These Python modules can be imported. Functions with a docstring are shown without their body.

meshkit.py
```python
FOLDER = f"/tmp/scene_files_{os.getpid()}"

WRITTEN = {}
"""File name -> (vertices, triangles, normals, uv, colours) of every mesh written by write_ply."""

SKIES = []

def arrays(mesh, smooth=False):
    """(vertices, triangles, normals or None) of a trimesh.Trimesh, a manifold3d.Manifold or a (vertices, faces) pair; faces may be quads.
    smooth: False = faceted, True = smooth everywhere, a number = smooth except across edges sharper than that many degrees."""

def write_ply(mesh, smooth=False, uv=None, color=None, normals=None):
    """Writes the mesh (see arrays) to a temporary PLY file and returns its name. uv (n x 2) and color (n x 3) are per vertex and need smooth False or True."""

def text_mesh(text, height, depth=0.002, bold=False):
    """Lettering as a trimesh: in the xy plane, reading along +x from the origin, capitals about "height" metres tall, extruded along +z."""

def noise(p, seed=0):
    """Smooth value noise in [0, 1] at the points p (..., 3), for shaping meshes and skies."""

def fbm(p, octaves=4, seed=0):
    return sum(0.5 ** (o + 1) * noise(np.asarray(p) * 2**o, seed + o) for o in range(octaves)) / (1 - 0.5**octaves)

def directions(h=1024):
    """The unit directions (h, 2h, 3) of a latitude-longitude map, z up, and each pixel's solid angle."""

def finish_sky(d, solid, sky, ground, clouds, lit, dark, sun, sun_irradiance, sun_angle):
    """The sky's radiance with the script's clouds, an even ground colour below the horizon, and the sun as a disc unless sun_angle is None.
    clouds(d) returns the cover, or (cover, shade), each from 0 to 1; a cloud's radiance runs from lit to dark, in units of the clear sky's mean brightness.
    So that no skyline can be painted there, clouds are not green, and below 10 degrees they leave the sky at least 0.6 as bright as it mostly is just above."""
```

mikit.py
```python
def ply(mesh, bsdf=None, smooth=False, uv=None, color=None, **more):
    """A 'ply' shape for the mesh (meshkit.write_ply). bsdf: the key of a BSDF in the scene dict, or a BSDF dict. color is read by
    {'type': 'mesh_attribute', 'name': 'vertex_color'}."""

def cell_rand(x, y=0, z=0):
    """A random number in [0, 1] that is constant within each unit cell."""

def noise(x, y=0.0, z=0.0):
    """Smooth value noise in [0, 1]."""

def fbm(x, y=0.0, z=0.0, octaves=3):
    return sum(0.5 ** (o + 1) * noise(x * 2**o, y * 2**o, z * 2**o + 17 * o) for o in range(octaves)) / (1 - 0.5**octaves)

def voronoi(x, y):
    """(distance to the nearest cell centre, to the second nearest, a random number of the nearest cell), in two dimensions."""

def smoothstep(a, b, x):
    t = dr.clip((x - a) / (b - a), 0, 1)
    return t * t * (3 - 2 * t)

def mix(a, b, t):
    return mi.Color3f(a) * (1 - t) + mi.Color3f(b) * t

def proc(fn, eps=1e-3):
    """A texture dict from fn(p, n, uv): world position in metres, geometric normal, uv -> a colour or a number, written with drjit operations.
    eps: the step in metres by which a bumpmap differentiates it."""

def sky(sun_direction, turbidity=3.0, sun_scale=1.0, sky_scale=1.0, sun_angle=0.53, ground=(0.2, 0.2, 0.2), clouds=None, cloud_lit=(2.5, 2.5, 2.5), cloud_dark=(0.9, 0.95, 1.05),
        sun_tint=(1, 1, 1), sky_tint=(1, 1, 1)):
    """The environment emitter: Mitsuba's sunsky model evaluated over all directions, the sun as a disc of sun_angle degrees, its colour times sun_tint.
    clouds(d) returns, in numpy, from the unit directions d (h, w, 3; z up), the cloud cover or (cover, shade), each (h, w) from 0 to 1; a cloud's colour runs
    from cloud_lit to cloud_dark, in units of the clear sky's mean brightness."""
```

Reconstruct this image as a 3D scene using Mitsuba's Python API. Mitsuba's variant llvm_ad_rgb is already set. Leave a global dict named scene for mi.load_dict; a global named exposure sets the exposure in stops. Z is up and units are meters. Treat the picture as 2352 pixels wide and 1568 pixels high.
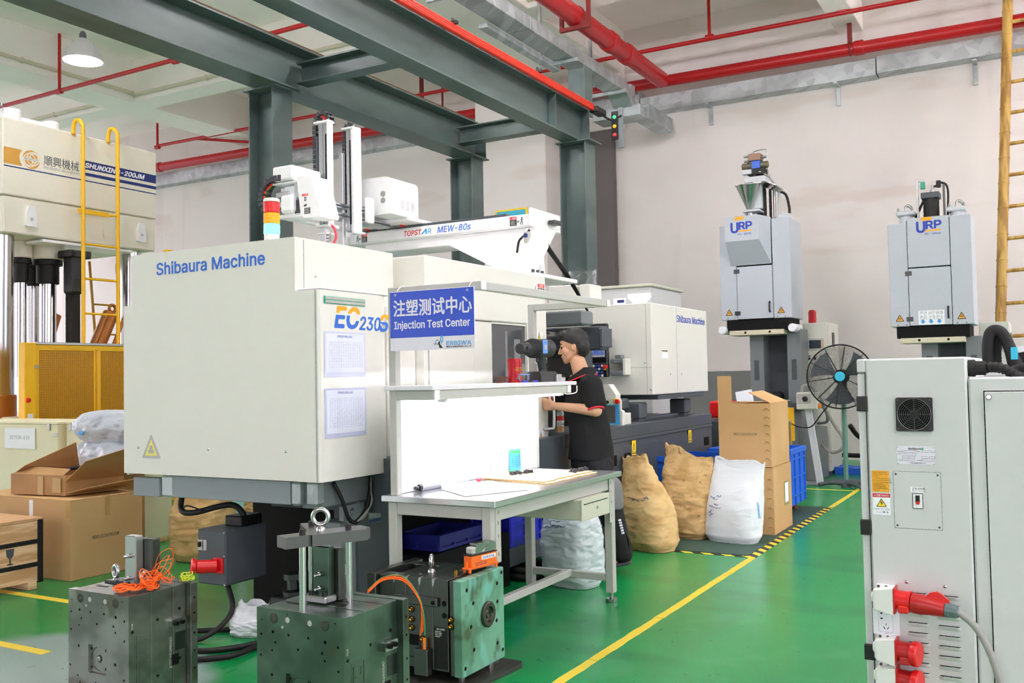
import math, random, glob
import numpy as np, trimesh, mitsuba as mi, drjit as dr
from shapely import geometry as sg, affinity, ops as sops
import shapely
import mikit, meshkit
T = mi.ScalarTransform4f
PI = math.pi
scene, labels = {'type': 'scene'}, {}

# ---------------------------------------------------------------- camera, sky, exposure
exposure = 3.42
FILL_LAMP = 26.0
TUBE = 5.0
scene['camera'] = {'type': 'perspective', 'fov': 56.78, 'fov_axis': 'x', 'near_clip': 0.05, 'far_clip': 200.0,
    'to_world': T().look_at(origin=[0, 0, 1.30], target=[-0.49272554, 0.86937582, 1.337513], up=[0.03528587, -0.0231124, 0.99910997])}
scene['sky'] = mikit.sky((0.7, -0.35, 0.62), turbidity=4.0, sun_scale=0.0, sky_scale=1.0, ground=(0.55, 0.53, 0.54), sky_tint=(1.05, 0.955, 1.02),
    clouds=lambda d: (0.92 + 0.06 * meshkit.fbm(d * 3.0, 3, 5), 0.25 * meshkit.fbm(d * 4.0, 3, 9)), cloud_lit=(2.74, 2.49, 2.66), cloud_dark=(1.70, 1.55, 1.68))

# ---------------------------------------------------------------- helpers
def lin(c):
    c = np.asarray(c, float) / 255.0
    return [float(x) for x in np.where(c <= 0.04045, c / 12.92, ((c + 0.055) / 1.055) ** 2.4)]

def rgb(c):
    return {'type': 'rgb', 'value': lin(c)}

def mat(name, c, rough=0.5, metal=0.0, spec=0.5, coat=0.0, bump=None, bscale=1.0, two=True, **kw):
    b = {'type': 'principled', 'base_color': c if isinstance(c, dict) else rgb(c), 'roughness': rough, 'metallic': metal, 'specular': spec}
    if coat:
        b['clearcoat'] = coat; b['clearcoat_gloss'] = 0.9
    b.update(kw)
    if bump is not None:
        b = {'type': 'bumpmap', 'arbitrary': bump, 'scale': bscale, 'bsdf': b}
    scene['mat_' + name] = {'type': 'twosided', 'bsdf': b} if two else b
    return name

def number(key):
    if key not in _used:
        _used.add(key); return key
    k = 1
    while '%s_%03d' % (key, k) in _used:
        k += 1
    key = '%s_%03d' % (key, k); _used.add(key)
    return key
_used = set()

def thing(name, label, cat, group=None):
    key = number(name)
    labels[key] = {'label': label, 'category': cat}
    if group: labels[key]['group'] = group
    return key

def obj(key, mesh, m, smooth=False, label=None, kind=None, **kw):
    """One mesh entry; key is 'thing__part' (or a thing's own key, already numbered)."""
    if isinstance(mesh, M): mesh = mesh.get()
    if '__' in key or key not in labels:
        key = number(key)
    scene[key] = mikit.ply(mesh, 'mat_' + m, smooth, **kw)
    if label or kind:
        d = labels.setdefault(key, {})
        if label: d['label'] = label
        if kind: d['kind'] = kind
    return key

def part(t, name, mesh, m, smooth=False, label=None, kind=None, **kw):
    return obj(t + "__" + name, mesh, m, smooth, label, kind, **kw)

def solo(name, mesh, m, label, cat, group=None, smooth=False, **kw):
    t = thing(name, label, cat, group)
    obj(t, mesh, m, smooth, **kw)
    return t

def struct(name, mesh, m, label=None, smooth=False, kind='structure'):
    if isinstance(mesh, M): mesh = mesh.get()
    key = number(name)
    scene[key] = mikit.ply(mesh, 'mat_' + m, smooth)
    labels[key] = {'kind': kind}
    if label: labels[key]['label'] = label
    return key

_ch = None
def chamfer_box(hx, hy, hz, c):
    global _ch
    sg_ = [(x, y, z) for x in (-1, 1) for y in (-1, 1) for z in (-1, 1)]
    def pts(hx, hy, hz, c):
        o = []
        for x, y, z in sg_:
            o += [(x * hx, y * (hy - c), z * (hz - c)), (x * (hx - c), y * hy, z * (hz - c)), (x * (hx - c), y * (hy - c), z * hz)]
        return np.array(o, float)
    if _ch is None:
        p = pts(1, 1, 1, 0.3)
        from scipy.spatial import ConvexHull
        h = ConvexHull(p); f = h.simplices.copy()
        for i, t in enumerate(f):
            n = np.cross(p[t[1]] - p[t[0]], p[t[2]] - p[t[0]])
            if n @ p[t].mean(0) < 0: f[i] = t[::-1]
        _ch = f
    return pts(hx, hy, hz, c), _ch

def frame(o, u, v):
    """4x4: x along u, y along v, z out of the face."""
    u = np.asarray(u, float); v = np.asarray(v, float)
    u /= np.linalg.norm(u); v = v - u * (u @ v); v /= np.linalg.norm(v)
    m = np.eye(4); m[:3, 0], m[:3, 1], m[:3, 2], m[:3, 3] = u, v, np.cross(u, v), o
    return m

def front(x, y, z): return frame((x, y, z), (1, 0, 0), (0, 0, 1))      # a face that looks to -Y
def right(x, y, z): return frame((x, y, z), (0, 1, 0), (0, 0, 1))      # a face that looks to +X
def top(x, y, z): return frame((x, y, z), (1, 0, 0), (0, 1, 0))        # a face that looks up

def rotz(a, at=(0, 0, 0)):
    m = np.eye(4); c, s = math.cos(a), math.sin(a)
    m[:2, :2] = [[c, -s], [s, c]]
    at = np.array(at, float); m[:3, 3] = at - m[:3, :3] @ at
    return m

def place(x, y, z, a=0.0):
    m = rotz(a); m[:3, 3] = (x, y, z); return m

class M:
    """Collects pieces of ONE mesh."""
    def __init__(self, tf=None):
        self.v, self.f, self.n, self.tf = [], [], 0, tf
    def raw(self, v, f, tf=None):
        v = np.asarray(v, float); f = np.asarray(f, int)
        if f.shape[1] == 4: f = np.vstack([f[:, [0, 1, 2]], f[:, [0, 2, 3]]])
        for t in (tf, self.tf):
            if t is not None: v = v @ t[:3, :3].T + t[:3, 3]
        self.v.append(v); self.f.append(f + self.n); self.n += len(v)
        return self
    def mesh(self, m, tf=None): return self.raw(m.vertices, m.faces, tf)
    def box(self, x0, x1, y0, y1, z0, z1, c=0.004, tf=None):
        h = np.array([x1 - x0, y1 - y0, z1 - z0]) / 2
        c = min(c, 0.45 * abs(h).min())
        v, f = chamfer_box(*abs(h), c)
        return self.raw(v + np.array([x0 + x1, y0 + y1, z0 + z1]) / 2, f, tf)
    def cyl(self, a, b, r, r2=None, n=20, tf=None, bevel=0.0):
        a, b = np.asarray(a, float), np.asarray(b, float); L = np.linalg.norm(b - a)
        r2 = r if r2 is None else r2
        prof = [(0, 0), (r - bevel, 0), (r, bevel), (r2, L - bevel), (r2 - bevel, L), (0, L)] if bevel else [(0, 0), (r, 0), (r2, L), (0, L)]
        return self.lathe(prof, a, b - a, n, tf)
    def lathe(self, prof, o=(0, 0, 0), axis=(0, 0, 1), n=24, tf=None):
        """prof: (radius, height) from one end to the other."""
        z = np.asarray(axis, float); z = z / np.linalg.norm(z)
        x = np.cross(z, [0, 0, 1] if abs(z[2]) < 0.9 else [1, 0, 0]); x /= np.linalg.norm(x); y = np.cross(z, x)
        a = np.arange(n) * 2 * PI / n
        ring = np.cos(a)[:, None] * x + np.sin(a)[:, None] * y
        v, f, idx = [], [], []
        for r, h in prof:
            if abs(r) < 1e-9:
                idx.append([len(v)] * n); v.append(np.asarray(o) + z * h)
            else:
                idx.append(list(range(len(v), len(v) + n))); v += list(np.asarray(o) + z * h + ring * r)
        for p, q in zip(idx, idx[1:]):
            for i in range(n):
                j = (i + 1) % n
                if p[i] != p[j]: f.append((p[i], p[j], q[j]))
                if q[i] != q[j]: f.append((p[i], q[j], q[i]))
        return self.raw(np.array(v), np.array(f), tf)
    def tube(self, pts, r, n=8, tf=None, closed=False, cap=True):
        p = np.asarray(pts, float); r = np.broadcast_to(np.asarray(r, float), len(p))
        d = np.gradient(p, axis=0) if not closed else np.roll(p, -1, 0) - np.roll(p, 1, 0)
        d /= np.linalg.norm(d, axis=1, keepdims=True) + 1e-12
        x = np.cross(d[0], [0.12, 0.33, 0.94]); x /= np.linalg.norm(x)
        a = np.arange(n) * 2 * PI / n; v, f = [], []
        for i in range(len(p)):
            x = x - d[i] * (x @ d[i]); x /= np.linalg.norm(x) + 1e-12
            v.append(p[i] + r[i] * (np.cos(a)[:, None] * x + np.sin(a)[:, None] * np.cross(d[i], x)))
        v = np.vstack(v); K = len(p)
        for i in range(K if closed else K - 1):
            k = (i + 1) % K
            for j in range(n):
                l = (j + 1) % n
                f += [(i * n + j, i * n + l, k * n + l), (i * n + j, k * n + l, k * n + j)]
        if cap and not closed:
            for j in range(1, n - 1):
                f += [(0, j + 1, j), ((K - 1) * n, (K - 1) * n + j, (K - 1) * n + j + 1)]
        return self.raw(v, np.array(f), tf)
    def prism(self, poly, h, tf=None, h0=0.0):
        """poly: points or a shapely polygon in the frame's xy, extruded from h0 to h along its z."""
        if not hasattr(poly, 'geom_type'): poly = sg.Polygon(poly)
        if not poly.is_valid: poly = poly.buffer(0)
        for g in getattr(poly, 'geoms', [poly]):
            if g.geom_type != 'Polygon' or g.area < 1e-10: continue
            m = trimesh.creation.extrude_polygon(g, h - h0, engine='earcut')
            v = m.vertices + [0, 0, h0]
            self.raw(v, m.faces, tf)
        return self
    def torus(self, o, axis, R, r, n=32, k=10, tf=None):
        z = np.asarray(axis, float); z = z / np.linalg.norm(z)
        x = np.cross(z, [0, 0, 1] if abs(z[2]) < 0.9 else [1, 0, 0]); x /= np.linalg.norm(x); y = np.cross(z, x)
        a = np.arange(n) * 2 * PI / n
        return self.tube(np.asarray(o) + R * (np.cos(a)[:, None] * x + np.sin(a)[:, None] * y), r, k, tf, closed=True)
    def text(self, s, height, tf, depth=0.0012, font='inter', center=False, shear=0.0, bold=0.0, stretch=1.0, wmax=None):
        g = glyphs(s, font)
        x0, y0, x1, y1 = g.bounds
        k = height
        if bold: g = g.buffer(bold)
        w = (x1 - x0) * k * stretch
        sx = k * stretch if wmax is None else wmax / (x1 - x0)
        g = affinity.affine_transform(g, [1, shear, 0, 1, 0, 0])
        g = affinity.affine_transform(g, [sx, 0, 0, k, 0, 0])
        if center:
            b = g.bounds; g = affinity.translate(g, -(b[0] + b[2]) / 2, 0)
        return self.prism(g, depth, tf)
    def get(self):
        return trimesh.Trimesh(np.vstack(self.v), np.vstack(self.f), process=False)

_fonts, _gl = {}, {}
def glyphs(s, font='inter'):
    """Outlines of a line of writing as a shapely shape; capitals are 1 tall, the baseline at y = 0, the left at x = 0."""
    if (s, font) in _gl: return _gl[s, font]
    from PIL import Image, ImageDraw, ImageFont
    if font not in _fonts:
        pat = {'inter': 'Inter.woff2', 'cjk': 'Noto Sans CJK*', 'mono': 'DejaVuSansMono.woff2'}[font]
        hit = glob.glob('/opt/blender-*/*/datafiles/fonts/' + pat)
        _fonts[font] = ImageFont.truetype(hit[0], 110)
    fo = _fonts[font]
    x0, y0, x1, y1 = fo.getbbox(s, anchor='ls')
    im = Image.new('L', (x1 - x0 + 8, y1 - y0 + 8))
    ImageDraw.Draw(im).text((4 - x0, 4 - y0), s, 255, fo, anchor='ls')
    on = np.pad(np.asarray(im) > 127, ((0, 0), (1, 1))).astype(np.int8)
    rows, st = np.nonzero(np.diff(on, axis=1) == 1)
    en = np.nonzero(np.diff(on, axis=1) == -1)[1]
    g = shapely.union_all(shapely.box(st, -rows - 1, en, -rows)).buffer(0.7).buffer(-0.7).simplify(0.9)
    k = 1 / (80.0 if font != 'cjk' else 82.0)
    g = affinity.affine_transform(g, [k, 0, 0, k, -4 * k, (4 - y0) * k])
    _gl[s, font] = g
    return g

def rpoly(x0, y0, x1, y1, r=0.0):
    b = sg.box(x0, y0, x1, y1)
    return b.buffer(-r).buffer(r, quad_segs=5) if r else b

def bez(pts, n=24):
    """Catmull-Rom through the points."""
    p = np.asarray(pts, float); p = np.vstack([2 * p[0] - p[1], p, 2 * p[-1] - p[-2]]); out = []
    k = max(2, n // (len(p) - 3))
    for i in range(1, len(p) - 2):
        for t in np.linspace(0, 1, k, endpoint=False):
            a, b, c, d = p[i - 1:i + 3]
            out.append(0.5 * (2 * b + (c - a) * t + (2 * a - 5 * b + 4 * c - d) * t * t + (3 * b - a - 3 * c + d) * t ** 3))
    return np.array(out + [p[-2]])

def screw(t, pts_n, r=0.006, m='chrome', name='screw'):
    """Round screw heads: (point, normal) pairs, each a part."""
    for p, n in pts_n:
        part(t, name, M().lathe([(r, 0), (r * 0.95, r * 0.35), (r * 0.6, r * 0.7), (0, r * 0.8)], p, n, 10), m, 40)

def tri_sign(t, tf, w, name='warning_sign', base='label_yellow', edge='label_black', white=None):
    """A yellow warning triangle with a black edge and a dark symbol; w = side."""
    h = w * 0.87
    p = sg.Polygon([(-w / 2, 0), (w / 2, 0), (0, h)])
    k = part(t, name, M().prism(p.buffer(w * 0.03), 0.001, tf), edge)
    obj(k + '__panel', M().prism(p.buffer(-w * 0.055), 0.0016, tf), base)
    return k
# ---------------------------------------------------------------- materials
N, FBM, SS, MIX = mikit.noise, mikit.fbm, mikit.smoothstep, mikit.mix
def L3(c): return mi.Color3f(*lin(c))

def floor_col(p, n, uv):
    big = FBM(p.x * 0.55, p.y * 0.55, 3.0, 3)
    streak = FBM(p.x * 0.9 + 4, p.y * 3.5, 1.0, 3)
    c = MIX(L3((0, 112, 54)), L3((6, 126, 64)), SS(0.3, 0.7, big))
    c = MIX(c, L3((8, 104, 58)), 0.5 * SS(0.55, 0.8, streak))
    # worn grey paint by the moulds
    d = dr.sqrt(dr.square((p.x + 4.0) / 1.0) + dr.square((p.y - 2.5) / 0.95)) + 0.5 * (FBM(p.x * 3, p.y * 3, 7.0, 3) - 0.5)
    c = MIX(c, L3((128, 146, 148)), 0.85 * SS(1.0, 0.8, d))
    spk = N(p.x * 31, p.y * 31, 2.0)
    c = MIX(c, L3((20, 40, 30)), 0.55 * SS(0.955, 0.975, spk))
    c = MIX(c, L3((90, 150, 115)), 0.12 * SS(0.64, 0.78, FBM(p.x * 2.3, p.y * 2.3, 11.0, 4)))
    return c
mat('epoxy_floor', mikit.proc(floor_col), rough=0.27, spec=0.5,)

def wall_col(p, n, uv):
    c = MIX(L3((224, 216, 215)), L3((231, 225, 223)), SS(0.35, 0.65, FBM(p.x * 0.5, p.z * 0.5, p.y, 3)))
    st = SS(0.62, 0.8, FBM(p.x * 0.7, p.z * 2.6, 5.0, 4)) * SS(1.6, 3.0, p.z)
    c = MIX(c, L3((190, 160, 138)), 0.2 * st)
    dr_ = SS(0.66, 0.8, FBM(p.x * 3.5, p.z * 0.35, 9.0, 3))
    return MIX(c, L3((176, 164, 156)), 0.12 * dr_)
mat('wall_paint', mikit.proc(wall_col), rough=0.8, spec=0.2)
mat('ceiling_paint', (240, 236, 232), 0.85, spec=0.15)
mat('pillar_grey', (104, 98, 99), 0.7, spec=0.2)
mat('concrete', (128, 128, 128), 0.85, spec=0.2)

def steel_col(p, n, uv):
    f = FBM(p.x * 2.2, p.y * 0.9, p.z * 2.2, 4)
    return MIX(L3((74, 88, 87)), L3((92, 106, 104)), SS(0.3, 0.7, f))
mat('gantry_paint', mikit.proc(steel_col), rough=0.42, spec=0.4)
mat('rusty_steel', (96, 70, 46), 0.75, 0.1)
mat('busbar_red', (235, 52, 22), 0.35)
mat('fire_pipe', (178, 24, 30), 0.35, spec=0.45)
mat('pipe_bracket', (120, 32, 30), 0.5)
def galv_col(p, n, uv):
    a, b, w = mikit.voronoi(p.x * 9 + p.y * 9, p.z * 9 + p.y * 3)
    f = FBM(p.x * 1.2, p.y * 1.2, p.z * 3, 3)
    return MIX(MIX(L3((166, 172, 175)), L3((196, 202, 206)), w), L3((140, 146, 148)), 0.5 * SS(0.45, 0.7, f))
mat('galvanised', mikit.proc(galv_col), rough=0.45, metal=0.55)
mat('conduit', (205, 198, 178), 0.6)

mat('ivory', (224, 223, 216), 0.38, spec=0.4)
mat('white_paint', (234, 235, 236), 0.3, spec=0.45)
mat('cabinet_grey', (200, 202, 203), 0.45, spec=0.4)
mat('machine_grey', (196, 201, 206), 0.4, spec=0.4)
mat('bench_grey', (178, 179, 174), 0.45, spec=0.4)
mat('dark_grey_paint', (74, 80, 86), 0.45, spec=0.4)
mat('mid_grey_paint', (118, 124, 128), 0.4, spec=0.4)
mat('steel_grey_paint', (138, 146, 152), 0.4, spec=0.4)
mat('black_plastic', (20, 20, 22), 0.4)
mat('soft_black', (14, 14, 15), 0.6)
mat('rubber', (18, 18, 19), 0.7)
mat('deep_black', (9, 10, 11), 0.65, spec=0.2)
mat('chrome', (205, 205, 208), 0.16, 1.0)
mat('steel', (168, 170, 170), 0.28, 1.0)
mat('stainless', (190, 191, 190), 0.22, 1.0)
mat('dark_steel', (84, 86, 88), 0.35, 1.0)
mat('brass', (186, 140, 60), 0.3, 1.0)
mat('aluminium', (190, 192, 194), 0.3, 0.9)
mat('blue_print', (46, 104, 204), 0.5)
mat('dark_blue_print', (40, 62, 170), 0.5)
mat('navy_print', (30, 44, 110), 0.5)
mat('sky_print', (60, 150, 215), 0.5)
mat('red_print', (205, 34, 40), 0.5)
mat('orange_print', (250, 165, 20), 0.5)
mat('gold_print', (200, 148, 62), 0.5)
mat('grey_print', (150, 152, 156), 0.5)
mat('black_print', (24, 24, 26), 0.5)
mat('white_print', (240, 240, 242), 0.5)
mat('label_yellow', (248, 214, 30), 0.5)
mat('label_black', (22, 22, 22), 0.5)
mat('label_white', (236, 238, 244), 0.45)
mat('label_orange', (240, 130, 30), 0.5)
mat('label_red', (222, 52, 46), 0.5)
mat('label_grey', (176, 176, 172), 0.5)
mat('sign_blue', (34, 72, 196), 0.35)
mat('sign_white', (220, 218, 230), 0.4)
mat('safety_yellow', (238, 182, 20), 0.42)
mat('amber_window', (196, 138, 12), 0.35)
mat('yellow_tape', (212, 186, 52), 0.55)
mat('tape_black', (34, 36, 32), 0.6)
mat('green_plastic', (40, 150, 120), 0.4)
mat('red_plastic', (214, 28, 30), 0.3)
mat('dark_red_plastic', (176, 28, 32), 0.3)
mat('orange_plastic', (240, 106, 22), 0.4)
mat('orange_wire', (246, 104, 24), 0.45)
mat('yellow_wire', (200, 214, 60), 0.45)
mat('green_wire', (40, 150, 84), 0.45)
mat('blue_plastic', (28, 88, 196), 0.4)
mat('deep_blue_plastic', (42, 50, 190), 0.4)
mat('light_blue_plastic', (98, 150, 226), 0.4)
mat('cyan_plastic', (40, 182, 214), 0.4)
mat('white_plastic', (228, 228, 226), 0.35)
mat('grey_cable', (150, 148, 146), 0.5)
mat('brown_paint', (168, 104, 44), 0.35, 0.35)
scene['mat_clear_plastic'] = {'type': 'thindielectric', 'int_ior': 1.35}
# ---------------------------------------------------------------- the hall
WY, RX = 14.46, 4.3
struct('floor', M().raw([(-22, -7, 0), (RX + 1.5, -7, 0), (RX + 1.5, WY, 0), (-22, WY, 0)], [[0, 1, 2, 3]]), 'epoxy_floor')
struct('wall_back', M().box(-22, RX + .2, WY, WY + 0.25, 0, 7.1, 0.0), 'wall_paint')
# right wall with a wide open roller door and a high window: the daylight of the hall
wr = sg.box(-7, 0, WY, 7.0).difference(sg.box(-3.0, 0, 6.6, 5.6)).difference(sg.box(10.4, 0.6, 14.1, 6.4))
struct('wall_right', M().prism(wr, .2, right(RX, 0, 0)), 'wall_paint')
wf = sg.box(-22, 0, RX + .2, 7.0).difference(sg.box(-13.5, .0, -8.5, 5.6)).difference(sg.box(-3.4, 1.6, 2.6, 5.2))
struct('wall_front', M().prism(wf, .2, frame((0, -7.0, 0), (1, 0, 0), (0, 0, 1))), 'wall_paint')
cl = struct('ceiling', M().box(-22, RX + .2, -7.2, WY, 7.0, 7.2, 0.0), 'ceiling_paint')
for x0, x1 in ((-2.545, -2.2), (-8.41, -5.95), (-14.6, -13.85), (2.9, 3.25)):
    obj(cl + '__beam', M().box(x0, x1, -7, WY, 6.255, 7.0, 0.01), 'ceiling_paint')
for y0, y1 in ((11.1, 11.55), (5.2, 5.65), (-0.6, -0.2)):
    obj(cl + '__beam', M().box(-22, RX, y0, y1, 6.255, 7.0, 0.01), 'ceiling_paint')
struct('pillar', M().box(-8.41, -7.07, 13.7, WY, 0, 6.255, 0.012), 'wall_paint')
struct('trim_1', M().box(-7.07, -6.14, 14.28, WY, 0, 5.35, 0.01), 'pillar_grey', 'dark grey pilaster beside the white pillar')  # lower part in dark grey, upper part in the wall colour
struct('trim_2', M().box(-7.07, -5.95, 14.28, WY, 5.35, 6.255, 0.01), 'wall_paint')
struct('wall_low', M().box(-6.1, -2.9, 14.3, WY, 0, 1.33, 0.01), 'concrete', 'low grey concrete wall base')
# floor tape
fl = 'floor'
random.seed(3)
y = -2.0
while y < 6.6:
    L = random.uniform(0.7, 1.3); y1 = min(y + L, 6.62)
    pts = []
    n = 12
    xs = [(-1.838 + random.uniform(-.003, .003), y + (y1 - y) * i / n) for i in range(n + 1)]
    xl = [(-1.888 + random.uniform(-.003, .003), y + (y1 - y) * i / n) for i in range(n + 1)]
    obj('floor__tape_line', M().prism(xs + xl[::-1], 0.0012, top(0, 0, 0)), 'yellow_tape')
    y = y1 + 0.006
# ---------------------------------------------------------------- pipes, trays, gantry, lamps
def hanger(t, x, y, z0, z1, d=0.03, m='pipe_bracket'):
    part(t, 'hanger', M().box(x - d / 2, x + d / 2, y - d / 2, y + d / 2, z0, z1, 0.003), m)

# main fire pipe along the back wall
t = thing('fire_pipe', 'thick red fire pipe running along the top of the back wall', 'pipe')
obj(t, M().cyl((-18, 14.05, 6.02), (4.28, 14.05, 5.82), 0.088, n=24), 'fire_pipe', 40)
def zmain(x): return 6.02 + (x + 18) / 24.9 * (-0.22)
for x in (-16.7, -11.9, -6.9, -2.2, 2.4):
    part(t, 'coupling', M().cyl((x - .07, 14.05, zmain(x)), (x + .07, 14.05, zmain(x)), 0.104, n=20, bevel=0.01), 'fire_pipe', 40)
for x in (-13.2, -9.75, -9.3, -2.32):
    hanger(t, x, 14.05, zmain(x) + 0.08, 6.99, 0.06 if x != -9.3 else 0.03)
    part(t, 'clamp', M().torus((x, 14.05, zmain(x)), (1, 0, 0), 0.092, 0.012, 20, 6), 'pipe_bracket', True)
# large pipe coming from the camera side and joining it
t = thing('fire_pipe', 'largest red fire pipe crossing overhead towards the back wall', 'pipe')
bx, bz = -5.13, 5.9
obj(t, M().cyl((bx, -6.8, bz), (bx, 13.96, bz), 0.125, n=28), 'fire_pipe', 40)
for y in (3.0, 6.5, 11.95, 12.55):
    part(t, 'coupling', M().cyl((bx, y - .09, bz), (bx, y + .09, bz), 0.145, n=24, bevel=0.012), 'fire_pipe', 40)
for y in (4.5, 10.85):
    for s in (-1, 1):
        part(t, 'hanger', M().box(bx + s * 0.19 - .025, bx + s * 0.19 + .025, y - .02, y + .02, bz - 0.16, 6.99, .003), 'pipe_bracket')
    part(t, 'cradle', M().box(bx - 0.215, bx + 0.215, y - .025, y + .025, bz - 0.18, bz - 0.13, .003), 'pipe_bracket')
    part(t, 'clamp', M().torus((bx, y, bz), (0, 1, 0), 0.13, 0.01, 24, 6), 'pipe_bracket', True)
# sprinkler pipes
t = thing('sprinkler_pipe', 'thin red sprinkler pipe high on the back wall in front of the thick fire pipe', 'pipe')
obj(t, M().cyl((-16.1, 13.5, 6.28), (4.28, 13.5, 6.2), 0.032, n=14), 'fire_pipe', 40)
for x in (-16.1, -13.4, -10.6, -8.0, -4.2, -2.32, 0.6):
    part(t, 'drop', M().cyl((x, 13.5, 6.25), (x, 13.5, 6.995), 0.024, n=10), 'fire_pipe', 40)
    part(t, 'tee', M().cyl((x - .06, 13.5, 6.255), (x + .06, 13.5, 6.255), 0.045, n=12, bevel=.006), 'fire_pipe', 40)
part(t, 'branch', M().tube([(-15.0, 13.5, 6.28), (-13.3, 14.05, 6.05)], 0.028, 10), 'fire_pipe', 40)
t = thing('sprinkler_pipe', 'thin red sprinkler pipe crossing left under the concrete ceiling beams behind the lamp', 'pipe')
obj(t, M().cyl((-20, 9.6, 6.02), (-3.0, 9.6, 6.12), 0.034, n=14), 'fire_pipe', 40)
for x in (-13.75, -11.05, -8.2, -4.6):
    part(t, 'drop', M().cyl((x, 9.6, 6.03), (x, 9.6, 6.99 if x > -13.8 else 6.26), 0.024, n=10), 'fire_pipe', 40)
    part(t, 'tee', M().cyl((x - .06, 9.6, 6.05), (x + .06, 9.6, 6.05), 0.046, n=12, bevel=.006), 'fire_pipe', 40)

# galvanised trays
t = thing('cable_tray', 'long galvanised cable tray along the back wall on brackets', 'cable tray')
for a, b, z in ((-20.0, -9.0, 5.66), (-9.0, -5.6, 5.62), (-5.6, -2.0, 5.50), (-2.0, 3.0, 5.52)):
    part(t, 'tray_section', M().box(a, b - 0.012, 14.22, WY, z, z + 0.255, .006), 'galvanised')
for x in (-13.5, -11.55, -9.7, -4.5, -2.57, -0.75, 1.1):
    z = 5.66 if x < -9 else 5.5
    part(t, 'bracket', M().box(x - .03, x + .03, 14.2, WY, z - 0.03, z, .003).box(x - .03, x + .03, WY - 0.035, WY, z - 0.3 if x > -9 else z - 0.03, z if x > -9 else z + .42, .003), 'galvanised')
t = thing('cable_tray', 'galvanised cable tray hanging over the aisle beside the large red pipe', 'cable tray')
tx0, tx1, tz = -5.62, -5.22, 5.42
for a, b in ((-6.5, 2.0), (2.0, 6.0), (6.0, 9.8), (9.8, 12.75)):
    part(t, 'tray_section', M().box(tx0 + .1, tx1, a, b - .012, tz, tz + 0.16, .006), 'galvanised')
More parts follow.
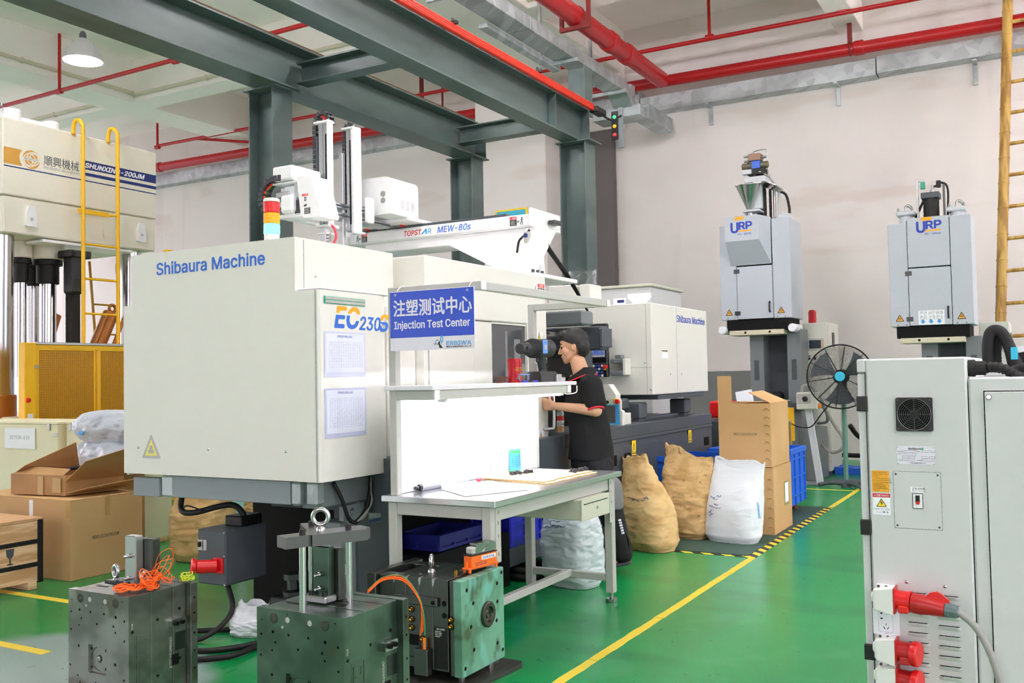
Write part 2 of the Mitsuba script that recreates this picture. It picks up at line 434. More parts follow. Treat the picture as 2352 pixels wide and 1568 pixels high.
part(t, 'elbow', M().prism([(0, 0), (0.16, 0), (0.16, .16), (0, .16)], 0.3, frame((tx0 + .1, 12.9, tz), (0, 1, 0), (0, 0, 1))).mesh(
    trimesh.convex.convex_hull(np.array([(x, y, z) for x in (tx0 + .1, tx1) for y, z in ((12.74, tz), (12.74, tz + .16), (13.1, tz - .28), (13.22, tz - .14))]))), 'galvanised')
part(t, 'tray_section', M().box(tx0 - .25, tx1 + .12, 12.95, 13.35, tz - .3, tz - .14, .006), 'galvanised')
part(t, 'tray_section', M().box(tx1 - .1, tx1 + .16, 13.2, 14.24, tz - .3, tz - .08, .006), 'galvanised')
for y in (5.3, 8.4, 11.0, 12.6):
    part(t, 'bracket', M().box(tx0 - .12, tx1 + .05, y - .02, y + .02, tz - .05, tz, .003).box(tx0 - .12, tx0 - .08, y - .02, y + .02, tz - .02, 6.4, .003), 'galvanised')
part(t, 'splice_channel', M().box(tx0 - .02, tx0 + .1, 9.3, 11.2, tz - .07, tz - .01, .004), 'galvanised')

# plastic conduits
for k, (y, z) in enumerate(((11.06, 6.36), (5.16, 6.36))):
    t = thing('conduit', 'cream plastic conduit along the ' + ('far' if k == 0 else 'near') + ' concrete ceiling beam', 'conduit')
    for a, b in ((-20, -14.62), (-13.8, -8.43), (-5.93, -2.56), (-2.18, 2.88)):
        part(t, 'pipe', M().cyl((a, y, z), (b, y, z), 0.03, n=10), 'conduit', 40)
    for x in range(-18, 4, 2):
        part(t, 'clip', M().box(x - .02, x + .02, y - .035, y + .04, z - .04, z + .04, .004), 'conduit')
t = thing('conduit', 'cream plastic conduit along the left ceiling girder above the press', 'conduit')
for a, b in ((-4, -.62), (-.18, 5.18), (5.67, 11.08)):
    part(t, 'pipe', M().cyl((-13.815, a, 6.40), (-13.815, b, 6.40), 0.03, n=10), 'conduit', 40)
for y in range(-3, 11, 2):
    part(t, 'clip', M().box(-13.86, -13.78, y - .02, y + .02, 6.36, 6.44, .004), 'conduit')

# ------------------------------------------------ steel gantry
def hbeam_y(t, name, xc, w, z0, z1, y0, y1, fl=0.018, web=0.012, m='gantry_paint'):
    """I section along Y as one part: two flanges and a web."""
    part(t, name, M().box(xc - w / 2, xc + w / 2, y0, y1, z0, z0 + fl, .002).box(xc - w / 2, xc + w / 2, y0, y1, z1 - fl, z1, .002).box(xc - web / 2, xc + web / 2, y0, y1, z0 + fl * .9, z1 - fl * .9, .002), m)
def hcol(t, xc, yc, w, d, z1, m='gantry_paint'):
    part(t, 'column', M().box(xc - w / 2, xc - w / 2 + .016, yc - d / 2, yc + d / 2, 0, z1, .002).box(xc + w / 2 - .016, xc + w / 2, yc - d / 2, yc + d / 2, 0, z1, .002)
         .box(xc - w / 2 + .015, xc + w / 2 - .015, yc - .006, yc + .006, 0, z1, .002), m)
    part(t, 'cap_plate', M().box(xc - w / 2 - .04, xc + w / 2 + .07, yc - d / 2 - .03, yc + d / 2 + .03, z1, z1 + .018, .002), m)
    part(t, 'base_plate', M().box(xc - w / 2 - .1, xc + w / 2 + .1, yc - d / 2 - .08, yc + d / 2 + .08, 0.0, .02, .003), m)
G = thing('steel_gantry', 'grey painted steel crane gantry spanning above the moulding machine', 'steel frame')
XA, XB, ZB = -6.13, -4.71, 4.0
for xc, y1, n in ((XA, 9.98, 0.30), (XB, 10.05, 0.22)):
    hbeam_y(G, 'beam', xc, n, ZB, ZB + 0.42, -5.0, y1)
    part(G, 'end_plate', M().box(xc - n / 2, xc + n / 2, y1, y1 + .014, ZB, ZB + .42, .002), 'gantry_paint')
part(G, 'crane_rail', M().box(XA - .03, XA + .03, -5, 9.9, ZB + .42, ZB + .50, .006), 'rusty_steel')
part(G, 'crane_rail', M().box(XB - .03, XB + .03, -5, 9.9, ZB + .42, ZB + .50, .006), 'rusty_steel')
for y in (6.78, 9.55):
    part(G, 'cross_beam', M().box(XA + .05, XB - .03, y - .08, y + .08, ZB + .10, ZB + .116, .002).box(XA + .05, XB - .03, y - .08, y + .08, ZB + .284, ZB + .30, .002).box(XA + .05, XB - .03, y - .006, y + .006, ZB + .11, ZB + .29, .001), 'gantry_paint')
hcol(G, -6.22, 6.5, 0.30, 0.26, ZB - .018)
hcol(G, -6.18, 9.85, 0.32, 0.26, ZB - .018)
hcol(G, -4.69, 9.9, 0.33, 0.27, ZB - .018)
hcol(G, -6.18, -3.2, 0.30, 0.26, ZB - .018)
hcol(G, -4.69, -3.2, 0.30, 0.26, ZB - .018)
part(G, 'stiffener', M().box(XB + .01, XB + .1, 9.2, 9.22, ZB + .018, ZB + .4, .001), 'gantry_paint')
part(G, 'stub_post', M().box(-4.98, -4.72, 10.3, 10.31, ZB + .42, 5.02, .002).box(-4.73, -4.715, 10.2, 10.42, ZB + .42, 5.02, .002), 'gantry_paint')
t = thing('busbar', 'bright red conductor busbar running along the right gantry beam', 'busbar')
obj(t, M().box(XB + .175, XB + .225, -5, 9.95, ZB + .37, ZB + .445, .006), 'busbar_red')
for k in range(3):
    part(t, 'groove', M().box(XB + .222, XB + .2275, -5, 9.95, ZB + .383 + k * .02, ZB + .391 + k * .02, .001), 'dark_red_plastic')
for y in (1.6, 3.4, 5.2, 7.0, 8.6):
    part(t, 'hanger_clip', M().box(XB + .10, XB + .25, y - .02, y + .02, ZB + .44, ZB + .47, .003).cyl((XB + .2, y, ZB + .46), (XB + .2, y, ZB + .5), .012, n=8), 'black_plastic')
part(t, 'end_feed', M().box(XB + .16, XB + .27, 9.95, 10.2, ZB + .35, ZB + .42, .01).tube(bez([(XB + .2, 10.15, ZB + .38), (XB + .3, 10.3, ZB + .32), (XB + .42, 10.3, ZB + .36)], 10), .012), 'black_plastic')
t = thing('signal_light', 'small green amber and red indicator light strip on the gantry end', 'indicator light')
obj(t, M().box(-4.34, -4.28, 10.30, 10.33, 3.98, 4.46, .003), 'mid_grey_paint')
for k, (m, z) in enumerate((('led_green', 4.35), ('led_amber', 4.24), ('led_red', 4.14))):
    part(t, 'lamp', M().lathe([(.024, 0), (.022, .012), (.012, .02), (0, .022)], (-4.335 - .045, 10.29, z), (0, -1, 0), 14), m, 40)
part(t, 'lamp_plate', M().box(-4.42, -4.335, 10.29, 10.312, 4.08, 4.42, .003), 'black_plastic')
mat('led_green', (60, 255, 150), .3); mat('led_amber', (255, 196, 20), .3); mat('led_red', (255, 60, 70), .3)
scene['mat_led_green'] = {'type': 'twosided', 'bsdf': {'type': 'principled', 'base_color': rgb((90, 255, 170)), 'roughness': 0.3}}

# ------------------------------------------------ pendant lamps
def pendant(x, y, z, label, power, group=None):
    t = thing('pendant_lamp', label, 'lamp', group)
    part(t, 'shade', M().lathe([(.05, .30), (.075, .27), (.12, .235), (.20, .15), (.235, .05), (.25, 0), (.245, 0), (.23, .05), (.195, .145), (.115, .228), (0, .25)], (x, y, z), (0, 0, 1), 36), 'lamp_shade', 40)
    part(t, 'socket', M().lathe([(.03, .28), (.045, .29), (.045, .36), (.02, .40), (0, .40)], (x, y, z), (0, 0, 1), 16), 'dark_grey_paint', 40)
    part(t, 'cord', M().cyl((x, y, z + .39), (x, y, 7.0), .012, n=8), 'conduit', 40)
    k = number(t + '__bulb')
    scene[k] = mikit.ply(M().lathe([(0, .0), (.07, .012), (.10, .05), (.10, .10), (.06, .16), (.03, .2), (0, .2)], (x, y, z), (0, 0, 1), 20).get(), 'mat_white_plastic', True, emitter={'type': 'area', 'radiance': {'type': 'rgb', 'value': [power * 1.03, power * .96, power * 1.03]}})
mat('lamp_shade', (198, 196, 200), .35, .3)
pendant(-10.97, 8.0, 5.58, 'grey pendant factory lamp lit above the press', 120.0)


# tube lamps added out of view to brighten the ceiling and walls
for x, y, w in ((-3.6, 7.4, 'behind the gantry over the machine'), (2.3, 12.2, 'near the back wall right of the presses'), (1.8, 4.6, 'over the right hand wall opening'), (-7.6, 4.6, 'beside the left gantry beam'), (-3.4, 3.0, 'over the nearest end of the moulding machine'), (1.2, 1.2, 'over the camera side of the grey cabinets')):
    t = thing('fill_tube_lamp', 'added unseen fill tube lamp hanging under the ceiling ' + w, 'lamp')
    part(t, 'batten', M().box(x - .65, x + .65, y - .035, y + .035, 5.66, 5.71, .006), 'white_plastic')
    for s in (-1, 1):
        part(t, 'rod', M().cyl((x + s * .5, y, 5.71), (x + s * .5, y, 6.99), .006, n=6), 'steel', 40)
        part(t, 'end_holder', M().box(x + s * .62 - .012, x + s * .62 + .012, y - .025, y + .025, 5.585, 5.66, .004), 'white_plastic')
    k = number(t + '__tube')
    scene[k] = mikit.ply(M().cyl((x - .61, y, 5.61), (x + .61, y, 5.61), .03, n=14).get(), 'mat_white_plastic', 40, emitter={'type': 'area', 'radiance': {'type': 'rgb', 'value': [FILL_LAMP, FILL_LAMP * .97, FILL_LAMP * .99]}})
# ---------------------------------------------------------------- the injection moulding machine
I = thing('moulding_machine', 'large ivory injection moulding machine on a dark grey bed in the centre', 'machine')
# clamp end housing (nearest)
prof = [(-4.456, .814), (-3.199, .814), (-3.199, 2.009), (-4.393, 2.009), (-4.393, 1.733), (-4.456, 1.733)]
part(I, 'clamp_housing', M().prism(prof, 0.80, frame((0, 4.30, 0), (1, 0, 0), (0, 0, 1))), 'ivory')
part(I, 'front_panel', M().prism(sg.Polygon([(-4.456, .814), (-3.085, .814), (-3.085, 1.738), (-3.199, 1.741), (-3.199, 2.009), (-4.393, 2.009), (-4.393, 1.733), (-4.456, 1.733)]), 0.022, frame((0, 3.522, 0), (1, 0, 0), (0, 0, 1))), 'ivory')
part(I, 'edge_strip', M().box(-4.475, -4.457, 3.53, 4.2, .80, 1.70, .004), 'ivory')
part(I, 'cover_seam', M().box(-3.2, -3.1975, 3.563, 3.567, 1.76, 2.0, .0005), 'grey_print')
# bulging side door
ring = [(-3.199, 3.502), (-3.06, 3.502), (-3.05, 3.512), (-3.05, 3.96)] + [(-3.05 - .12 * (1 - math.cos(a)), 3.96 + .15 * math.sin(a)) for a in np.linspace(.15, PI / 2, 9)] + [(-3.199, 4.13)]
d = part(I, 'side_door', M().prism(ring, 1.742, top(0, 0, 0), .812), 'ivory', 35)
obj(d + '__seam', M().box(-3.074, -3.068, 3.4985, 3.506, .815, 1.74, .001), 'grey_print')
obj(d + '__top_seam', M().box(-3.19, -3.048, 3.51, 4.05, 1.7425, 1.747, .001), 'grey_print')
part(I, 'inner_panel', M().box(-3.7, -3.12, 4.13, 4.395, .82, 1.70, .004), 'ivory')
# mould area guard
part(I, 'guard_cover', M().box(-4.4, -3.05, 4.4, 5.87, 1.655, 2.0, .006), 'ivory')
part(I, 'guard_back', M().box(-4.4, -4.3, 4.4, 7.6, .85, 1.66, .004), 'ivory')
part(I, 'guard_post', M().box(-3.25, -3.062, 4.4, 4.44, .80, 1.655, .004), 'ivory')
sd = part(I, 'sliding_door', M().box(-3.09, -3.06, 4.45, 4.925, .80, 1.65, .004).box(-3.085, -3.063, 4.925, 5.15, .80, 1.65, .004).box(-3.085, -3.063, 5.15, 5.6, .80, 1.12, .004).box(-3.085, -3.063, 5.15, 5.6, 1.64, 1.653, .002), 'ivory')
obj(sd + '__window', M().box(-3.082, -3.074, 5.15, 5.6, 1.12, 1.64, .001), 'smoked')
scene['mat_smoked'] = {'type': 'principled', 'base_color': rgb((72, 74, 78)), 'roughness': .12, 'specular': .5}
obj(sd + '__inner_strip', M().box(-3.0745, -3.072, 5.33, 5.36, 1.14, 1.6, .0005).box(-3.0745, -3.072, 5.45, 5.53, 1.14, 1.55, .0005), 'mid_grey_paint')
dp = part(I, 'door_post', M().box(-3.10, -3.05, 5.6, 5.875, .785, 1.83, .005), 'ivory')
obj(dp + '__handle', M().tube(bez([(-3.05, 5.80, 1.20), (-2.985, 5.80, 1.2), (-2.965, 5.80, 1.175), (-2.965, 5.80, .965), (-2.985, 5.80, .94), (-3.05, 5.80, .94)], 30), .0135, 12), 'chrome', True)
# injection end cover
part(I, 'injection_cover', M().box(-4.3, -2.95, 7.63, 9.13, 1.125, 1.915, .006), 'ivory')
part(I, 'cover_base_plate', M().box(-3.7, -2.97, 7.8, 9.05, 1.08, 1.126, .004), 'dark_grey_paint')
part(I, 'panel_seam', M().box(-2.9505, -2.9485, 8.245, 8.249, 1.13, 1.91, .0004).box(-3.4, -2.96, 7.628, 7.6315, 1.36, 1.363, .0004).box(-3.003, -3.0, 7.628, 7.6315, 1.13, 1.91, .0004).box(-3.595, -3.592, 7.628, 7.6315, 1.13, 1.915, .0004), 'grey_print')
part(I, 'vent_slot', M().box(-2.951, -2.948, 7.86, 8.0, 1.50, 1.508, .0005), 'black_plastic')
part(I, 'scale_sticker', M().box(-2.951, -2.9485, 7.86, 8.01, 1.44, 1.49, .0005), 'white_print')
part(I, 'carriage_cap', M().box(-3.95, -3.69, 7.66, 7.9, 1.9, 2.12, .008), 'ivory')
part(I, 'carriage_cap', M().box(-3.66, -3.55, 7.7, 7.95, 1.9, 2.12, .008), 'ivory')
part(I, 'rail_bracket', M().box(-3.30, -3.10, 7.95, 8.0, 1.915, 1.93, .003).prism([(-3.30, 2.03), (-3.08, 2.03), (-3.08, 1.99), (-3.15, 1.925), (-3.23, 1.925), (-3.30, 1.99)], .02, frame((0, 7.98, 0), (1, 0, 0), (0, 0, 1))), 'white_paint')
screw(I, [((-2.95, 8.06, 1.3), (1, 0, 0)), ((-2.95, 8.36, 1.3), (1, 0, 0)), ((-2.97, 7.63, 1.17), (0, -1, 0)), ((-3.02, 7.63, 1.40), (0, -1, 0)), ((-3.2, 7.63, 1.40), (0, -1, 0))], .009)
screw(I, [((x, 3.5, .957), (0, -1, 0)) for x in (-4.338, -3.801, -3.27)] + [((-3.199, 3.649, 1.826), (1, 0, 0))], .0075)
# platens and tie bars seen through the opening
part(I, 'fixed_platen', M().box(-4.15, -3.35, 6.95, 7.3, .62, 1.66, .02), 'dark_grey_paint')
part(I, 'tie_bar', M().cyl((-3.45, 4.5, 1.60), (-3.45, 7.2, 1.60), .055, n=24), 'steel', 40)
part(I, 'tie_bar', M().cyl((-3.45, 4.5, .95), (-3.45, 7.2, .95), .055, n=24), 'steel', 40)
part(I, 'upper_rail', M().box(-3.6, -3.09, 6.55, 6.75, 1.69, 1.80, .012), 'mid_grey_paint')
part(I, 'mounting_block', M().box(-3.55, -3.05, 6.8, 6.95, 1.5, 1.69, .012).box(-3.06, -3.03, 6.78, 6.97, 1.52, 1.67, .006), 'dark_grey_paint')
part(I, 'nozzle_cover', M().lathe([(0, 0), (.09, .0), (.12, .05), (.12, .3), (0, .3)], (-3.62, 6.05, 1.60), (0, 1, 0), 24), 'black_plastic', 40)
part(I, 'moving_platen', M().box(-4.15, -3.35, 5.1, 5.4, .62, 1.62, .02), 'dark_grey_paint')
part(I, 'clamped_mould', M().box(-3.95, -3.38, 6.3, 6.95, .75, 1.45, .01), 'deep_black')
# bed
part(I, 'bed', M().prism([(4.0, .60), (6.15, .60), (6.4, 0.02), (9.2, .02), (9.2, .9), (5.9, .9), (5.9, .885), (4.0, .885)], .9, frame((-3.85, 0, 0), (0, 1, 0), (0, 0, 1))).box(-2.965, -2.945, 5.9, 9.2, .80, .90, .006).box(-2.965, -2.935, 6.2, 9.18, .775, .80, .004), 'dark_grey_paint')
part(I, 'bed_rail', M().box(-3.2, -3.12, 6.9, 9.15, .9, .93, .004), 'steel')
part(I, 'bed_panel', M().box(-2.955, -2.943, 6.45, 7.72, .06, .735, .004), 'dark_grey_paint')
part(I, 'bed_panel', M().box(-2.955, -2.943, 7.73, 9.17, .06, .735, .004), 'dark_grey_paint')
for a_, b_ in ((6.95, 7.08), (6.68, 6.8), (8.93, 9.08)): part(I, 'panel_slot', M().box(-2.944, -2.94, a_, b_, .60, .68, .002), 'deep_black')
for y in (7.6, 8.75):
    part(I, 'carriage_foot', M().box(-3.22, -3.06, y, y + .17, .92, 1.06, .012).box(-3.2, -3.08, y + .02, y + .15, .9, .93, .004), 'dark_grey_paint')
part(I, 'barrel_guard', M().box(-3.45, -3.15, 7.05, 7.6, 1.0, 1.10, .02), 'dark_grey_paint')
part(I, 'shade_underframe', M().box(-4.1, -3.3, 4.1, 6.4, .0, .62, .01), 'deep_black')  # shade below the machine is put into this block's near-black colour
part(I, 'drip_tray', M().box(-4.25, -3.06, 4.4, 6.9, .62, .66, .006), 'deep_black')
# supports below the near end
part(I, 'cable_trough', M().box(-4.444, -4.237, 3.55, 3.6, .685, .787, .003), 'steel_grey_paint', label='short grey cover plate under the front panel')
part(I, 'front_channel', M().box(-4.134, -3.29, 3.548, 3.6, .69, .806, .003), 'steel_grey_paint')
for a_, b_, c_ in ((-4.236, -4.13, 3.56), (-3.29, -3.235, 3.55), (-3.21, -3.14, 3.57)): part(I, 'channel_end', M().box(a_, b_, c_, c_ + .07, .685, .805, .012), 'galvanised')
part(I, 'side_channel', M().box(-3.26, -3.16, 3.6, 4.095, .668, .80, .006), 'mid_grey_paint')
part(I, 'side_channel', M().box(-3.26, -3.15, 4.1, 5.6, .655, .775, .006), 'dark_grey_paint')
sp = part(I, 'support_pillar', M().box(-3.34, -3.17, 3.93, 4.29, 0.0, .80, .008), 'dark_grey_paint')
obj(sp + '__name_plate', M().box(-3.171, -3.1675, 4.01, 4.12, .54, .625, .001), 'mid_grey_paint')
obj(sp + '__plate_band', M().box(-3.169, -3.1665, 4.012, 4.118, .606, .623, .0004).box(-3.169, -3.1665, 4.012, 4.118, .542, .558, .0004), 'navy_print')
obj(sp + '__plate_print', M().text('MODEL', .008, right(-3.1672, 4.016, .592)).text('SERIAL NO.', .008, right(-3.1672, 4.016, .580)).text('MFG. DATE', .008, right(-3.1672, 4.016, .568)).box(-3.169, -3.1665, 4.06, 4.11, .5915, .593, .0003).box(-3.169, -3.1665, 4.07, 4.11, .5795, .581, .0003).box(-3.169, -3.1665, 4.07, 4.11, .5675, .569, .0003), 'white_print')
part(I, 'pillar_bracket', M().prism(sg.Polygon([(3.80, .655), (3.965, .66), (3.965, .57), (3.85, .558), (3.80, .582)]).difference(sg.Point(3.868, .62).buffer(.02)), .03, frame((-3.19, 0, 0), (0, 1, 0), (0, 0, 1))), 'mid_grey_paint')
part(I, 'column_foot', M().box(-3.34, -3.19, 3.80, 3.94, 0, .57, .006), 'mid_grey_paint')
cb = part(I, 'cable', M().tube(bez([(-3.14, 3.70, .79), (-3.12, 3.74, .70), (-3.12, 3.79, .60), (-3.12, 3.85, .575), (-3.12, 3.93, .63), (-3.13, 3.98, .72), (-3.14, 4.0, .79)], 36), .011), 'soft_black', True)
for k in range(3):
    part(I, 'wire', M().tube(bez([(-3.105, 3.84, .578), (-3.10, 3.90, .60 + .008 * k), (-3.105, 3.955 + .004 * k, .66), (-3.12, 3.975, .72), (-3.13, 3.99, .79)], 24), .0035, 6), 'grey_cable', True)
# switch box hanging on the near end
eb = part(I, 'switch_box', M().box(-3.955, -3.75, 3.56, 3.86, .245, .53, .008), 'dark_grey_paint')
obj(eb + '__breaker', M().box(-3.947, -3.885, 3.553, 3.562, .42, .475, .002), 'label_grey')
obj(eb + '__lever', M().box(-3.928, -3.918, 3.535, 3.555, .44, .466, .003).box(-3.907, -3.904, 3.55, 3.555, .424, .472, .001), 'black_plastic')
obj(eb + '__breaker_print', M().box(-3.945, -3.932, 3.5515, 3.5535, .462, .467, .0003), 'label_red')
obj(eb + '__cap', M().box(-3.90, -3.78, 3.70, 3.86, .53, .585, .006), 'black_plastic')
sk = part(I, 'red_socket', M().box(-3.83, -3.764, 3.55, 3.565, .31, .39, .004).cyl((-3.80, 3.55, .35), (-3.865, 3.47, .353), .034, n=22, bevel=.004), 'red_plastic', 40, label='round red power socket with hinged lid on the switch box')
obj(sk + '__lid', M().lathe([(0, 0), (.036, 0), (.04, .006), (.04, .02), (.03, .026), (0, .026)], (-3.866, 3.468, .357), (-.63, -.77, .12), 22), 'red_plastic', 40)
for k, (x, z) in enumerate(((-3.95, .52), (-3.757, .52), (-3.757, .40), (-3.757, .252))):
    part(I, 'screw', M().lathe([(.005, 0), (.004, .003), (0, .004)], (x, 3.56, z), (0, -1, 0), 8), 'chrome', 40)
part(I, 'hose', M().tube(bez([(-4.18, 3.66, .69), (-4.17, 3.64, .63), (-4.12, 3.62, .60), (-4.03, 3.63, .605), (-3.94, 3.68, .63), (-3.86, 3.72, .64), (-3.81, 3.74, .60), (-3.79, 3.75, .53)], 40), .016, 10), 'soft_black', True)
part(I, 'wire', M().tube(bez([(-4.12, 3.615, .625), (-4.08, 3.6, .64), (-4.03, 3.6, .635), (-3.98, 3.62, .615)], 20), .0045, 6), 'soft_black', True)
for pts in ([(-3.80, 3.62, .25), (-3.7, 3.55, .12), (-3.75, 3.4, .02), (-3.9, 3.2, .016), (-3.7, 3.05, .016), (-3.4, 3.25, .016), (-3.45, 3.6, .02), (-3.5, 3.75, .016), (-3.9, 3.5, .016), (-4.0, 3.3, .03), (-3.7, 3.2, .04)],
            [(-3.42, 3.9, .12), (-3.36, 3.7, .16), (-3.40, 3.55, .03), (-3.6, 3.25, .016), (-3.95, 3.35, .035), (-4.2, 3.6, .02)]):
    part(I, 'power_cable', M().tube(bez(pts, 70), .014, 8), 'soft_black', True)
part(I, 'levelling_foot', M().lathe([(0, 0), (.05, 0), (.05, .02), (.028, .03), (.028, .075), (.045, .08), (.045, .11), (.03, .115), (0, .115)], (-3.44, 3.72, .2), (0, 0, 1), 9).box(-3.52, -3.36, 3.64, 3.9, 0, .2, .006), 'dark_steel')
# lettering
part(I, 'brand_lettering', M().text('Shibaura Machine', .062, front(-4.189, 3.4995, 1.888), wmax=.787, bold=.028), 'blue_print')
part(I, 'brand_lettering', M().text('Shibaura Machine', .062, right(-2.949, 8.26, 1.775), wmax=.80, bold=.012), 'dark_blue_print')
def two_tone(t, s, y, z, h, w, cut, name):
    g = glyphs(s, 'inter'); b = g.bounds
    g = affinity.affine_transform(g.buffer(.05), [1, .22, 0, 1, 0, 0])
    up = g.intersection(sg.box(-9, cut + .05, 99, 9)); lo = g.intersection(sg.box(-9, -9, 99, cut - .05))
    k = w / (g.bounds[2] - g.bounds[0])
    for part_, mm, nm in ((up, 'orange_print', name + '_top'), (lo, 'blue_print', name)):
        part(t, nm, M().prism(affinity.affine_transform(part_, [k, 0, 0, h, 0, 0]), .001, right(-3.0495, y, z)), mm)
two_tone(I, 'EC', 3.605, 1.563, .100, .200, .66, 'model_lettering')
part(I, 'model_lettering', M().text('230', .066, right(-3.0495, 3.80, 1.556), wmax=.165, shear=.2, bold=.03), 'blue_print')
two_tone(I, 'S', 3.965, 1.556, .082, .085, .62, 'model_lettering')
part(I, 'model_lettering', M().text('X', .066, right(-3.0495, 4.055, 1.556), shear=.2, bold=.03), 'blue_print')
# rail, forms in clear sleeves
k = part(I, 'paper_rail', M().box(-3.05, -3.042, 3.537, 3.85, 1.676, 1.712, .002), 'green_plastic', label='green edged paper clip rail')
obj(k + '__face', M().box(-3.043, -3.0405, 3.541, 3.848, 1.679, 1.692, .0008).box(-3.043, -3.0405, 3.541, 3.848, 1.696, 1.709, .0008), 'label_grey')
def form(z0, z1, rows, nm, y0=3.535, y1=3.85):
    s = part(I, nm, M().box(-3.049, -3.0465, y0, y1, z0, z1, .0006), 'form_sleeve', label='printed form in a clear plastic sleeve')
    obj(s + '__sheet', M().box(-3.0475, -3.0455, y0 + .012, y1 - .012, z0 + .022, z1 - .01, .0004), 'form_paper')
    m = M(); h = z1 - z0
    for i in range(rows + 1):
        z = z0 + .05 + (h - .10) * i / rows
        m.box(-3.0462, -3.0449, y0 + .035, y1 - .03, z - .0004, z + .0004, .0001)
    for j in range(15):
        y = y0 + .035 + (y1 - y0 - .065) * j / 14
        m.box(-3.0462, -3.0449, y - .0004, y + .0004, z0 + .05, z1 - .05, .0001)
    m.text('注塑成型参数记录表', .010, right(-3.0455, y0 + .09, z1 - .028), font='cjk')
    obj(s + '__print', m, 'form_ink')
mat('form_sleeve', (190, 194, 222), .12, spec=.6); mat('form_paper', (222, 226, 242), .35); mat('form_ink', (150, 156, 200), .6)
form(1.316, 1.540, 9, 'form'); form(1.02, 1.262, 14, 'form')
# warning labels
def label_sticker(t, tf, w, h, head='label_red', headh=.28, sym=True, body='label_black'):
    """A sticker: white backing, warning triangle, a coloured head line and a black text block."""
    k = part(t, 'warning_sticker', M().prism(rpoly(0, 0, w, h, .002), .0008, tf), 'label_white')
    return k
def stk_tri(k, tf, x, z, s):
    p = sg.Polygon([(x - s / 2, z), (x + s / 2, z), (x, z + s * 1.25)])
    obj(k + '__triangle', M().prism(p.buffer(s * .04), .0012, tf), 'label_black')
    obj(k + '__triangle_face', M().prism(p.buffer(-s * .06), .0016, tf), 'label_yellow')
    obj(k + '__symbol', M().prism(sg.box(x - s * .05, z + s * .32, x + s * .05, z + s * .75).union(sg.Point(x, z + s * .18).buffer(s * .06)), .002, tf), 'label_black')
def stk_block(k, tf, x0, z0, x1, z1, m, lines=0, ink='white_print', txt=None):
    obj(k + '__block', M().prism(sg.box(x0, z0, x1, z1), .0012, tf), m)
    if lines:
        mm = M(); random.seed(int(1000 * (x1 + z1)) + lines)
        for i in range(lines):
            z = z1 - (z1 - z0) * (i + .75) / (lines + .5)
            mm.prism(sg.box(x0 + (x1 - x0) * .08, z, x0 + (x1 - x0) * random.uniform(.6, .93), z + (z1 - z0) * .32 / lines), .0016, tf)
        obj(k + '__print', mm, ink)
    if txt:
        obj(k + '__print', M().text(txt, (z1 - z0) * .62, tf @ np.array([[1, 0, 0, (x0 + x1) / 2], [0, 1, 0, z0 + (z1 - z0) * .2], [0, 0, 1, .001], [0, 0, 0, 1.]]), .0008, 'cjk', center=True), ink)
tf = right(-3.0495, 5.69, 1.842)   # on the guard cover
k = label_sticker(I, tf, .165, .10)
stk_tri(k, tf, .028, .028, .04); stk_block(k, tf, .062, .072, .16, .098, 'label_red', txt='⚠警告'); stk_block(k, tf, .062, .004, .16, .068, 'label_black', 3)
tf = right(-3.0495, 5.71, 1.44)
k = label_sticker(I, tf, .10, .165)
stk_tri(k, tf, .05, .108, .045); stk_block(k, tf, .004, .078, .096, .102, 'label_orange', txt='警告'); stk_block(k, tf, .004, .006, .096, .074, 'label_black', 4)
tf = right(-3.0495, 5.715, .80)
k = label_sticker(I, tf, .085, .13); stk_tri(k, tf, .04, .065, .045); stk_block(k, tf, .008, .008, .078, .05, 'label_white', 3, 'grey_print')
for y, z in ((7.11, .655), (8.48, .66)):
    tf = right(-2.9425, y, z); k = part(I, 'warning_sticker', M().prism(rpoly(0, 0, .085, .115, .002), .0006, tf), 'label_yellow'); stk_tri(k, tf, .042, .012, .066)
tf = front(-4.30, 3.4995, .905)
k = part(I, 'fan_warning_sign', M().prism(sg.Polygon([(0, 0), (.13, 0), (.065, .115)]).buffer(.006), .0008, tf), 'label_grey')
obj(k + '__panel', M().prism(sg.Polygon([(.016, .009), (.114, .009), (.065, .096)]), .0014, tf), 'pale_yellow')
obj(k + '__symbol', M().prism(sops.unary_union([affinity.rotate(sg.Point(.065, .052).buffer(.012, quad_segs=6), a, origin=(.065, .038)) for a in (0, 120, 240)] + [sg.Point(.065, .038).buffer(.007)]), .0019, tf), 'label_grey')
mat('pale_yellow', (234, 220, 110), .5)
# operator panel
hp = part(I, 'operator_panel', M().box(-3.445, -3.285, 7.44, 7.49, 1.285, 1.745, .008), 'black_plastic')
obj(hp + '__screen', M().box(-3.437, -3.305, 7.436, 7.441, 1.455, 1.69, .001), 'screen_blue')
mm, m2, m3 = M(), M(), M(); random.seed(5)
for i in range(11):
    z = 1.672 - i * .0175
    for j in range(4):
        if random.random() < .8: (mm if random.random() < .6 else m2).box(-3.432 + j * .024, -3.414 + j * .024, 7.4345, 7.437, z, z + random.uniform(.004, .010), .0003)
    m3.box(-3.325, -3.309, 7.4345, 7.437, z, z + .010, .0003)
m3.box(-3.434, -3.308, 7.4345, 7.437, 1.678, 1.688, .0003).box(-3.434, -3.308, 7.4345, 7.437, 1.458, 1.474, .0003)
obj(hp + '__readout', mm, 'screen_light'); obj(hp + '__readout', m2, 'screen_deep'); obj(hp + '__tool_bar', m3, 'screen_grey')
obj(hp + '__bezel_line', M().box(-3.443, -3.287, 7.437, 7.441, 1.402, 1.406, .0005), 'mid_grey_paint')
for r in range(4):
    for c in range(4):
        obj(hp + '__key', M().box(-3.425 + c * .027, -3.405 + c * .027, 7.434, 7.441, 1.372 - r * .028, 1.392 - r * .028, .002), 'key_blue' if (r + c) % 3 else 'white_plastic')
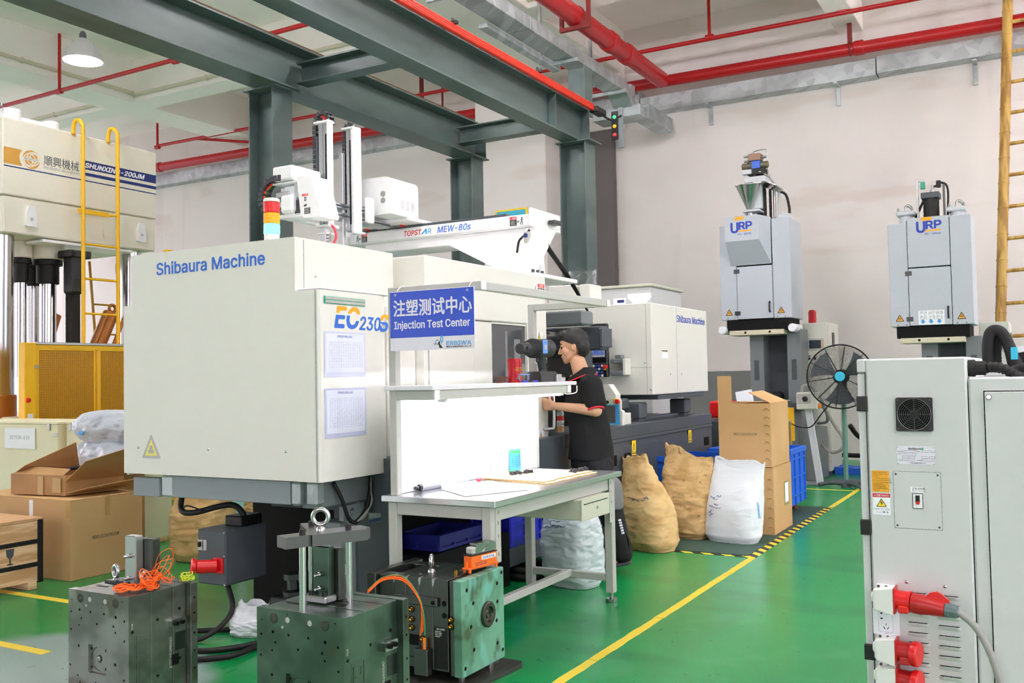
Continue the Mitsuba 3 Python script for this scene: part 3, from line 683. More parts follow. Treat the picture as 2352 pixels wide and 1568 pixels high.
obj(hp + '__stop_plate', M().box(-3.318, -3.298, 7.435, 7.441, 1.345, 1.39, .001), 'label_yellow')
obj(hp + '__stop_button', M().cyl((-3.297, 7.44, 1.372), (-3.297, 7.40, 1.372), .016, n=16, bevel=.003), 'red_plastic', 40)
mat('screen_blue', (120, 150, 235), .15); mat('screen_light', (190, 205, 250), .2); mat('screen_deep', (70, 96, 205), .2); mat('screen_grey', (205, 200, 190), .2); mat('key_blue', (60, 88, 180), .4)
part(I, 'panel_arm', M().box(-3.285, -3.165, 7.5, 7.62, 1.40, 1.44, .006).box(-3.25, -3.19, 7.52, 7.6, 1.44, 1.475, .006), 'mid_grey_paint')
part(I, 'panel_arm', M().box(-3.285, -3.165, 7.5, 7.62, 1.295, 1.335, .006), 'mid_grey_paint')
part(I, 'arm_cover', M().box(-3.17, -3.145, 7.5, 7.62, 1.30, 1.44, .003), 'ivory')
part(I, 'pendant_post', M().prism([(-3.22, .82), (-3.09, .82), (-3.09, 1.14), (-3.15, 1.225), (-3.22, 1.225)], .1, frame((0, 7.25, 0), (1, 0, 0), (0, 0, 1))), 'ivory')
part(I, 'oil_hopper', M().cyl((-3.55, 5.95, .93), (-3.55, 6.2, .93), .1, n=20), 'black_plastic', 40)

# robot teach pendant in its holder
tp = thing('teach_pendant', 'grey robot teach pendant with a blue framed screen hung on the machine post', 'controller')
part(tp, 'body', M().prism(sg.box(-3.125, .865, -2.985, 1.11).buffer(-.02).buffer(.02, quad_segs=4), .03, frame((0, 7.03, 0), (1, 0, 0), (0, 0, 1))), 'cabinet_cream2', 30)
mat('cabinet_cream2', (214, 212, 200), .4)
part(tp, 'blue_frame', M().prism(sg.box(-3.105, .905, -2.995, 1.065), .0325, frame((0, 7.03, 0), (1, 0, 0), (0, 0, 1))), 'pendant_blue')
mat('pendant_blue', (60, 170, 226), .4)
part(tp, 'screen', M().prism(sg.box(-3.10, .918, -3.03, 1.058), .0335, frame((0, 7.03, 0), (1, 0, 0), (0, 0, 1))), 'screen_dark2')
mat('screen_dark2', (92, 90, 88), .2)
for i in range(6): part(tp, 'soft_key', M().box(-3.022, -3.006, 6.994, 6.999, .93 + i * .021, .944 + i * .021, .001), 'light_blue_plastic')
part(tp, 'stop_button', M().cyl((-3.005, 7.0, 1.09), (-3.005, 6.97, 1.09), .018, n=16, bevel=.003), 'red_plastic', 40)
part(tp, 'stop_collar', M().cyl((-3.02, 7.0, 1.098), (-3.02, 6.985, 1.098), .016, n=14), 'label_yellow', 40)
part(tp, 'key_switch', M().cyl((-3.095, 7.0, 1.085), (-3.095, 6.98, 1.085), .012, n=14), 'soft_black', 40)
part(tp, 'amber_knob', M().cyl((-3.115, 7.0, 1.05), (-3.115, 6.985, 1.05), .010, n=12), 'orange_print', 40)
part(tp, 'holder_clip', M().prism([(-3.14, .84), (-3.128, .84), (-3.128, 1.0), (-3.15, 1.02)], .05, frame((0, 7.04, 0), (1, 0, 0), (0, 0, 1))), 'white_plastic')
part(tp, 'holder_clip', M().prism([(-2.982, .85), (-2.97, .85), (-2.965, 1.01), (-2.982, 1.02)], .05, frame((0, 7.04, 0), (1, 0, 0), (0, 0, 1))), 'white_plastic')
part(tp, 'holder_back', M().box(-3.12, -3.0, 7.04, 7.25, .83, .99, .004), 'ivory')
# ---------------------------------------------------------------- the workbench and what is on it
B = thing('workbench', 'grey steel workbench with stainless top and overhead frame beside the machine', 'workbench')
mat('bench_top', (196, 198, 200), .16, .85)
part(B, 'worktop', M().box(-2.81, -2.175, 3.655, 5.095, .716, .745, .003), 'bench_top')
LEGS = ((-2.76, 3.70), (-2.235, 3.70), (-2.76, 5.045), (-2.235, 5.045))
for x, y in LEGS:
    k = part(B, 'leg', M().box(x - .024, x + .024, y - .024, y + .024, .055, .716, .003), 'bench_grey')
    obj(k + '__foot', M().lathe([(0, 0), (.032, 0), (.034, .01), (.034, .022), (.012, .028), (.012, .056), (0, .056)], (x, y, 0), (0, 0, 1), 18), 'steel', 40)
for y in (3.70, 5.045):
    part(B, 'apron', M().box(-2.736, -2.259, y - .02, y + .02, .655, .715, .003), 'bench_grey')
    part(B, 'stretcher', M().box(-2.736, -2.259, y - .018, y + .018, .12, .16, .003), 'bench_grey')
for x in (-2.755, -2.235):
    part(B, 'apron', M().box(x - .016, x + .02, 3.724, 5.02, .645, .715, .003), 'bench_grey')
part(B, 'stretcher', M().box(-2.515, -2.475, 3.71, 5.03, .13, .17, .003), 'bench_grey')
for y in (3.735, 5.01):
    bk = part(B, 'corner_bracket', M().prism(rpoly(0, 0, .046, .25, .006), .004, right(-2.211, y - .023, .46)), 'bench_grey')
    for z in (.49, .57, .63, .68):
        obj(bk + '__slot', M().box(-2.2075, -2.2065, y - .002, y + .002, z, z + .016, .0005), 'black_plastic')
dw = part(B, 'drawer', M().box(-2.62, -2.178, 4.55, 4.90, .535, .643, .004), 'cabinet_ivory')
mat('cabinet_ivory', (196, 196, 180), .45)
obj(dw + '__front', M().box(-2.18, -2.172, 4.545, 4.905, .53, .645, .003), 'cabinet_ivory')
obj(dw + '__pull_slot', M().box(-2.1735, -2.171, 4.57, 4.88, .614, .619, .001), 'black_plastic')
obj(dw + '__lock', M().cyl((-2.172, 4.735, .585), (-2.166, 4.735, .585), .008, n=14), 'chrome', 40)
# upper frame
for y in (3.70, 5.11):
    part(B, 'post', M().box(-2.772, -2.73, y - .02, y + .02, .745, 1.742, .003), 'bench_grey')
    part(B, 'top_arm', M().box(-2.73, -2.245, y - .02, y + .02, 1.702, 1.742, .003), 'bench_grey')
    part(B, 'end_cap', M().box(-2.245, -2.238, y - .02, y + .02, 1.702, 1.742, .004), 'white_plastic')
    part(B, 'shelf_arm', M().box(-2.73, -2.512, y - .02, y + .02, 1.20, 1.245, .003), 'bench_grey')
    part(B, 'end_cap', M().box(-2.512, -2.505, y - .02, y + .02, 1.20, 1.245, .004), 'white_plastic')
part(B, 'top_rail', M().box(-2.285, -2.245, 3.72, 5.09, 1.702, 1.742, .003), 'bench_grey')
part(B, 'shelf', M().box(-2.79, -2.505, 3.66, 5.21, 1.246, 1.268, .003), 'white_laminate')
mat('white_laminate', (214, 214, 220), .3)
part(B, 'shelf_rail', M().box(-2.545, -2.515, 3.72, 5.09, 1.20, 1.245, .003), 'bench_grey')
part(B, 'back_panel', M().box(-2.765, -2.75, 3.72, 5.09, .747, 1.225, .002), 'white_board')
mat('white_board', (232, 232, 236), .35)
L = thing('tube_light', 'glowing white tube light mounted under the bench shelf', 'lamp')
part(L, 'batten', M().box(-2.64, -2.585, 3.90, 5.19, 1.212, 1.245, .004), 'white_plastic')
part(L, 'end_holder', M().box(-2.635, -2.59, 5.16, 5.20, 1.182, 1.215, .003).box(-2.605, -2.590, 5.12, 5.14, 1.215, 1.23, .002), 'white_plastic')
part(L, 'end_holder', M().box(-2.635, -2.59, 3.89, 3.92, 1.182, 1.215, .003), 'white_plastic')
part(L, 'switch', M().box(-2.586, -2.582, 5.10, 5.115, 1.218, 1.232, .001), 'red_plastic')
part(L, 'lead', M().tube(bez([(-2.60, 5.2, 1.2), (-2.58, 5.23, 1.19), (-2.53, 5.25, 1.20), (-2.52, 5.24, 1.24)], 16), .004, 6), 'white_plastic', True)
k = number(L + '__tube')
scene[k] = mikit.ply(M().cyl((-2.612, 3.92, 1.195), (-2.612, 5.17, 1.195), .014, n=16).get(), 'mat_white_plastic', 40, emitter={'type': 'area', 'radiance': {'type': 'rgb', 'value': [TUBE, TUBE * 1.02, TUBE * 1.1]}})
# hanging sign
S = thing('hanging_sign', 'blue and white sign reading Injection Test Center hung from the bench frame', 'sign')
part(S, 'board', M().prism(rpoly(-2.731, 1.434, -2.258, 1.716, .004), .004, frame((0, 3.648, 0), (1, 0, 0), (0, 0, 1))), 'sign_white')
part(S, 'blue_field', M().prism(sg.box(-2.7305, 1.495, -2.2605, 1.713), .0048, frame((0, 3.648, 0), (1, 0, 0), (0, 0, 1)), .003), 'sign_blue')
sf = lambda x, z: front(x, 3.6432, z)
part(S, 'chinese_lettering', M().text('注塑测试中心', .062, sf(-2.713, 1.604), font='cjk', wmax=.438, bold=.022), 'sign_white')
part(S, 'lettering', M().text('Injection Test Center', .034, sf(-2.708, 1.538), wmax=.424, bold=.028), 'sign_white')
part(S, 'company_lettering', M().text('ERBIWA', .019, sf(-2.415, 1.452), wmax=.135, stretch=1.2), 'sky_print')
part(S, 'company_line', M().text('MOULD INDUSTRIAL CO., LTD', .0055, sf(-2.413, 1.4425), wmax=.135), 'black_print')
kx, kz = -2.482, 1.441
part(S, 'logo_dark', M().prism([(0, .018), (.028, .018), (.028, .0205), (0, .0205)], .001, sf(kx, kz)).prism([(.022, .018), (.03, .032), (.034, .030), (.034, .018), (.05, .0), (.032, 0), (.028, .016)], .001, sf(kx, kz)).prism([(.014, .036), (.026, .036), (.026, .0385), (.014, .0385)], .001, sf(kx, kz)), 'black_print')
part(S, 'logo_light', M().prism(sg.Polygon([(.044, .061), (.054, .043), (.044, .020), (.034, .040)]).difference(sg.Polygon([(.044, .055), (.050, .043), (.044, .027), (.038, .040)])), .001, sf(kx, kz)).prism([(.006, .022), (.012, .036), (.015, .036), (.009, .022)], .001, sf(kx, kz)), 'sky_print')
for x in (-2.70, -2.295):
    part(S, 'cord', M().tube(bez([(x, 3.644, 1.70), (x + .004, 3.668, 1.732), (x + .01, 3.69, 1.7455), (x + .012, 3.725, 1.745)], 14), .0022, 6), 'white_plastic', True)
    part(S, 'eyelet', M().torus((x, 3.6435, 1.70), (0, 1, 0), .005, .0018, 12, 6), 'chrome', True)

# --- on the shelf
zs = 1.268
t = thing('torque_driver', 'black pistol grip torque driver standing on its charging base on the shelf', 'power tool')
gx, gy = -2.63, 4.95
A = np.array
part(t, 'body', M().lathe([(0, 0), (.052, 0), (.056, .006), (.057, .03), (.056, .12), (.054, .19), (.046, .235), (.036, .275), (.030, .29), (.0, .29)], (gx, gy + .135, 1.468), (0, -1, -.015), 28), 'tool_black', 40)
mat('tool_black', (42, 44, 46), .5)
part(t, 'end_disc', M().lathe([(0, 0), (.05, 0), (.046, .006), (0, .008)], (gx, gy + .136, 1.468), (0, 1, 0), 28), 'dark_grey_paint', 40)
for k in range(8):
    part(t, 'grip_ring', M().torus((gx, gy - .048 - k * .0125, 1.466), (0, 1, 0), .0555 - max(0, k - 2) * .0036, .0022, 28, 6), 'tool_black', True)
part(t, 'drive_head', M().cyl((gx, gy - .15, 1.463), (gx, gy - .225, 1.462), .031, n=24, bevel=.004), 'tool_black', 40)
part(t, 'head_hole', M().cyl((gx + .0285, gy - .19, 1.464), (gx + .032, gy - .19, 1.464), .0115, n=14), 'deep_black', 40)
kk = part(t, 'display', M().prism(rpoly(-.028, -.04, .028, .04, .004), .004, right(gx + .0545, gy - .015, 1.475)), 'light_blue_plastic')
obj(kk + '__screen', M().prism(sg.box(-.012, -.016, .014, .010), .0052, right(gx + .0545, gy - .015, 1.475)), 'label_grey')
obj(kk + '__button', M().prism(sg.Point(-.008, .024).buffer(.003).union(sg.Point(.008, .024).buffer(.003)), .0055, right(gx + .0545, gy - .015, 1.475)), 'navy_print')
hull = lambda pts: trimesh.convex.convex_hull(np.array(pts))
part(t, 'handle', M().mesh(trimesh.util.concatenate([trimesh.convex.convex_hull(np.array([(gx + dx, gy + y0 + dy, z) for z, y0, r in (a, b) for dx, dy in [(.6 * r * math.cos(q), r * math.sin(q)) for q in np.linspace(0, 2 * PI, 14)[:-1]]])) for a, b in zip(((1.43, .03, .05), (1.39, .045, .042), (1.34, .06, .038)), ((1.39, .045, .042), (1.34, .06, .038), (1.322, .062, .04)))])), 'tool_black', 40)
for k in range(6):
    part(t, 'grip_groove', M().tube([(gx + .0262, gy + .045 + k * .003, 1.402 - k * .014), (gx + .0262, gy + .078 + k * .002, 1.390 - k * .014)], .002, 6), 'soft_black', True)
part(t, 'trigger', M().box(gx - .008, gx + .008, gy - .018, gy + .005, 1.385, 1.42, .004), 'black_plastic')
part(t, 'base', M().mesh(hull([(gx + sx * a, gy + .05 + sy * b, z) for z, a, b in ((zs + .001, .055, .12), (zs + .035, .055, .12), (zs + .062, .035, .10)) for sx in (-1, 1) for sy in (-1, 1)])), 'tool_black', 20)
part(t, 'base_label', M().prism(sg.box(0, 0, .042, .022), .001, frame((gx + .0475, gy + .10, zs + .043), (0, 1, 0), (-.6, 0, .8))), 'label_white')
t = thing('tea_tin', 'round red tin with gold print on the shelf beside the torque driver', 'tin')
part(t, 'body', M().lathe([(0, 0), (.040, 0), (.042, .003), (.042, .118), (.0, .118)], (-2.65, 4.70, zs), (0, 0, 1), 32), 'tin_red', 40)
part(t, 'lid', M().lathe([(.0435, 0), (.0435, .014), (.040, .02), (0, .021)], (-2.65, 4.70, zs + .116), (0, 0, 1), 32), 'tin_red', 40)
mat('tin_red', (168, 22, 34), .25, .3)
def wrap_text(t, nm, s, h, c, r, z, a0, m, font='cjk', d=.0008):
    """Lettering bent round an upright cylinder; a0 = angle of its middle."""
    g = glyphs(s, font); b = g.bounds
    mm = M().prism(affinity.scale(affinity.translate(g, -(b[0] + b[2]) / 2, 0), h, h, origin=(0, 0)), d).get()
    mm = mm.subdivide_to_size(.006) if max(mm.extents) > .02 else mm
    v = mm.vertices; an = a0 + v[:, 0] / r; rr = r + v[:, 2]
    return part(t, nm, M().raw(np.c_[c[0] + rr * np.cos(an), c[1] + rr * np.sin(an), z + v[:, 1]], mm.faces), m)
wrap_text(t, 'print', '北京茶叶', .010, (-2.65, 4.70), .0425, zs + .078, -.35, 'gold_print')
wrap_text(t, 'print', '特级红茶罐', .009, (-2.65, 4.70), .0425, zs + .066, -.35, 'gold_print')
for k in range(4):
    wrap_text(t, 'print', '茶品香', .007, (-2.65, 4.70), .0425, zs + .018 + k * .011, -.6 + .2 * k, 'gold_print')
t = thing('wire_bundle', 'small tangle of brown wire behind the red tin', 'wire')
random.seed(8)
mm = M()
for k in range(14):
    c = A([-2.69 + random.uniform(-.02, .02), 4.62 + random.uniform(-.03, .05) + (.14 if k > 9 else 0), zs + .018]); r = random.uniform(.02, .04); a0 = random.uniform(0, 6); tl = random.uniform(-.25, .25)
    mm.tube([c + A([r * .8 * math.cos(q), r * math.sin(q), .018 * math.sin(q * 1.0 + a0) * (1 if k % 2 else -.8)]) for q in np.linspace(0, 5.6, 18)], .0016, 5)
obj(t, mm, 'copper_wire', True)
mat('copper_wire', (110, 66, 48), .45)
t = thing('safety_glasses', 'clear safety glasses with blue temples on the shelf before the red tin', 'glasses')
part(t, 'lens', M().mesh(trimesh.Trimesh(*(lambda a, z: (np.array([(-2.57 + .03 * math.cos(q), 4.655 + .045 * math.sin(q), zs + .004 + zz) for q in a for zz in z]), np.array([f for i in range(len(a) - 1) for j in range(len(z) - 1) for f in ((i * len(z) + j, (i + 1) * len(z) + j, (i + 1) * len(z) + j + 1), (i * len(z) + j, (i + 1) * len(z) + j + 1, i * len(z) + j + 1))])))(np.linspace(-1.5, 1.5, 14), (0, .02, .04)), process=False)), 'clear_plastic', True)
part(t, 'brow_frame', M().tube([(-2.57 + .031 * math.cos(q), 4.655 + .046 * math.sin(q), zs + .045) for q in np.linspace(-1.6, 1.6, 14)], .003, 6), 'light_blue_plastic', True)
part(t, 'temple', M().tube(bez([(-2.57, 4.70, zs + .045), (-2.585, 4.75, zs + .03), (-2.61, 4.78, zs + .012)], 12), .0032, 6), 'light_blue_plastic', True)
part(t, 'temple', M().tube(bez([(-2.57, 4.61, zs + .045), (-2.60, 4.66, zs + .022), (-2.62, 4.71, zs + .008)], 12), .0032, 6), 'light_blue_plastic', True)
t = thing('pen', 'blue capped pen lying on the shelf edge beside the safety glasses', 'pen')
part(t, 'barrel', M().cyl((-2.535, 4.58, zs + .006), (-2.535, 4.64, zs + .006), .005, n=10), 'deep_blue_plastic', 40)
part(t, 'grip', M().cyl((-2.535, 4.64, zs + .006), (-2.535, 4.70, zs + .006), .0055, n=10), 'black_plastic', 40)
part(t, 'cap', M().cyl((-2.535, 4.70, zs + .006), (-2.535, 4.755, zs + .006), .006, n=10), 'deep_blue_plastic', 40)
def block(name, label, x0, x1, y0, y1, z0, z1, m='aluminium', poly=None):
    if poly is None: return solo(name, M().box(x0, x1, y0, y1, z0, z1, .003), m, label, 'metal block')
    return solo(name, M().prism(poly, x1 - x0, frame((x0, 0, 0), (0, 1, 0), (0, 0, 1))), m, label, 'metal block')
block('steel_block', 'square silver block on the shelf right of the charging base', -2.60, -2.56, 5.055, 5.12, zs, zs + .045)
block('steel_block', 'lowest silver block nearest the right end of the shelf', -2.60, -2.565, 5.13, 5.18, zs, zs + .026)
block('steel_block', 'stepped grey block standing behind the charging base on the shelf', -2.75, -2.72, 0, 0, 0, 0, 'label_grey', [(4.86, zs), (5.0, zs), (5.0, zs + .06), (4.95, zs + .065), (4.95, zs + .11), (4.885, zs + .11), (4.885, zs + .065), (4.86, zs + .06)])
block('steel_block', 'stepped grey block standing on the shelf behind the driver handle', -2.73, -2.70, 0, 0, 0, 0, 'label_grey', [(5.04, zs), (5.15, zs), (5.14, zs + .075), (5.115, zs + .075), (5.115, zs + .11), (5.06, zs + .11), (5.06, zs + .07), (5.04, zs + .07)])

# --- on the worktop
zt = .745
def spray_can(name, label, x, y, r, h, body, tf, zt=.745):
    t = thing(name, label, 'spray can')
    part(t, 'body', M().lathe([(0, 0), (r * .94, 0), (r, .005), (r, h * .82), (r * .86, h * .86), (r * .80, h * .88), (0, h * .88)], (x, y, zt + .004), (0, 0, 1), 30), body, 40)
    part(t, 'cap', M().lathe([(r * .78, 0), (r * .78, h * .10), (r * .5, h * .12), (0, h * .12)], (x, y, zt + .004 + h * .88), (0, 0, 1), 24), 'white_plastic', 40)
    return t
t = spray_can('spray_can', 'white printed spray can standing against the bench back panel', -2.705, 4.455, .030, .165, 'white_plastic', None)
for i in range(9):
    wrap_text(t, 'print', 'Release agent', .0045, (-2.705, 4.455), .0302, zt + .03 + i * .0115, -.9, 'violet_print', 'inter', .0004)
mat('violet_print', (120, 116, 190), .5)
part(t, 'stripe', M().box(-2.6775, -2.6745, 4.463, 4.466, zt + .01, zt + .13, .0005), 'grey_print')
t = spray_can('spray_can', 'blue and green spray can standing near the rear post of the bench', -2.715, 4.80, .032, .155, 'can_blue', None)
mat('can_blue', (70, 160, 226), .35); mat('can_green', (70, 196, 96), .35)
part(t, 'band', M().lathe([(.0325, 0), (.0327, .0), (.0327, .012), (.0325, .012)], (-2.715, 4.80, zt + .006), (0, 0, 1), 30), 'can_green', 40)
part(t, 'band', M().lathe([(.0325, 0), (.0327, .0), (.0327, .014), (.0325, .014)], (-2.715, 4.80, zt + .117), (0, 0, 1), 30), 'can_green', 40)
for i in range(6):
    wrap_text(t, 'print', 'CLEAN MOULD CARE', .004, (-2.715, 4.80), .0324, zt + .04 + i * .011, -.8, 'dark_blue_print', 'inter', .0004)
t = thing('hex_tool', 'grey hexagonal electric screwdriver body lying on the worktop', 'power tool')
a_, b_ = A([-2.73, 3.87, zt + .018]), A([-2.70, 4.26, zt + .018])
part(t, 'body', M().lathe([(0, 0), (.019, 0), (.019, .36), (.016, .385), (0, .385)], a_, b_ - a_, 6), 'tool_grey')
mat('tool_grey', (150, 154, 164), .4)
part(t, 'collar', M().lathe([(0, 0), (.014, 0), (.017, .006), (.017, .014), (0, .014)], a_ - (b_ - a_) / .391 * .013, b_ - a_, 12), 'dark_steel', 40)
part(t, 'bit', M().cyl(a_ - (b_ - a_) * .10, a_ - (b_ - a_) * .03, .009, n=12), 'dark_steel', 40)
t = solo('marker_cap', M().lathe([(0, 0), (.008, .002), (.009, .018), (.006, .032), (0, .034)], (-2.685, 4.33, zt + .009), (.2, 1, 0), 14), 'pink_plastic', 'small pink plastic cap behind the white paper pack', 'cap', smooth=40)
mat('pink_plastic', (232, 70, 92), .4)
# pack of paper
g = np.random.default_rng(4)
pts = []
nu, nv = 18, 14
c00, c10, c11, c01 = A([-2.66, 3.95]), A([-2.40, 3.76]), A([-2.24, 4.10]), A([-2.56, 4.30])
for i in range(nu):
    for j in range(nv):
        u, v = i / (nu - 1), j / (nv - 1)
        p = (1 - u) * (1 - v) * c00 + u * (1 - v) * c10 + u * v * c11 + (1 - u) * v * c01
        e = min(u, 1 - u, v, 1 - v)
        pts.append((p[0], p[1], zt + .004 + .022 * min(1, e * 5) + .004 * meshkit.noise(A([u * 4, v * 4, .3])) + (.02 * max(0, .12 - u) / .12 if v < .5 else 0)))
top_ = np.array(pts); bot_ = top_.copy(); bot_[:, 2] = zt + .0015
idx = lambda i, j: i * nv + j
F_ = []
for i in range(nu - 1):
    for j in range(nv - 1):
        a, b, c, d_ = idx(i, j), idx(i + 1, j), idx(i + 1, j + 1), idx(i, j + 1)
        F_ += [(a, b, c), (a, c, d_)] + [(a + nu * nv, c + nu * nv, b + nu * nv), (a + nu * nv, d_ + nu * nv, c + nu * nv)]
rim = [idx(i, 0) for i in range(nu)] + [idx(nu - 1, j) for j in range(1, nv)] + [idx(i, nv - 1) for i in range(nu - 2, -1, -1)] + [idx(0, j) for j in range(nv - 2, 0, -1)]
for a, b in zip(rim, rim[1:] + rim[:1]): F_ += [(a, a + nu * nv, b + nu * nv), (a, b + nu * nv, b)]
solo('paper_pack', M().raw(np.vstack([top_, bot_]), F_), 'white_paper', 'white wrapped pack lying near the front edge of the worktop', 'pack', smooth=50)
mat('white_paper', (240, 240, 240), .55)
# cardboard sheets
def card(name, label, poly, z0, th, m='card_light'):
    p = sg.Polygon(poly)
    t = thing(name, label, 'cardboard')
    part(t, 'sheet', M().prism(p, th, top(0, 0, z0)), m)
    part(t, 'fluted_edge', M().prism(p.buffer(.0012), th * .72, top(0, 0, z0), th * .25), 'card_edge')
    return t
mat('card_light', (232, 208, 150), .75); mat('card_edge', (150, 108, 62), .85)
rng = random.Random(2)
def ragged(a, b, n, amp):
    return [(a[0] + (b[0] - a[0]) * i / n + rng.uniform(-amp, amp), a[1] + (b[1] - a[1]) * i / n + rng.uniform(-amp, amp)) for i in range(1, n)]
card('cardboard_sheet', 'upper torn cardboard sheet lying under the black clips on the worktop', [(-2.735, 4.42), *ragged((-2.735, 4.42), (-2.30, 4.36), 8, .003), (-2.30, 4.36), *ragged((-2.30, 4.36), (-2.29, 4.94), 12, .012), (-2.29, 4.94), (-2.66, 4.97)], zt + .0065, .005)
card('cardboard_sheet', 'lower torn cardboard sheet peeking out below the other on the worktop', [(-2.70, 4.43), (-2.262, 4.335), *ragged((-2.262, 4.335), (-2.265, 4.95), 14, .010), (-2.265, 4.95), (-2.62, 4.965)], zt + .0008, .005)
def clips(label, x, y, n, seed, spread):
    rr = random.Random(seed); t = thing('plastic_clip', label, 'plastic part')
    for i in range(n):
        cx, cy, a = x + rr.uniform(-.3, .3) * spread, y + (i / (n - 1) - .5) * spread * 1.6, rr.uniform(0, 3)
        tf = place(cx, cy, zt + .0118, a)
        part(t, 'clip_piece', M(tf).box(-.018, .018, -.006, .006, 0, .008, .002).box(-.006, .006, -.012, .012, .004, .016 + .006 * rr.random(), .002).cyl((.012, 0, .003), (.012, 0, .018), .005, n=8), 'clip_black')
    return t
mat('clip_black', (46, 46, 54), .5)
clips('black moulded clip parts on the cardboard in front of the blue spray can', -2.60, 4.66, 7, 1, .09)
clips('black moulded clip parts at the torn right end of the cardboard', -2.36, 4.89, 7, 6, .09)
# crates under the machine, bag under the bench end
def ribbed_crate(name, label, x0, x1, y0, y1, z0, z1, m, group=None, wheels=False, wall=.012):
    t = thing(name, label, 'crate', group)
    o, i_ = sg.box(x0, y0, x1, y1), sg.box(x0 + wall, y0 + wall, x1 - wall, y1 - wall)
    part(t, 'shell', M().prism(o.difference(i_), z1, top(0, 0, 0), z0 + .012).box(x0, x1, y0, y1, z0, z0 + .015, .003), m)
    part(t, 'rim', M().prism(o.buffer(.022, join_style=2).difference(i_), z1, top(0, 0, 0), z1 - .045), m)
    h = z1 - z0
    nx, ny = max(2, round((x1 - x0) / .17)), max(2, round((y1 - y0) / .17))
    for k in range(nx + 1):
        x = x0 + (x1 - x0) * k / nx
        part(t, 'rib', M().box(x - .008, x + .008, y0 - .014, y0 + .002, z0 + .01, z1 - .04, .002), m)
    for k in range(ny + 1):
        y = y0 + (y1 - y0) * k / ny
        part(t, 'rib', M().box(x1 - .002, x1 + .014, y - .008, y + .008, z0 + .01, z1 - .04, .002), m)
    for z in (z0 + h * .18, z0 + h * .5, z0 + h * .82):
        part(t, 'rib', M().prism(o.buffer(.012, join_style=2).difference(i_), z + .008, top(0, 0, 0), z - .008), m)
    if wheels:
        for x, y in ((x0 + .08, y0 + .08), (x1 - .08, y0 + .08), (x1 - .08, y1 - .08), (x0 + .08, y1 - .08)):
            k = part(t, 'caster', M().box(x - .02, x + .02, y - .03, y + .03, .05, z0 + .005, .004), 'dark_steel')
            obj(k + '__wheel', M().cyl((x - .012, y, .035), (x + .012, y, .035), .035, n=18, bevel=.004), 'wheel_red', 40)
    return t
mat('wheel_red', (130, 34, 30), .5)
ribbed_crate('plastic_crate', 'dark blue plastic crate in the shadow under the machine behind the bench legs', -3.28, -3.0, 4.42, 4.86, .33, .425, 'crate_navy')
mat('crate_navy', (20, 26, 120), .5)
solo('shade_or_ledge_box', M().box(-3.29, -2.98, 4.30, 5.18, .002, .33, .004), 'deep_black', 'added black box painting the shade under the machine behind the bench', 'cover')  # added black block: the shade behind the bench legs as solid colour
ribbed_crate('plastic_crate', 'blue plastic crate under the machine seen between the bench legs', -3.28, -3.0, 5.22, 5.62, .22, .50, 'deep_blue_plastic')
solo('hose_reel', M().torus((-3.0, 5.45, .03), (0, 0, 1), .16, .022, 30, 8).torus((-3.0, 5.45, .07), (0, 0, 1), .15, .02, 30, 8), 'soft_black', 'coiled black hose on the floor under the bench end', 'hose', smooth=True)
solo('shade_or_ledge_box', M().box(-3.28, -3.0, 5.2, 5.64, .10, .22, .004), 'dark_grey_paint', 'dark grey ledge carrying the blue crate under the machine', 'cover')
# ---------------------------------------------------------------- the three steel moulds in front
def mould_steel(p, n, uv):
    f = FBM(p.x * 6, p.y * 6, p.z * 6, 4); g = FBM(p.x * 30, p.y * 30, p.z * 3, 2)
    c = MIX(L3((150, 152, 148)), L3((112, 116, 112)), SS(.35, .65, f))
    return MIX(c, L3((96, 84, 66)), .5 * SS(.62, .75, FBM(p.x * 9 + 3, p.y * 9, p.z * 9, 3)) + .12 * g)
mat('mould_steel', mikit.proc(mould_steel), rough=.34, metal=.85)
def mould_green(p, n, uv):
    f = FBM(p.x * 5, p.y * 5, p.z * 5, 4)
    c = MIX(L3((96, 116, 104)), L3((70, 88, 78)), SS(.35, .65, f))
    return MIX(c, L3((88, 76, 50)), .6 * SS(.6, .75, FBM(p.x * 7 + 9, p.y * 7, p.z * 7, 3)))
mat('mould_green', mikit.proc(mould_green), rough=.3, metal=.8)
def verdigris(p, n, uv):
    f = FBM(p.y * 8, p.z * 5, p.x * 5, 4); d = FBM(p.y * 14 + 5, p.z * 9, 1.0, 4)
    c = MIX(L3((84, 132, 108)), L3((112, 168, 146)), SS(.3, .6, f))
    c = MIX(c, L3((66, 78, 48)), .8 * SS(.5, .72, d))
    return MIX(c, L3((120, 190, 178)), .7 * SS(.62, .72, FBM(p.y * 11, p.z * 4, 8.0, 3)))
mat('verdigris', mikit.proc(verdigris), rough=.4, metal=.25)
mat('bronze_dark', (88, 84, 80), .3, 1.0)
mat('mould_dark', (92, 93, 92), .3, .9)

def eyebolt(t, p, axis, R, r, name='eyebolt'):
    p = np.asarray(p, float)
    k = part(t, name, M().torus(p + [0, 0, R + r + .012], axis, R, r, 36, 12), 'chrome', True)
    obj(k + '__collar', M().lathe([(0, 0), (r * 1.9, 0), (r * 1.9, .008), (r * 1.2, .016), (0, .018)], p, (0, 0, 1), 18), 'chrome', 40)

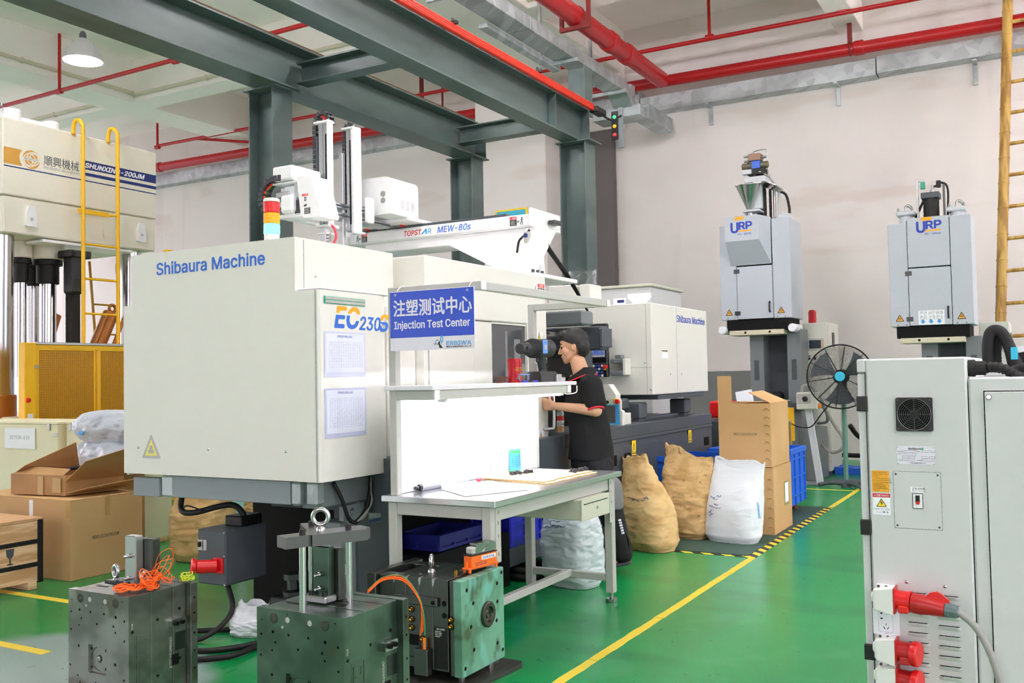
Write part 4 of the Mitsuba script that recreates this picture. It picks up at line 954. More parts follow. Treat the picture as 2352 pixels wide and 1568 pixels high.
HOLES = [(.205, .03, .0078, 1), (.79, .03, .0078, 1), (.365, .03, .0058, 2), (.62, .03, .0058, 2), (.305, .055, .003, 2), (.375, .078, .0048, 3), (.6, .078, .0048, 3),
         (.19, .075, .005, 0), (.052, .087, .0038, 0), (.22, .108, .0038, 0), (.79, .083, .0055, 0), (.93, .093, .004, 0), (.18, .135, .0034, 0), (.483, .12, .004, 0), (.755, .119, .0044, 0),
         (.045, .156, .0038, 0), (.785, .142, .0038, 0), (.93, .168, .004, 0), (.175, .215, .005, 0), (.03, .295, .004, 0), (.78, .262, .0055, 0), (.16, .33, .0038, 0), (.195, .355, .0038, 0),
         (.46, .345, .004, 0), (.92, .315, .0044, 0), (.765, .34, .0038, 0), (.02, .372, .0038, 0), (.15, .39, .005, 0), (.06, .04, .0024, 0), (.36, .012, .0022, 0), (.9, .02, .0024, 0)]

def front_mould(label, x0, x1, y0, y1, zt, zb, m, face_m, seed, tops):
    t = thing('steel_mould', label, 'mould')
    W_, H_ = x1 - x0, zt - zb
    d = (y1 - y0)
    tf = frame((x0, y0 + .034, zb), (1, 0, 0), (0, 0, 1))
    plate = sg.box(0, 0, W_, H_)
    cut = [sg.Point(u * W_, H_ - v * H_ / .42).buffer(r * 1.12, quad_segs=5) for u, v, r, k in HOLES if k in (0, 3)]
    pocket = rpoly(.34 * W_, H_ * .26, .64 * W_, H_ * .52, .006)
    disc = sg.Point(.475 * W_, H_ * .39).buffer(.047, quad_segs=10)
    fp = part(t, 'front_clamp_plate', M().prism(plate.difference(sops.unary_union(cut + [pocket])), .034, tf).prism(plate, .018, tf), face_m)
    # bolts in the holes
    for u, v, r, k in HOLES:
        p = (x0 + u * W_, y0, zb + H_ - v * H_ / .42)
        if k == 0: obj(fp + '__socket_bolt', M().lathe([(0, 0), (r * .95, 0), (r * .95, .006), (r * .5, .0075), (r * .42, .003), (0, .003)], (p[0], y0 + .016, p[2]), (0, -1, 0), 12), 'deep_black' if r > .0036 else 'dark_steel')
        elif k == 1: obj(fp + '__guide_bush', M().lathe([(r * 2.4, -.001), (r * 2.4, .0006), (r * 2.1, .001), (r * .6, .001), (r * .5, -.001), (0, -.001)], p, (0, -1, 0), 24), 'bronze_dark', 30)
        elif k == 2: obj(fp + '__plug', M().lathe([(r * 1.7, -.001), (r * 1.7, .0006), (0, .0007)], p, (0, -1, 0), 20), 'label_grey', 30)
        else: obj(fp + '__bushing', M().lathe([(r * 1.05, 0), (r * 1.05, .01), (r * .62, .01), (r * .55, .004), (0, .004)], (p[0], y0 + .012, p[2]), (0, -1, 0), 18), 'bronze_dark', 30)
    cp = part(t, 'centre_pocket', M().prism(pocket.buffer(-.001).difference(disc), .022, tf).prism(disc.buffer(-.002), .0195, tf), m)
    cx, cz = x0 + .475 * W_, zb + H_ * .39
    obj(cp + '__ejector_ring', M().torus((cx, y0 + .0145, cz), (0, 1, 0), .0135, .0016, 24, 6), 'deep_black', True)
    obj(cp + '__ejector_stud', M().lathe([(0, 0), (.010, 0), (.010, .006), (.005, .007), (.004, .004), (0, .004)], (cx, y0 + .016, cz), (0, -1, 0), 18), 'steel', 40)
    for sx, sz in ((-1, -1), (1, -1), (-1, 1), (1, 1)):
        obj(cp + '__socket_bolt', M().lathe([(0, 0), (.0055, 0), (.0055, .0015), (.003, .0015), (.0026, -.001), (0, -.001)], (cx + sx * .042, y0 + .0125, cz + sz * .036), (0, -1, 0), 12), 'deep_black')
    # plates behind
    ys = [0.034, .034 + (d - .07) * .30, .034 + (d - .07) * .72, d - .036, d]
    xi = x1 - .004
    part(t, 'spacer_block', M().box(x0 + .01, xi, y0 + .0345, y0 + ys[1] - .0008, zb, zt - .003, .002), m)
    part(t, 'core_plate', M().box(x0 + .01, xi, y0 + ys[1], y0 + ys[2] - .001, zb, zt - .002, .002), m)
    part(t, 'cavity_plate', M().box(x0 + .01, xi - .002, y0 + ys[2] + .003, y0 + ys[3] - .001, zb, zt - .002, .002), m)
    rp = part(t, 'rear_clamp_plate', M().box(x0, x1 + .022, y0 + ys[3], y0 + ys[4], zb, zt, .002), m)
    for v in (.06, .12, .2, .27, .34):
        z = zb + H_ - v / .42 * H_
        obj(rp + '__thread_hole', M().cyl((x1 + .0215, y0 + d - .018, z), (x1 + .0226, y0 + d - .018, z), .0048, n=14), 'deep_black')
    for yy, v in ((ys[1] + .03, .115), (ys[2] + .035, .095), (ys[1] + .03, .33), (ys[2] + .035, .29), (.017, .135)):
        z = zb + H_ - v / .42 * H_
        part(t, 'side_hole', M().cyl((xi - .001, y0 + yy, z), (xi + .0008 if yy > .03 else x1 + .0008, y0 + yy, z), .006, n=16), 'deep_black')
    # labyrinth inserts
    for z1 in (zt - .16, zt - .265):
        s = .9 * (ys[1] - .034)
        tfR = right(xi, y0 + .038, z1 - .085)
        g = sg.box(0, 0, s, .085).difference(sg.box(.005, .005, s - .005, .08))
        g = g.union(sg.box(.012, .012, s - .012, .018)).union(sg.box(.012, .012, .018, .07)).union(sg.box(.012, .064, s - .016, .07)).union(sg.box(s - .022, .03, s - .016, .07)).union(sg.box(.024, .03, s - .016, .036))
        part(t, 'labyrinth_insert', M().prism(g, .002, tfR), m)
    # lock bar
    z = zt - .165
    lb = part(t, 'lock_bar', M().prism(rpoly(0, 0, .075, .035, .008), .018, right(xi, y0 + ys[2] - .022, z)), 'steel')
    for q in (.022, .052):
        obj(lb + '__socket_bolt', M().lathe([(.009, 0), (.009, .012), (.0045, .012), (.004, .006), (0, .006)], (xi + .018, y0 + ys[2] - .022 + q, z + .018), (1, 0, 0), 14), 'deep_black')
    np_ = part(t, 'name_plate', M().box(xi - .002, xi - .0002, y0 + ys[2] + .012, y0 + ys[3] - .006, zt - .262, zt - .19, .0006), 'dark_steel')
    part(t, 'notch', M().box(xi - .001, xi + .0006, y0 + ys[2] - .012, y0 + ys[2] + .03, zt - .318, zt - .275, .001), 'deep_black')
    part(t, 'engraving', M().text('OPERATOR SIDE', .0115, frame((xi, y0 + ys[2] - .018, zt - .20), (0, 0, -1), (0, 1, 0)), .0006), 'label_grey')
    part(t, 'engraving', M().text('M12', .008, frame((x1, y0 + .012, zt - .105), (0, 0, -1), (0, 1, 0)), .0006), 'label_grey')
    part(t, 'foot_block', M().box(x0 + .02, x0 + .07, y0 + .03, y1 - .03, 0, zb, .003), 'dark_steel')
    part(t, 'foot_block', M().box(x1 - .07, x1 - .02, y0 + .03, y1 - .03, 0, zb, .003), 'dark_steel')
    # top slots
    part(t, 'top_slot', M().box(x0 + .11, x1 - .12, y0 + ys[1] + .02, y0 + ys[1] + .055, zt - .0025, zt - .0012, .0004).box(x0 + .05, x0 + .12, y0 + ys[1] - .02, y0 + ys[1] - .008, zt - .0035, zt - .0022, .0004), 'deep_black')
    return t
def nipple(t, p, axis):
    part(t, 'nipple', M().lathe([(0, 0), (.009, 0), (.009, .012), (.006, .013), (.006, .018), (.0075, .02), (.004, .034), (0, .034)], p, axis, 12), 'chrome', 40)

t = front_mould('silver steel mould with orange wires and an upright block on top', -3.485, -3.122, 2.47, 2.79, .48, .05, 'mould_steel', 'mould_steel', 1, None)
eyebolt(t, (-3.415, 2.64, .48), (.25, 1, 0), .024, .0075)
part(t, 'eyebolt_plate', M().box(-3.45, -3.30, 2.61, 2.68, .478, .49, .003), 'dark_steel')
part(t, 'slide_block', M().box(-3.335, -3.268, 2.62, 2.66, .48, .68, .004), 'aluminium')
part(t, 'slide_back', M().box(-3.30, -3.215, 2.66, 2.70, .48, .665, .004), 'mould_dark')
nipple(t, (-3.30, 2.62, .60), (0, -1, 0)); nipple(t, (-3.30, 2.62, .51), (0, -1, 0))
for x in (-3.33, -3.29): part(t, 'cap_screw', M().cyl((x, 2.60, .48), (x, 2.60, .498), .008, n=12), 'black_plastic', 40)
eyebolt(t, (-3.21, 2.62, .48), (1, .35, 0), .022, .0075)
def wire_coil(name, label, c, loops, R, r, m, seed, lift=.03, tilt=.35):
    rr = random.Random(seed); mm = M()
    for i in range(loops):
        cc = np.asarray(c) + [rr.uniform(-.012, .012), rr.uniform(-.012, .012), rr.uniform(0, lift)]
        a, b, ph, tl, td = R * rr.uniform(.8, 1.15), R * rr.uniform(.5, .8), rr.uniform(0, PI), rr.uniform(-tilt, tilt), rr.uniform(0, 6)
        P_ = []
        for q in np.linspace(0, 2 * PI, 26)[:-1]:
            x, y = a * math.cos(q), b * math.sin(q)
            X_, Y_ = x * math.cos(ph) - y * math.sin(ph), x * math.sin(ph) + y * math.cos(ph)
            P_.append(cc + [X_, Y_, abs(tl) * (a + x * math.cos(td) + y * math.sin(td)) + .004 * math.sin(3 * q + ph)])
        mm.tube(P_, r, 6, closed=True)
    return solo(name, mm, m, label, 'wire', smooth=True)
wire_coil('wire_coil', 'bright orange wire coil lying at the front of the silver mould top', (-3.21, 2.53, .485), 14, .046, .0022, 'orange_wire', 3, .012, .2)
wire_coil('wire_coil', 'dense ring of orange wire hanging over the right edge of the silver mould', (-3.155, 2.60, .485), 14, .034, .0024, 'orange_wire', 4, .01, 1.1)
wire_coil('wire_coil', 'loose loops of orange wire standing above the silver mould', (-3.155, 2.66, .485), 9, .042, .0016, 'orange_wire', 5, .03, 1.5)
wire_coil('wire_coil', 'small bundle of green and yellow wire at the back of the silver mould top', (-3.13, 2.76, .485), 12, .022, .0018, 'yellow_wire', 6, .012, .8)

t = front_mould('dark green tinted steel mould with four chrome pillars carrying a lifting cross', -2.49, -2.092, 2.51, 2.85, .50, .05, 'mould_green', 'mould_green', 2, None)
for x, y, in ((-2.295, 2.535), (-2.40, 2.70), (-2.225, 2.70)):
    k = part(t, 'guide_pillar', M().cyl((x, y, .49), (x, y, .735), .0125, n=22), 'chrome', 40)
    obj(k + '__flat', M().box(x - .006, x + .006, y - .0132, y - .012, .60, .64, .0008), 'steel')
cross = sops.unary_union([sg.LineString([(-2.315, 2.50), (-2.215, 2.735)]).buffer(.036, cap_style=3), sg.LineString([(-2.43, 2.73), (-2.30, 2.62)]).buffer(.034, cap_style=3), sg.LineString([(-2.27, 2.60), (-2.22, 2.70)]).buffer(.05, cap_style=3)]).buffer(.012).buffer(-.012)
part(t, 'lifting_cross', M().prism(cross, .765, top(0, 0, 0), .725), 'mould_dark')
eyebolt(t, (-2.285, 2.62, .765), (.45, -1, 0), .028, .0085)
for x, y in ((-2.295, 2.535), (-2.40, 2.70), (-2.225, 2.70)):
    part(t, 'cap_screw', M().lathe([(.011, 0), (.011, .016), (.009, .018), (.005, .018), (.005, .01), (0, .01)], (x, y, .765), (0, 0, 1), 14), 'black_plastic', 40)
part(t, 'slide_block', M().box(-2.365, -2.29, 2.665, 2.70, .50, .70, .004), 'mould_green')
part(t, 'slide_back', M().box(-2.35, -2.27, 2.70, 2.735, .50, .69, .004), 'mould_dark')
part(t, 'slide_base', M().box(-2.375, -2.28, 2.635, 2.70, .50, .525, .005), 'aluminium')
for x in (-2.36, -2.30): part(t, 'cap_screw', M().cyl((x, 2.65, .525), (x, 2.65, .542), .009, n=12), 'black_plastic', 40)
nipple(t, (-2.325, 2.665, .60), (0, -1, 0)); nipple(t, (-2.325, 2.665, .55), (0, -1, 0))
t = thing('wire_lead', 'loop of orange and green leads drooping from the green mould to the third mould', 'wire')
rr = random.Random(9)
for i in range(7):
    e = rr.uniform(-.006, .006)
    part(t, 'lead', M().tube(bez([(-2.22, 2.80, .52 + e), (-2.17, 2.83, .565 + e), (-2.10, 2.86, .565 + e * 1.5), (-2.04, 2.87, .50 + e), (-2.03 + e, 2.88, .43), (-2.035 + e * 2, 2.885, .375 - abs(e) * 3)], 26), .0022, 6), 'orange_wire' if i < 6 else 'green_wire', True)

# third mould: plates stacked along X, its green stained clamp face to the right
t = thing('steel_mould', 'dark steel mould with a green stained face standing on rods by the bench', 'mould')
y0, y1, zb, zt3 = 3.36, 3.685, .065, .45
xs = [-2.652, -2.575, -2.52, -2.455, -2.385, -2.315, -2.238]
part(t, 'clamp_plate', M().box(-2.652, -2.605, y0 - .02, y1 + .02, zb, zt3 + .004, .003), 'mould_dark')
part(t, 'spacer_rail', M().box(-2.603, -2.522, y0 + .004, y0 + .07, zb, zt3 - .004, .003), 'mould_dark')
part(t, 'spacer_rail', M().box(-2.603, -2.522, y1 - .07, y1 - .004, zb, zt3 - .004, .003), 'mould_dark')
part(t, 'ejector_plate', M().box(-2.60, -2.525, y0 + .08, y1 - .08, zb + .02, zt3 - .03, .003), 'deep_black')
for i in range(2, 6):
    part(t, 'mould_plate', M().box(xs[i] + .0006, xs[i + 1] - .0006, y0, y1, zb, zt3, .0025), 'mould_dark')
    part(t, 'pry_notch', M().mesh(trimesh.convex.convex_hull(np.array([(xs[i] - .004, y0 - .0008, zt3 - .004), (xs[i] + .012, y0 - .0008, zt3 + .0006), (xs[i] + .002, y0 - .0008, zt3 - .035), (xs[i] - .002, y0 - .0008, zt3 - .03), (xs[i] + .012, y0 + .02, zt3 + .0006), (xs[i] - .002, y0 + .02, zt3 + .0006)]))), 'aluminium')
part(t, 'runner_plate', M().box(-2.236, -2.224, y0 + .02, y1 - .01, zb + .01, zt3 - .01, .002), 'deep_black')
cf = part(t, 'green_clamp_plate', M().box(-2.205, -2.162, y0 - .012, y1 + .012, zb - .012, zt3 + .002, .003), 'verdigris', label='clamp plate stained green with an oval locating ring')
part(t, 'insulation_plate', M().box(-2.224, -2.206, y0 - .01, y1 + .01, zb - .01, zt3, .002), 'mould_dark')
for yy, z in ((.04, .04), (.29, .06), (.09, .105), (.29, .14), (.07, .20), (.28, .22), (.09, .30), (.285, .32), (.02, .36), (.33, .02), (.33, .36)):
    obj(cf + '__bolt_hole', M().lathe([(.0085, 0), (.0085, .0007), (0, .0009)], (-2.162, y0 - .012 + yy, zt3 - z), (1, 0, 0), 16), 'deep_black')
rg = obj(cf + '__locating_ring', M().lathe([(.055, -.002), (.055, .010), (.050, .013), (.034, .013), (.030, .004), (.018, .002), (.012, .006), (.005, .004), (0, .003)], (-2.162, 3.55, .275), (1, 0, 0), 36), 'bronze_dark', 30)
part(t, 'strap', M().box(-2.515, -2.285, y0 - .016, y0, .335, .372, .003), 'mould_dark')
for x in (-2.495, -2.305): part(t, 'cap_screw', M().cyl((x, y0 - .0155, .352), (x, y0 - .018, .352), .009, n=14), 'deep_black')
for x, z in ((-2.50, .31), (-2.50, .285), (-2.45, .31), (-2.425, .31), (-2.45, .268), (-2.425, .268), (-2.45, .232), (-2.425, .232), (-2.37, .19), (-2.215, .29), (-2.215, .262)):
    n_ = part(t, 'brass_nipple', M().lathe([(.0095, .0), (.0095, .001), (.006, .002), (.0055, .012), (.007, .013), (.007, .018), (.004, .022), (.003, .012), (0, .012)], (x, y0 if x < -2.22 else y0 - .012, z), (0, -1, 0), 14), 'brass', 30)
    obj(n_ + '__recess', M().lathe([(.014, 0), (.014, .0006), (0, .0007)], (x, y0 if x < -2.22 else y0 - .012, z), (0, -1, 0), 16), 'deep_black')
ic = part(t, 'id_card', M().box(-2.31, -2.245, y0 - .002, y0, .075, .25, .0008), 'soft_black')
obj(ic + '__print', M().text('ID CARD', .0075, front(-2.297, y0 - .0018, .238), .0006).text('MOLD NO.', .0045, front(-2.305, y0 - .0018, .229), .0006).text('PART NAME', .0045, front(-2.305, y0 - .0018, .222), .0006).text('SHOT SIZE', .0045, front(-2.305, y0 - .0018, .215), .0006).text('WEIGHT', .0045, front(-2.305, y0 - .0018, .208), .0006), 'label_white')
part(t, 'counter_window', M().box(-2.44, -2.39, y0 - .001, y0, .16, .205, .001), 'deep_black')
part(t, 'limit_block', M().box(-2.395, -2.325, y0 - .035, y0, .045, .155, .003), 'mould_dark')
part(t, 'orange_pin', M().cyl((-2.35, y0 - .018, .155), (-2.35, y0 - .018, .20), .007, n=12), 'label_orange', 40)
part(t, 'linkage', M().prism(sg.LineString([(-2.50, .115), (-2.47, .10), (-2.39, .09)]).buffer(.014), .006, frame((0, y0, 0), (1, 0, 0), (0, 0, 1))), 'mould_dark')
for z in (.35, .30): part(t, 'side_hole', M().cyl((-2.258, y0 + .001, z), (-2.258, y0 - .0008, z), .012, n=18), 'deep_black')
eyebolt(t, (-2.395, 3.47, .45), (1, .55, 0), .026, .009)
for x, y in ((-2.30, 3.56), (-2.45, 3.60), (-2.42, 3.42), (-2.55, 3.58)): part(t, 'top_screw', M().lathe([(.008, 0), (.008, .001), (0, .0012)], (x, y, zt3), (0, 0, 1), 12), 'aluminium')
part(t, 'brass_stub', M().lathe([(.008, 0), (.008, .014), (.006, .016), (.008, .018), (.008, .024), (0, .024)], (-2.255, 3.45, zt3), (0, 0, 1), 14), 'brass', 40)
for x, y in ((-2.51, 3.41), (-2.215, 3.42), (-2.195, 3.62), (-2.55, 3.62)):
    part(t, 'support_rod', M().cyl((x, y, .021), (x, y, zb), .014, n=16), 'steel', 40)
def wood_board(p, n, uv):
    f = FBM(p.x * 20, p.y * 3, 1.0, 3)
    return MIX(MIX(L3((58, 56, 50)), L3((40, 40, 38)), f), L3((120, 84, 50)), .8 * SS(.66, .76, FBM(p.x * 5, p.y * 5, 4.0, 3)))
mat('dirty_board', mikit.proc(wood_board), rough=.4)
solo('board', M().prism([(-2.66, 3.28), (-2.14, 3.28), (-2.10, 3.74), (-2.12, 3.77), (-2.64, 3.77)], .02, top(0, 0, .001)), 'dirty_board', 'dirty dark board on the floor under the green faced mould', 'board')
c = thing('connector_plug', 'orange multi pin connector with grey latch standing on the green faced mould', 'connector')
tfc = place(-2.222, 3.60, zt3 + .002, math.radians(80))
part(c, 'base', M(tfc).box(-.085, .085, -.024, .024, .018, .072, .003).box(-.10, .10, -.022, .022, .014, .022, .003), 'orange_plastic')
for sx in (-1, 1):
    for sy in (-1, 1): part(c, 'peg', M(tfc).cyl((sx * .088, sy * .015, 0), (sx * .088, sy * .015, .02), .007, n=10), 'orange_plastic', 40)
    part(c, 'boss', M(tfc).cyl((sx * .09, 0, .02), (sx * .09, 0, .045), .008, n=12), 'orange_plastic', 40)
part(c, 'gasket', M(tfc).box(-.086, .086, -.025, .025, .072, .077, .002), 'black_plastic')
part(c, 'hood', M(tfc).box(-.075, .06, -.022, .022, .077, .108, .006), 'label_grey')
part(c, 'latch', M(tfc).prism([(.0, .085), (.075, .085), (.075, .115), (.05, .125), (.015, .105)], .003, tfc @ frame((0, -.022, 0), (1, 0, 0), (0, 0, 1)) if False else frame((0, -.022, 0), (1, 0, 0), (0, 0, 1))).prism([(-.06, .085), (-.02, .085), (.03, .118), (.0, .125), (-.05, .118)], .003, frame((0, -.0235, 0), (1, 0, 0), (0, 0, 1))).box(-.05, .06, -.02, .02, .112, .122, .003), 'steel')
part(c, 'label_strip', M(tfc).box(-.02, .075, -.0252, -.0235, .048, .066, .0005), 'label_white')
part(c, 'print', M(tfc).text('热流道 接线盒', .010, frame((-.015, -.0253, .052), (1, 0, 0), (0, 0, 1)), .0005, 'cjk', wmax=.08).text('1 A B  2 A B  3 A B', .006, frame((-.06, -.0243, .036), (1, 0, 0), (0, 0, 1)), .0005).text('4 A B  5 A B  6 A B', .006, frame((-.06, -.0243, .027), (1, 0, 0), (0, 0, 1)), .0005), 'navy_print')
# ---------------------------------------------------------------- take-out robot and signal tower on the machine
R_ = thing('takeout_robot', 'white take-out robot with tall twin arms on top of the moulding machine', 'robot')
def chain(t, pts, w, axis, name='cable_chain', h=.03):
    """Drag chain: separate links along a path; w = width along axis."""
    p = bez(pts, 60); seg = np.linalg.norm(np.diff(p, axis=0), axis=1); s = np.r_[0, np.cumsum(seg)]
    n = max(4, int(s[-1] / .034)); k = part(t, name, M().tube(p, h * .22, 6), 'soft_black', True)
    ax = np.asarray(axis, float)
    for i in range(n):
        a, b = [np.array([np.interp(q, s, p[:, j]) for j in range(3)]) for q in (s[-1] * (i + .08) / n, s[-1] * (i + .92) / n)]
        d = (b - a) / np.linalg.norm(b - a); nn = np.cross(d, ax)
        m = np.eye(4); m[:3, 0], m[:3, 1], m[:3, 2], m[:3, 3] = d, ax, np.cross(d, ax), (a + b) / 2
        L = np.linalg.norm(b - a) / 2
        mm = M(m).box(-L, L, -w / 2, -w / 2 + .008, -h / 2, h / 2, .004).box(-L, L, w / 2 - .008, w / 2, -h / 2, h / 2, .004).box(-L * .4, L * .4, -w / 2 + .006, w / 2 - .006, -h / 2, -h / 2 + .005, .002).box(-L * .4, L * .4, -w / 2 + .006, w / 2 - .006, h / 2 - .005, h / 2, .002)
        obj(k + '__link', mm, 'chain_black')
mat('chain_black', (52, 52, 58), .5)
# traverse beam
part(R_, 'traverse_beam', M().box(-4.985, -3.275, 6.1, 6.48, 2.405, 2.50, .012), 'white_paint')
part(R_, 'lower_beam', M().box(-4.85, -3.9, 6.14, 6.45, 2.33, 2.407, .006), 'white_paint')
part(R_, 'beam_track', M().box(-4.95, -3.5, 6.12, 6.46, 2.50, 2.522, .004), 'dark_grey_paint')
part(R_, 'beam_end', M().box(-3.275, -3.245, 6.06, 6.52, 2.395, 2.535, .008), 'white_paint')
part(R_, 'beam_end', M().box(-5.0, -4.985, 6.08, 6.5, 2.395, 2.52, .004), 'white_paint')
part(R_, 'bracket_plate', M().prism([(-4.14, 2.402), (-3.22, 2.402), (-3.20, 2.04), (-3.45, 2.04), (-4.05, 2.345), (-4.14, 2.36)], .02, frame((0, 6.16, 0), (1, 0, 0), (0, 0, 1))), 'white_paint')
part(R_, 'bracket_leg', M().mesh(trimesh.convex.convex_hull(np.array([(x, y, z) for x in (-3.33, -3.22) for y, z in ((6.12, 2.40), (6.40, 2.40), (5.88, 2.02), (6.02, 2.02))]))), 'white_paint')
part(R_, 'bracket_base', M().box(-4.0, -3.1, 5.83, 6.5, 2.0, 2.03, .005), 'white_paint')
for y in (5.86, 5.93, 6.0):
    part(R_, 'base_bolt', M().cyl((-3.14, y, 2.03), (-3.14, y, 2.055), .012, n=10), 'dark_steel', 40)
# carriage, motor box
part(R_, 'carriage', M().box(-4.95, -4.25, 5.95, 6.3, 2.522, 2.55, .005), 'white_paint')
for x in (-4.85, -4.5):
    part(R_, 'guide_block', M().box(x - .06, x + .06, 6.06, 6.14, 2.51, 2.545, .004), 'steel')
    part(R_, 'guide_seal', M().box(x + .06, x + .075, 6.06, 6.14, 2.51, 2.545, .003), 'red_plastic')
prof = sg.box(-4.61, 2.55, -4.275, 2.835).buffer(-.05).buffer(.05, quad_segs=6).union(sg.box(-4.61, 2.55, -4.275, 2.65)).difference(sg.box(-4.62, 2.54, -4.46, 2.63))
mb = part(R_, 'motor_cover', M().prism(prof, .36, frame((0, 6.09, 0), (1, 0, 0), (0, 0, 1))), 'white_paint', 30)
for z in (2.705, 2.655):
    f = obj(mb + '__fan_grille', M().lathe([(.024, 0), (.024, .003), (.020, .004), (0, .004)], (-4.345, 5.731, z), (0, -1, 0), 22), 'label_grey', 30)
    obj(mb + '__fan_ring', M().torus((-4.345, 5.727, z), (0, 1, 0), .016, .0015, 18, 5).torus((-4.345, 5.727, z), (0, 1, 0), .009, .0015, 14, 5), 'dark_grey_paint', True)
for j in range(3):
    for i in range(9):
        obj(mb + '__vent_slot', M().box(-4.276, -4.2735, 5.86 + j * .065, 5.905 + j * .065, 2.60 + i * .008, 2.603 + i * .008, .0005), 'grey_print')
# kick rails (towards the camera)
for z in (2.49, 2.56):
    part(R_, 'kick_rail', M().box(-4.60, -4.48, 4.85, 6.0, z, z + .04, .004), 'aluminium')
    part(R_, 'rail_groove', M().box(-4.479, -4.477, 4.86, 5.99, z + .012, z + .026, .001), 'dark_grey_paint')
part(R_, 'kick_strip', M().box(-4.58, -4.53, 4.84, 5.75, 2.415, 2.432, .004), 'white_paint')
# main arm
def arm(x, y, z0, z1, w, d, cw, cd):
    part(R_, 'arm_profile', M().box(x - w, x - cw, y + .004, y + d, z0, z1, .004), 'aluminium')
    part(R_, 'profile_groove', M().box(x - w * .62, x - w * .55, y + .002, y + .006, z0, z1 - .02, .001), 'mid_grey_paint')
    part(R_, 'arm_cover', M().box(x - cw, x, y - .012, y - .012 + cd, z0 - .02, z1, .005), 'white_paint')
    part(R_, 'arm_belt', M().box(x - cw - .02, x - cw - .002, y - .004, y + .003, z0 + .05, z1 - .1, .001), 'soft_black')
    part(R_, 'arm_top', M().box(x - w - .025, x, y - .02, y + d, z1 - .02, z1 - .005, .003), 'white_paint')
    for k in range(3): part(R_, 'top_bolt', M().cyl((x - .02 - k * .05, y + .02, z1 - .005), (x - .02 - k * .05, y + .02, z1 + .014), .006, n=8), 'chrome', 40)
arm(-4.345, 5.12, 2.40, 3.135, .105, .06, .018, .055)
arm(-4.405, 5.47, 2.40, 3.175, .085, .07, .028, .095)
part(R_, 'arm_side_box', M().box(-4.41, -4.37, 5.58, 5.66, 2.47, 2.66, .012), 'white_paint')
part(R_, 'rack_strip', M().box(-4.47, -4.455, 5.12, 5.17, 2.55, 3.03, .001), 'dark_grey_paint')
part(R_, 'inner_profile', M().box(-4.53, -4.495, 5.44, 5.47, 2.26, 2.98, .003), 'aluminium')
chain(R_, [(-4.49, 5.16, 2.70), (-4.495, 5.16, 2.95), (-4.495, 5.16, 3.10), (-4.47, 5.16, 3.185), (-4.42, 5.16, 3.20), (-4.375, 5.16, 3.17), (-4.36, 5.16, 3.11)], .06, (0, 1, 0))
chain(R_, [(-4.525, 5.51, 2.55), (-4.52, 5.51, 3.0), (-4.515, 5.51, 3.15), (-4.48, 5.51, 3.205), (-4.44, 5.51, 3.18), (-4.435, 5.51, 3.10)], .05, (0, 1, 0))
part(R_, 'air_hose', M().tube(bez([(-4.40, 5.15, 3.12), (-4.41, 5.15, 3.17), (-4.44, 5.15, 3.17)], 10), .009, 8), 'red_plastic', True)
# lower ends, grippers
part(R_, 'wrist_plate', M().box(-4.45, -4.33, 5.08, 5.2, 2.375, 2.39, .003), 'white_paint')
part(R_, 'wrist_column', M().box(-4.42, -4.375, 5.10, 5.15, 2.2, 2.375, .003), 'aluminium')
part(R_, 'wrist_plate', M().box(-4.44, -4.35, 5.09, 5.18, 2.325, 2.337, .003), 'white_paint')
part(R_, 'spring_hose', M().tube([(-4.36 + .012 * math.cos(q), 5.12 + .012 * math.sin(q), 2.33 - .0035 * q) for q in np.linspace(0, 40, 130)], .0028, 5), 'grey_cable', True)
part(R_, 'air_hose', M().tube(bez([(-4.345, 5.12, 2.39), (-4.31, 5.12, 2.36), (-4.295, 5.12, 2.30), (-4.32, 5.12, 2.25)], 16), .009, 8), 'pink_plastic', True)
part(R_, 'air_hose', M().tube(bez([(-4.50, 5.44, 2.28), (-4.47, 5.43, 2.255), (-4.42, 5.44, 2.27), (-4.39, 5.45, 2.25), (-4.385, 5.45, 2.2)], 20), .004, 6), 'light_blue_plastic', True)
part(R_, 'gripper', M().box(-4.50, -4.46, 5.44, 5.48, 2.20, 2.26, .004), 'black_plastic')
# kick carriage cover group
bx_ = part(R_, 'control_cover', M().mesh(trimesh.convex.convex_hull(np.array([(x, y, z) for y in (4.80, 4.99) for x, z in ((-4.36, 2.665), (-4.35, 2.672), (-4.235, 2.668), (-4.23, 2.66), (-4.22, 2.55), (-4.158, 2.40), (-4.165, 2.385), (-4.30, 2.39), (-4.33, 2.42))]))), 'white_paint', 25)
obj(bx_ + '__warning_head', M().prism(sg.box(0, 0, .052, .016), .0008, front(-4.315, 4.7995, 2.535)), 'label_red')
obj(bx_ + '__warning_head_print', M().text('⚠ 注意', .009, front(-4.308, 4.799, 2.539), .0006, 'cjk'), 'white_print')
obj(bx_ + '__arrow_label', M().prism(sg.box(0, 0, .016, .026), .0008, front(-4.295, 4.7995, 2.503)), 'label_black')
obj(bx_ + '__arrow', M().prism(sops.unary_union([sg.box(.006, .012, .010, .022), sg.Polygon([(.003, .012), (.013, .012), (.008, .004)])]), .0012, front(-4.295, 4.7995, 2.503)), 'white_print')
obj(bx_ + '__figure_label', M().prism([(0, 0), (.02, .002), (.03, .014), (.012, .014), (0, .008)], .0008, front(-4.30, 4.7995, 2.465)), 'label_black')
obj(bx_ + '__text_label', M().prism(sg.box(0, 0, .05, .04), .0008, front(-4.295, 4.7995, 2.415)), 'label_black')
obj(bx_ + '__text_label_print', M().prism(sops.unary_union([sg.box(.004, .004 + .007 * i, .045 - .004 * (i % 2), .0075 + .007 * i) for i in range(5)]), .0012, front(-4.295, 4.7995, 2.415)), 'label_grey')
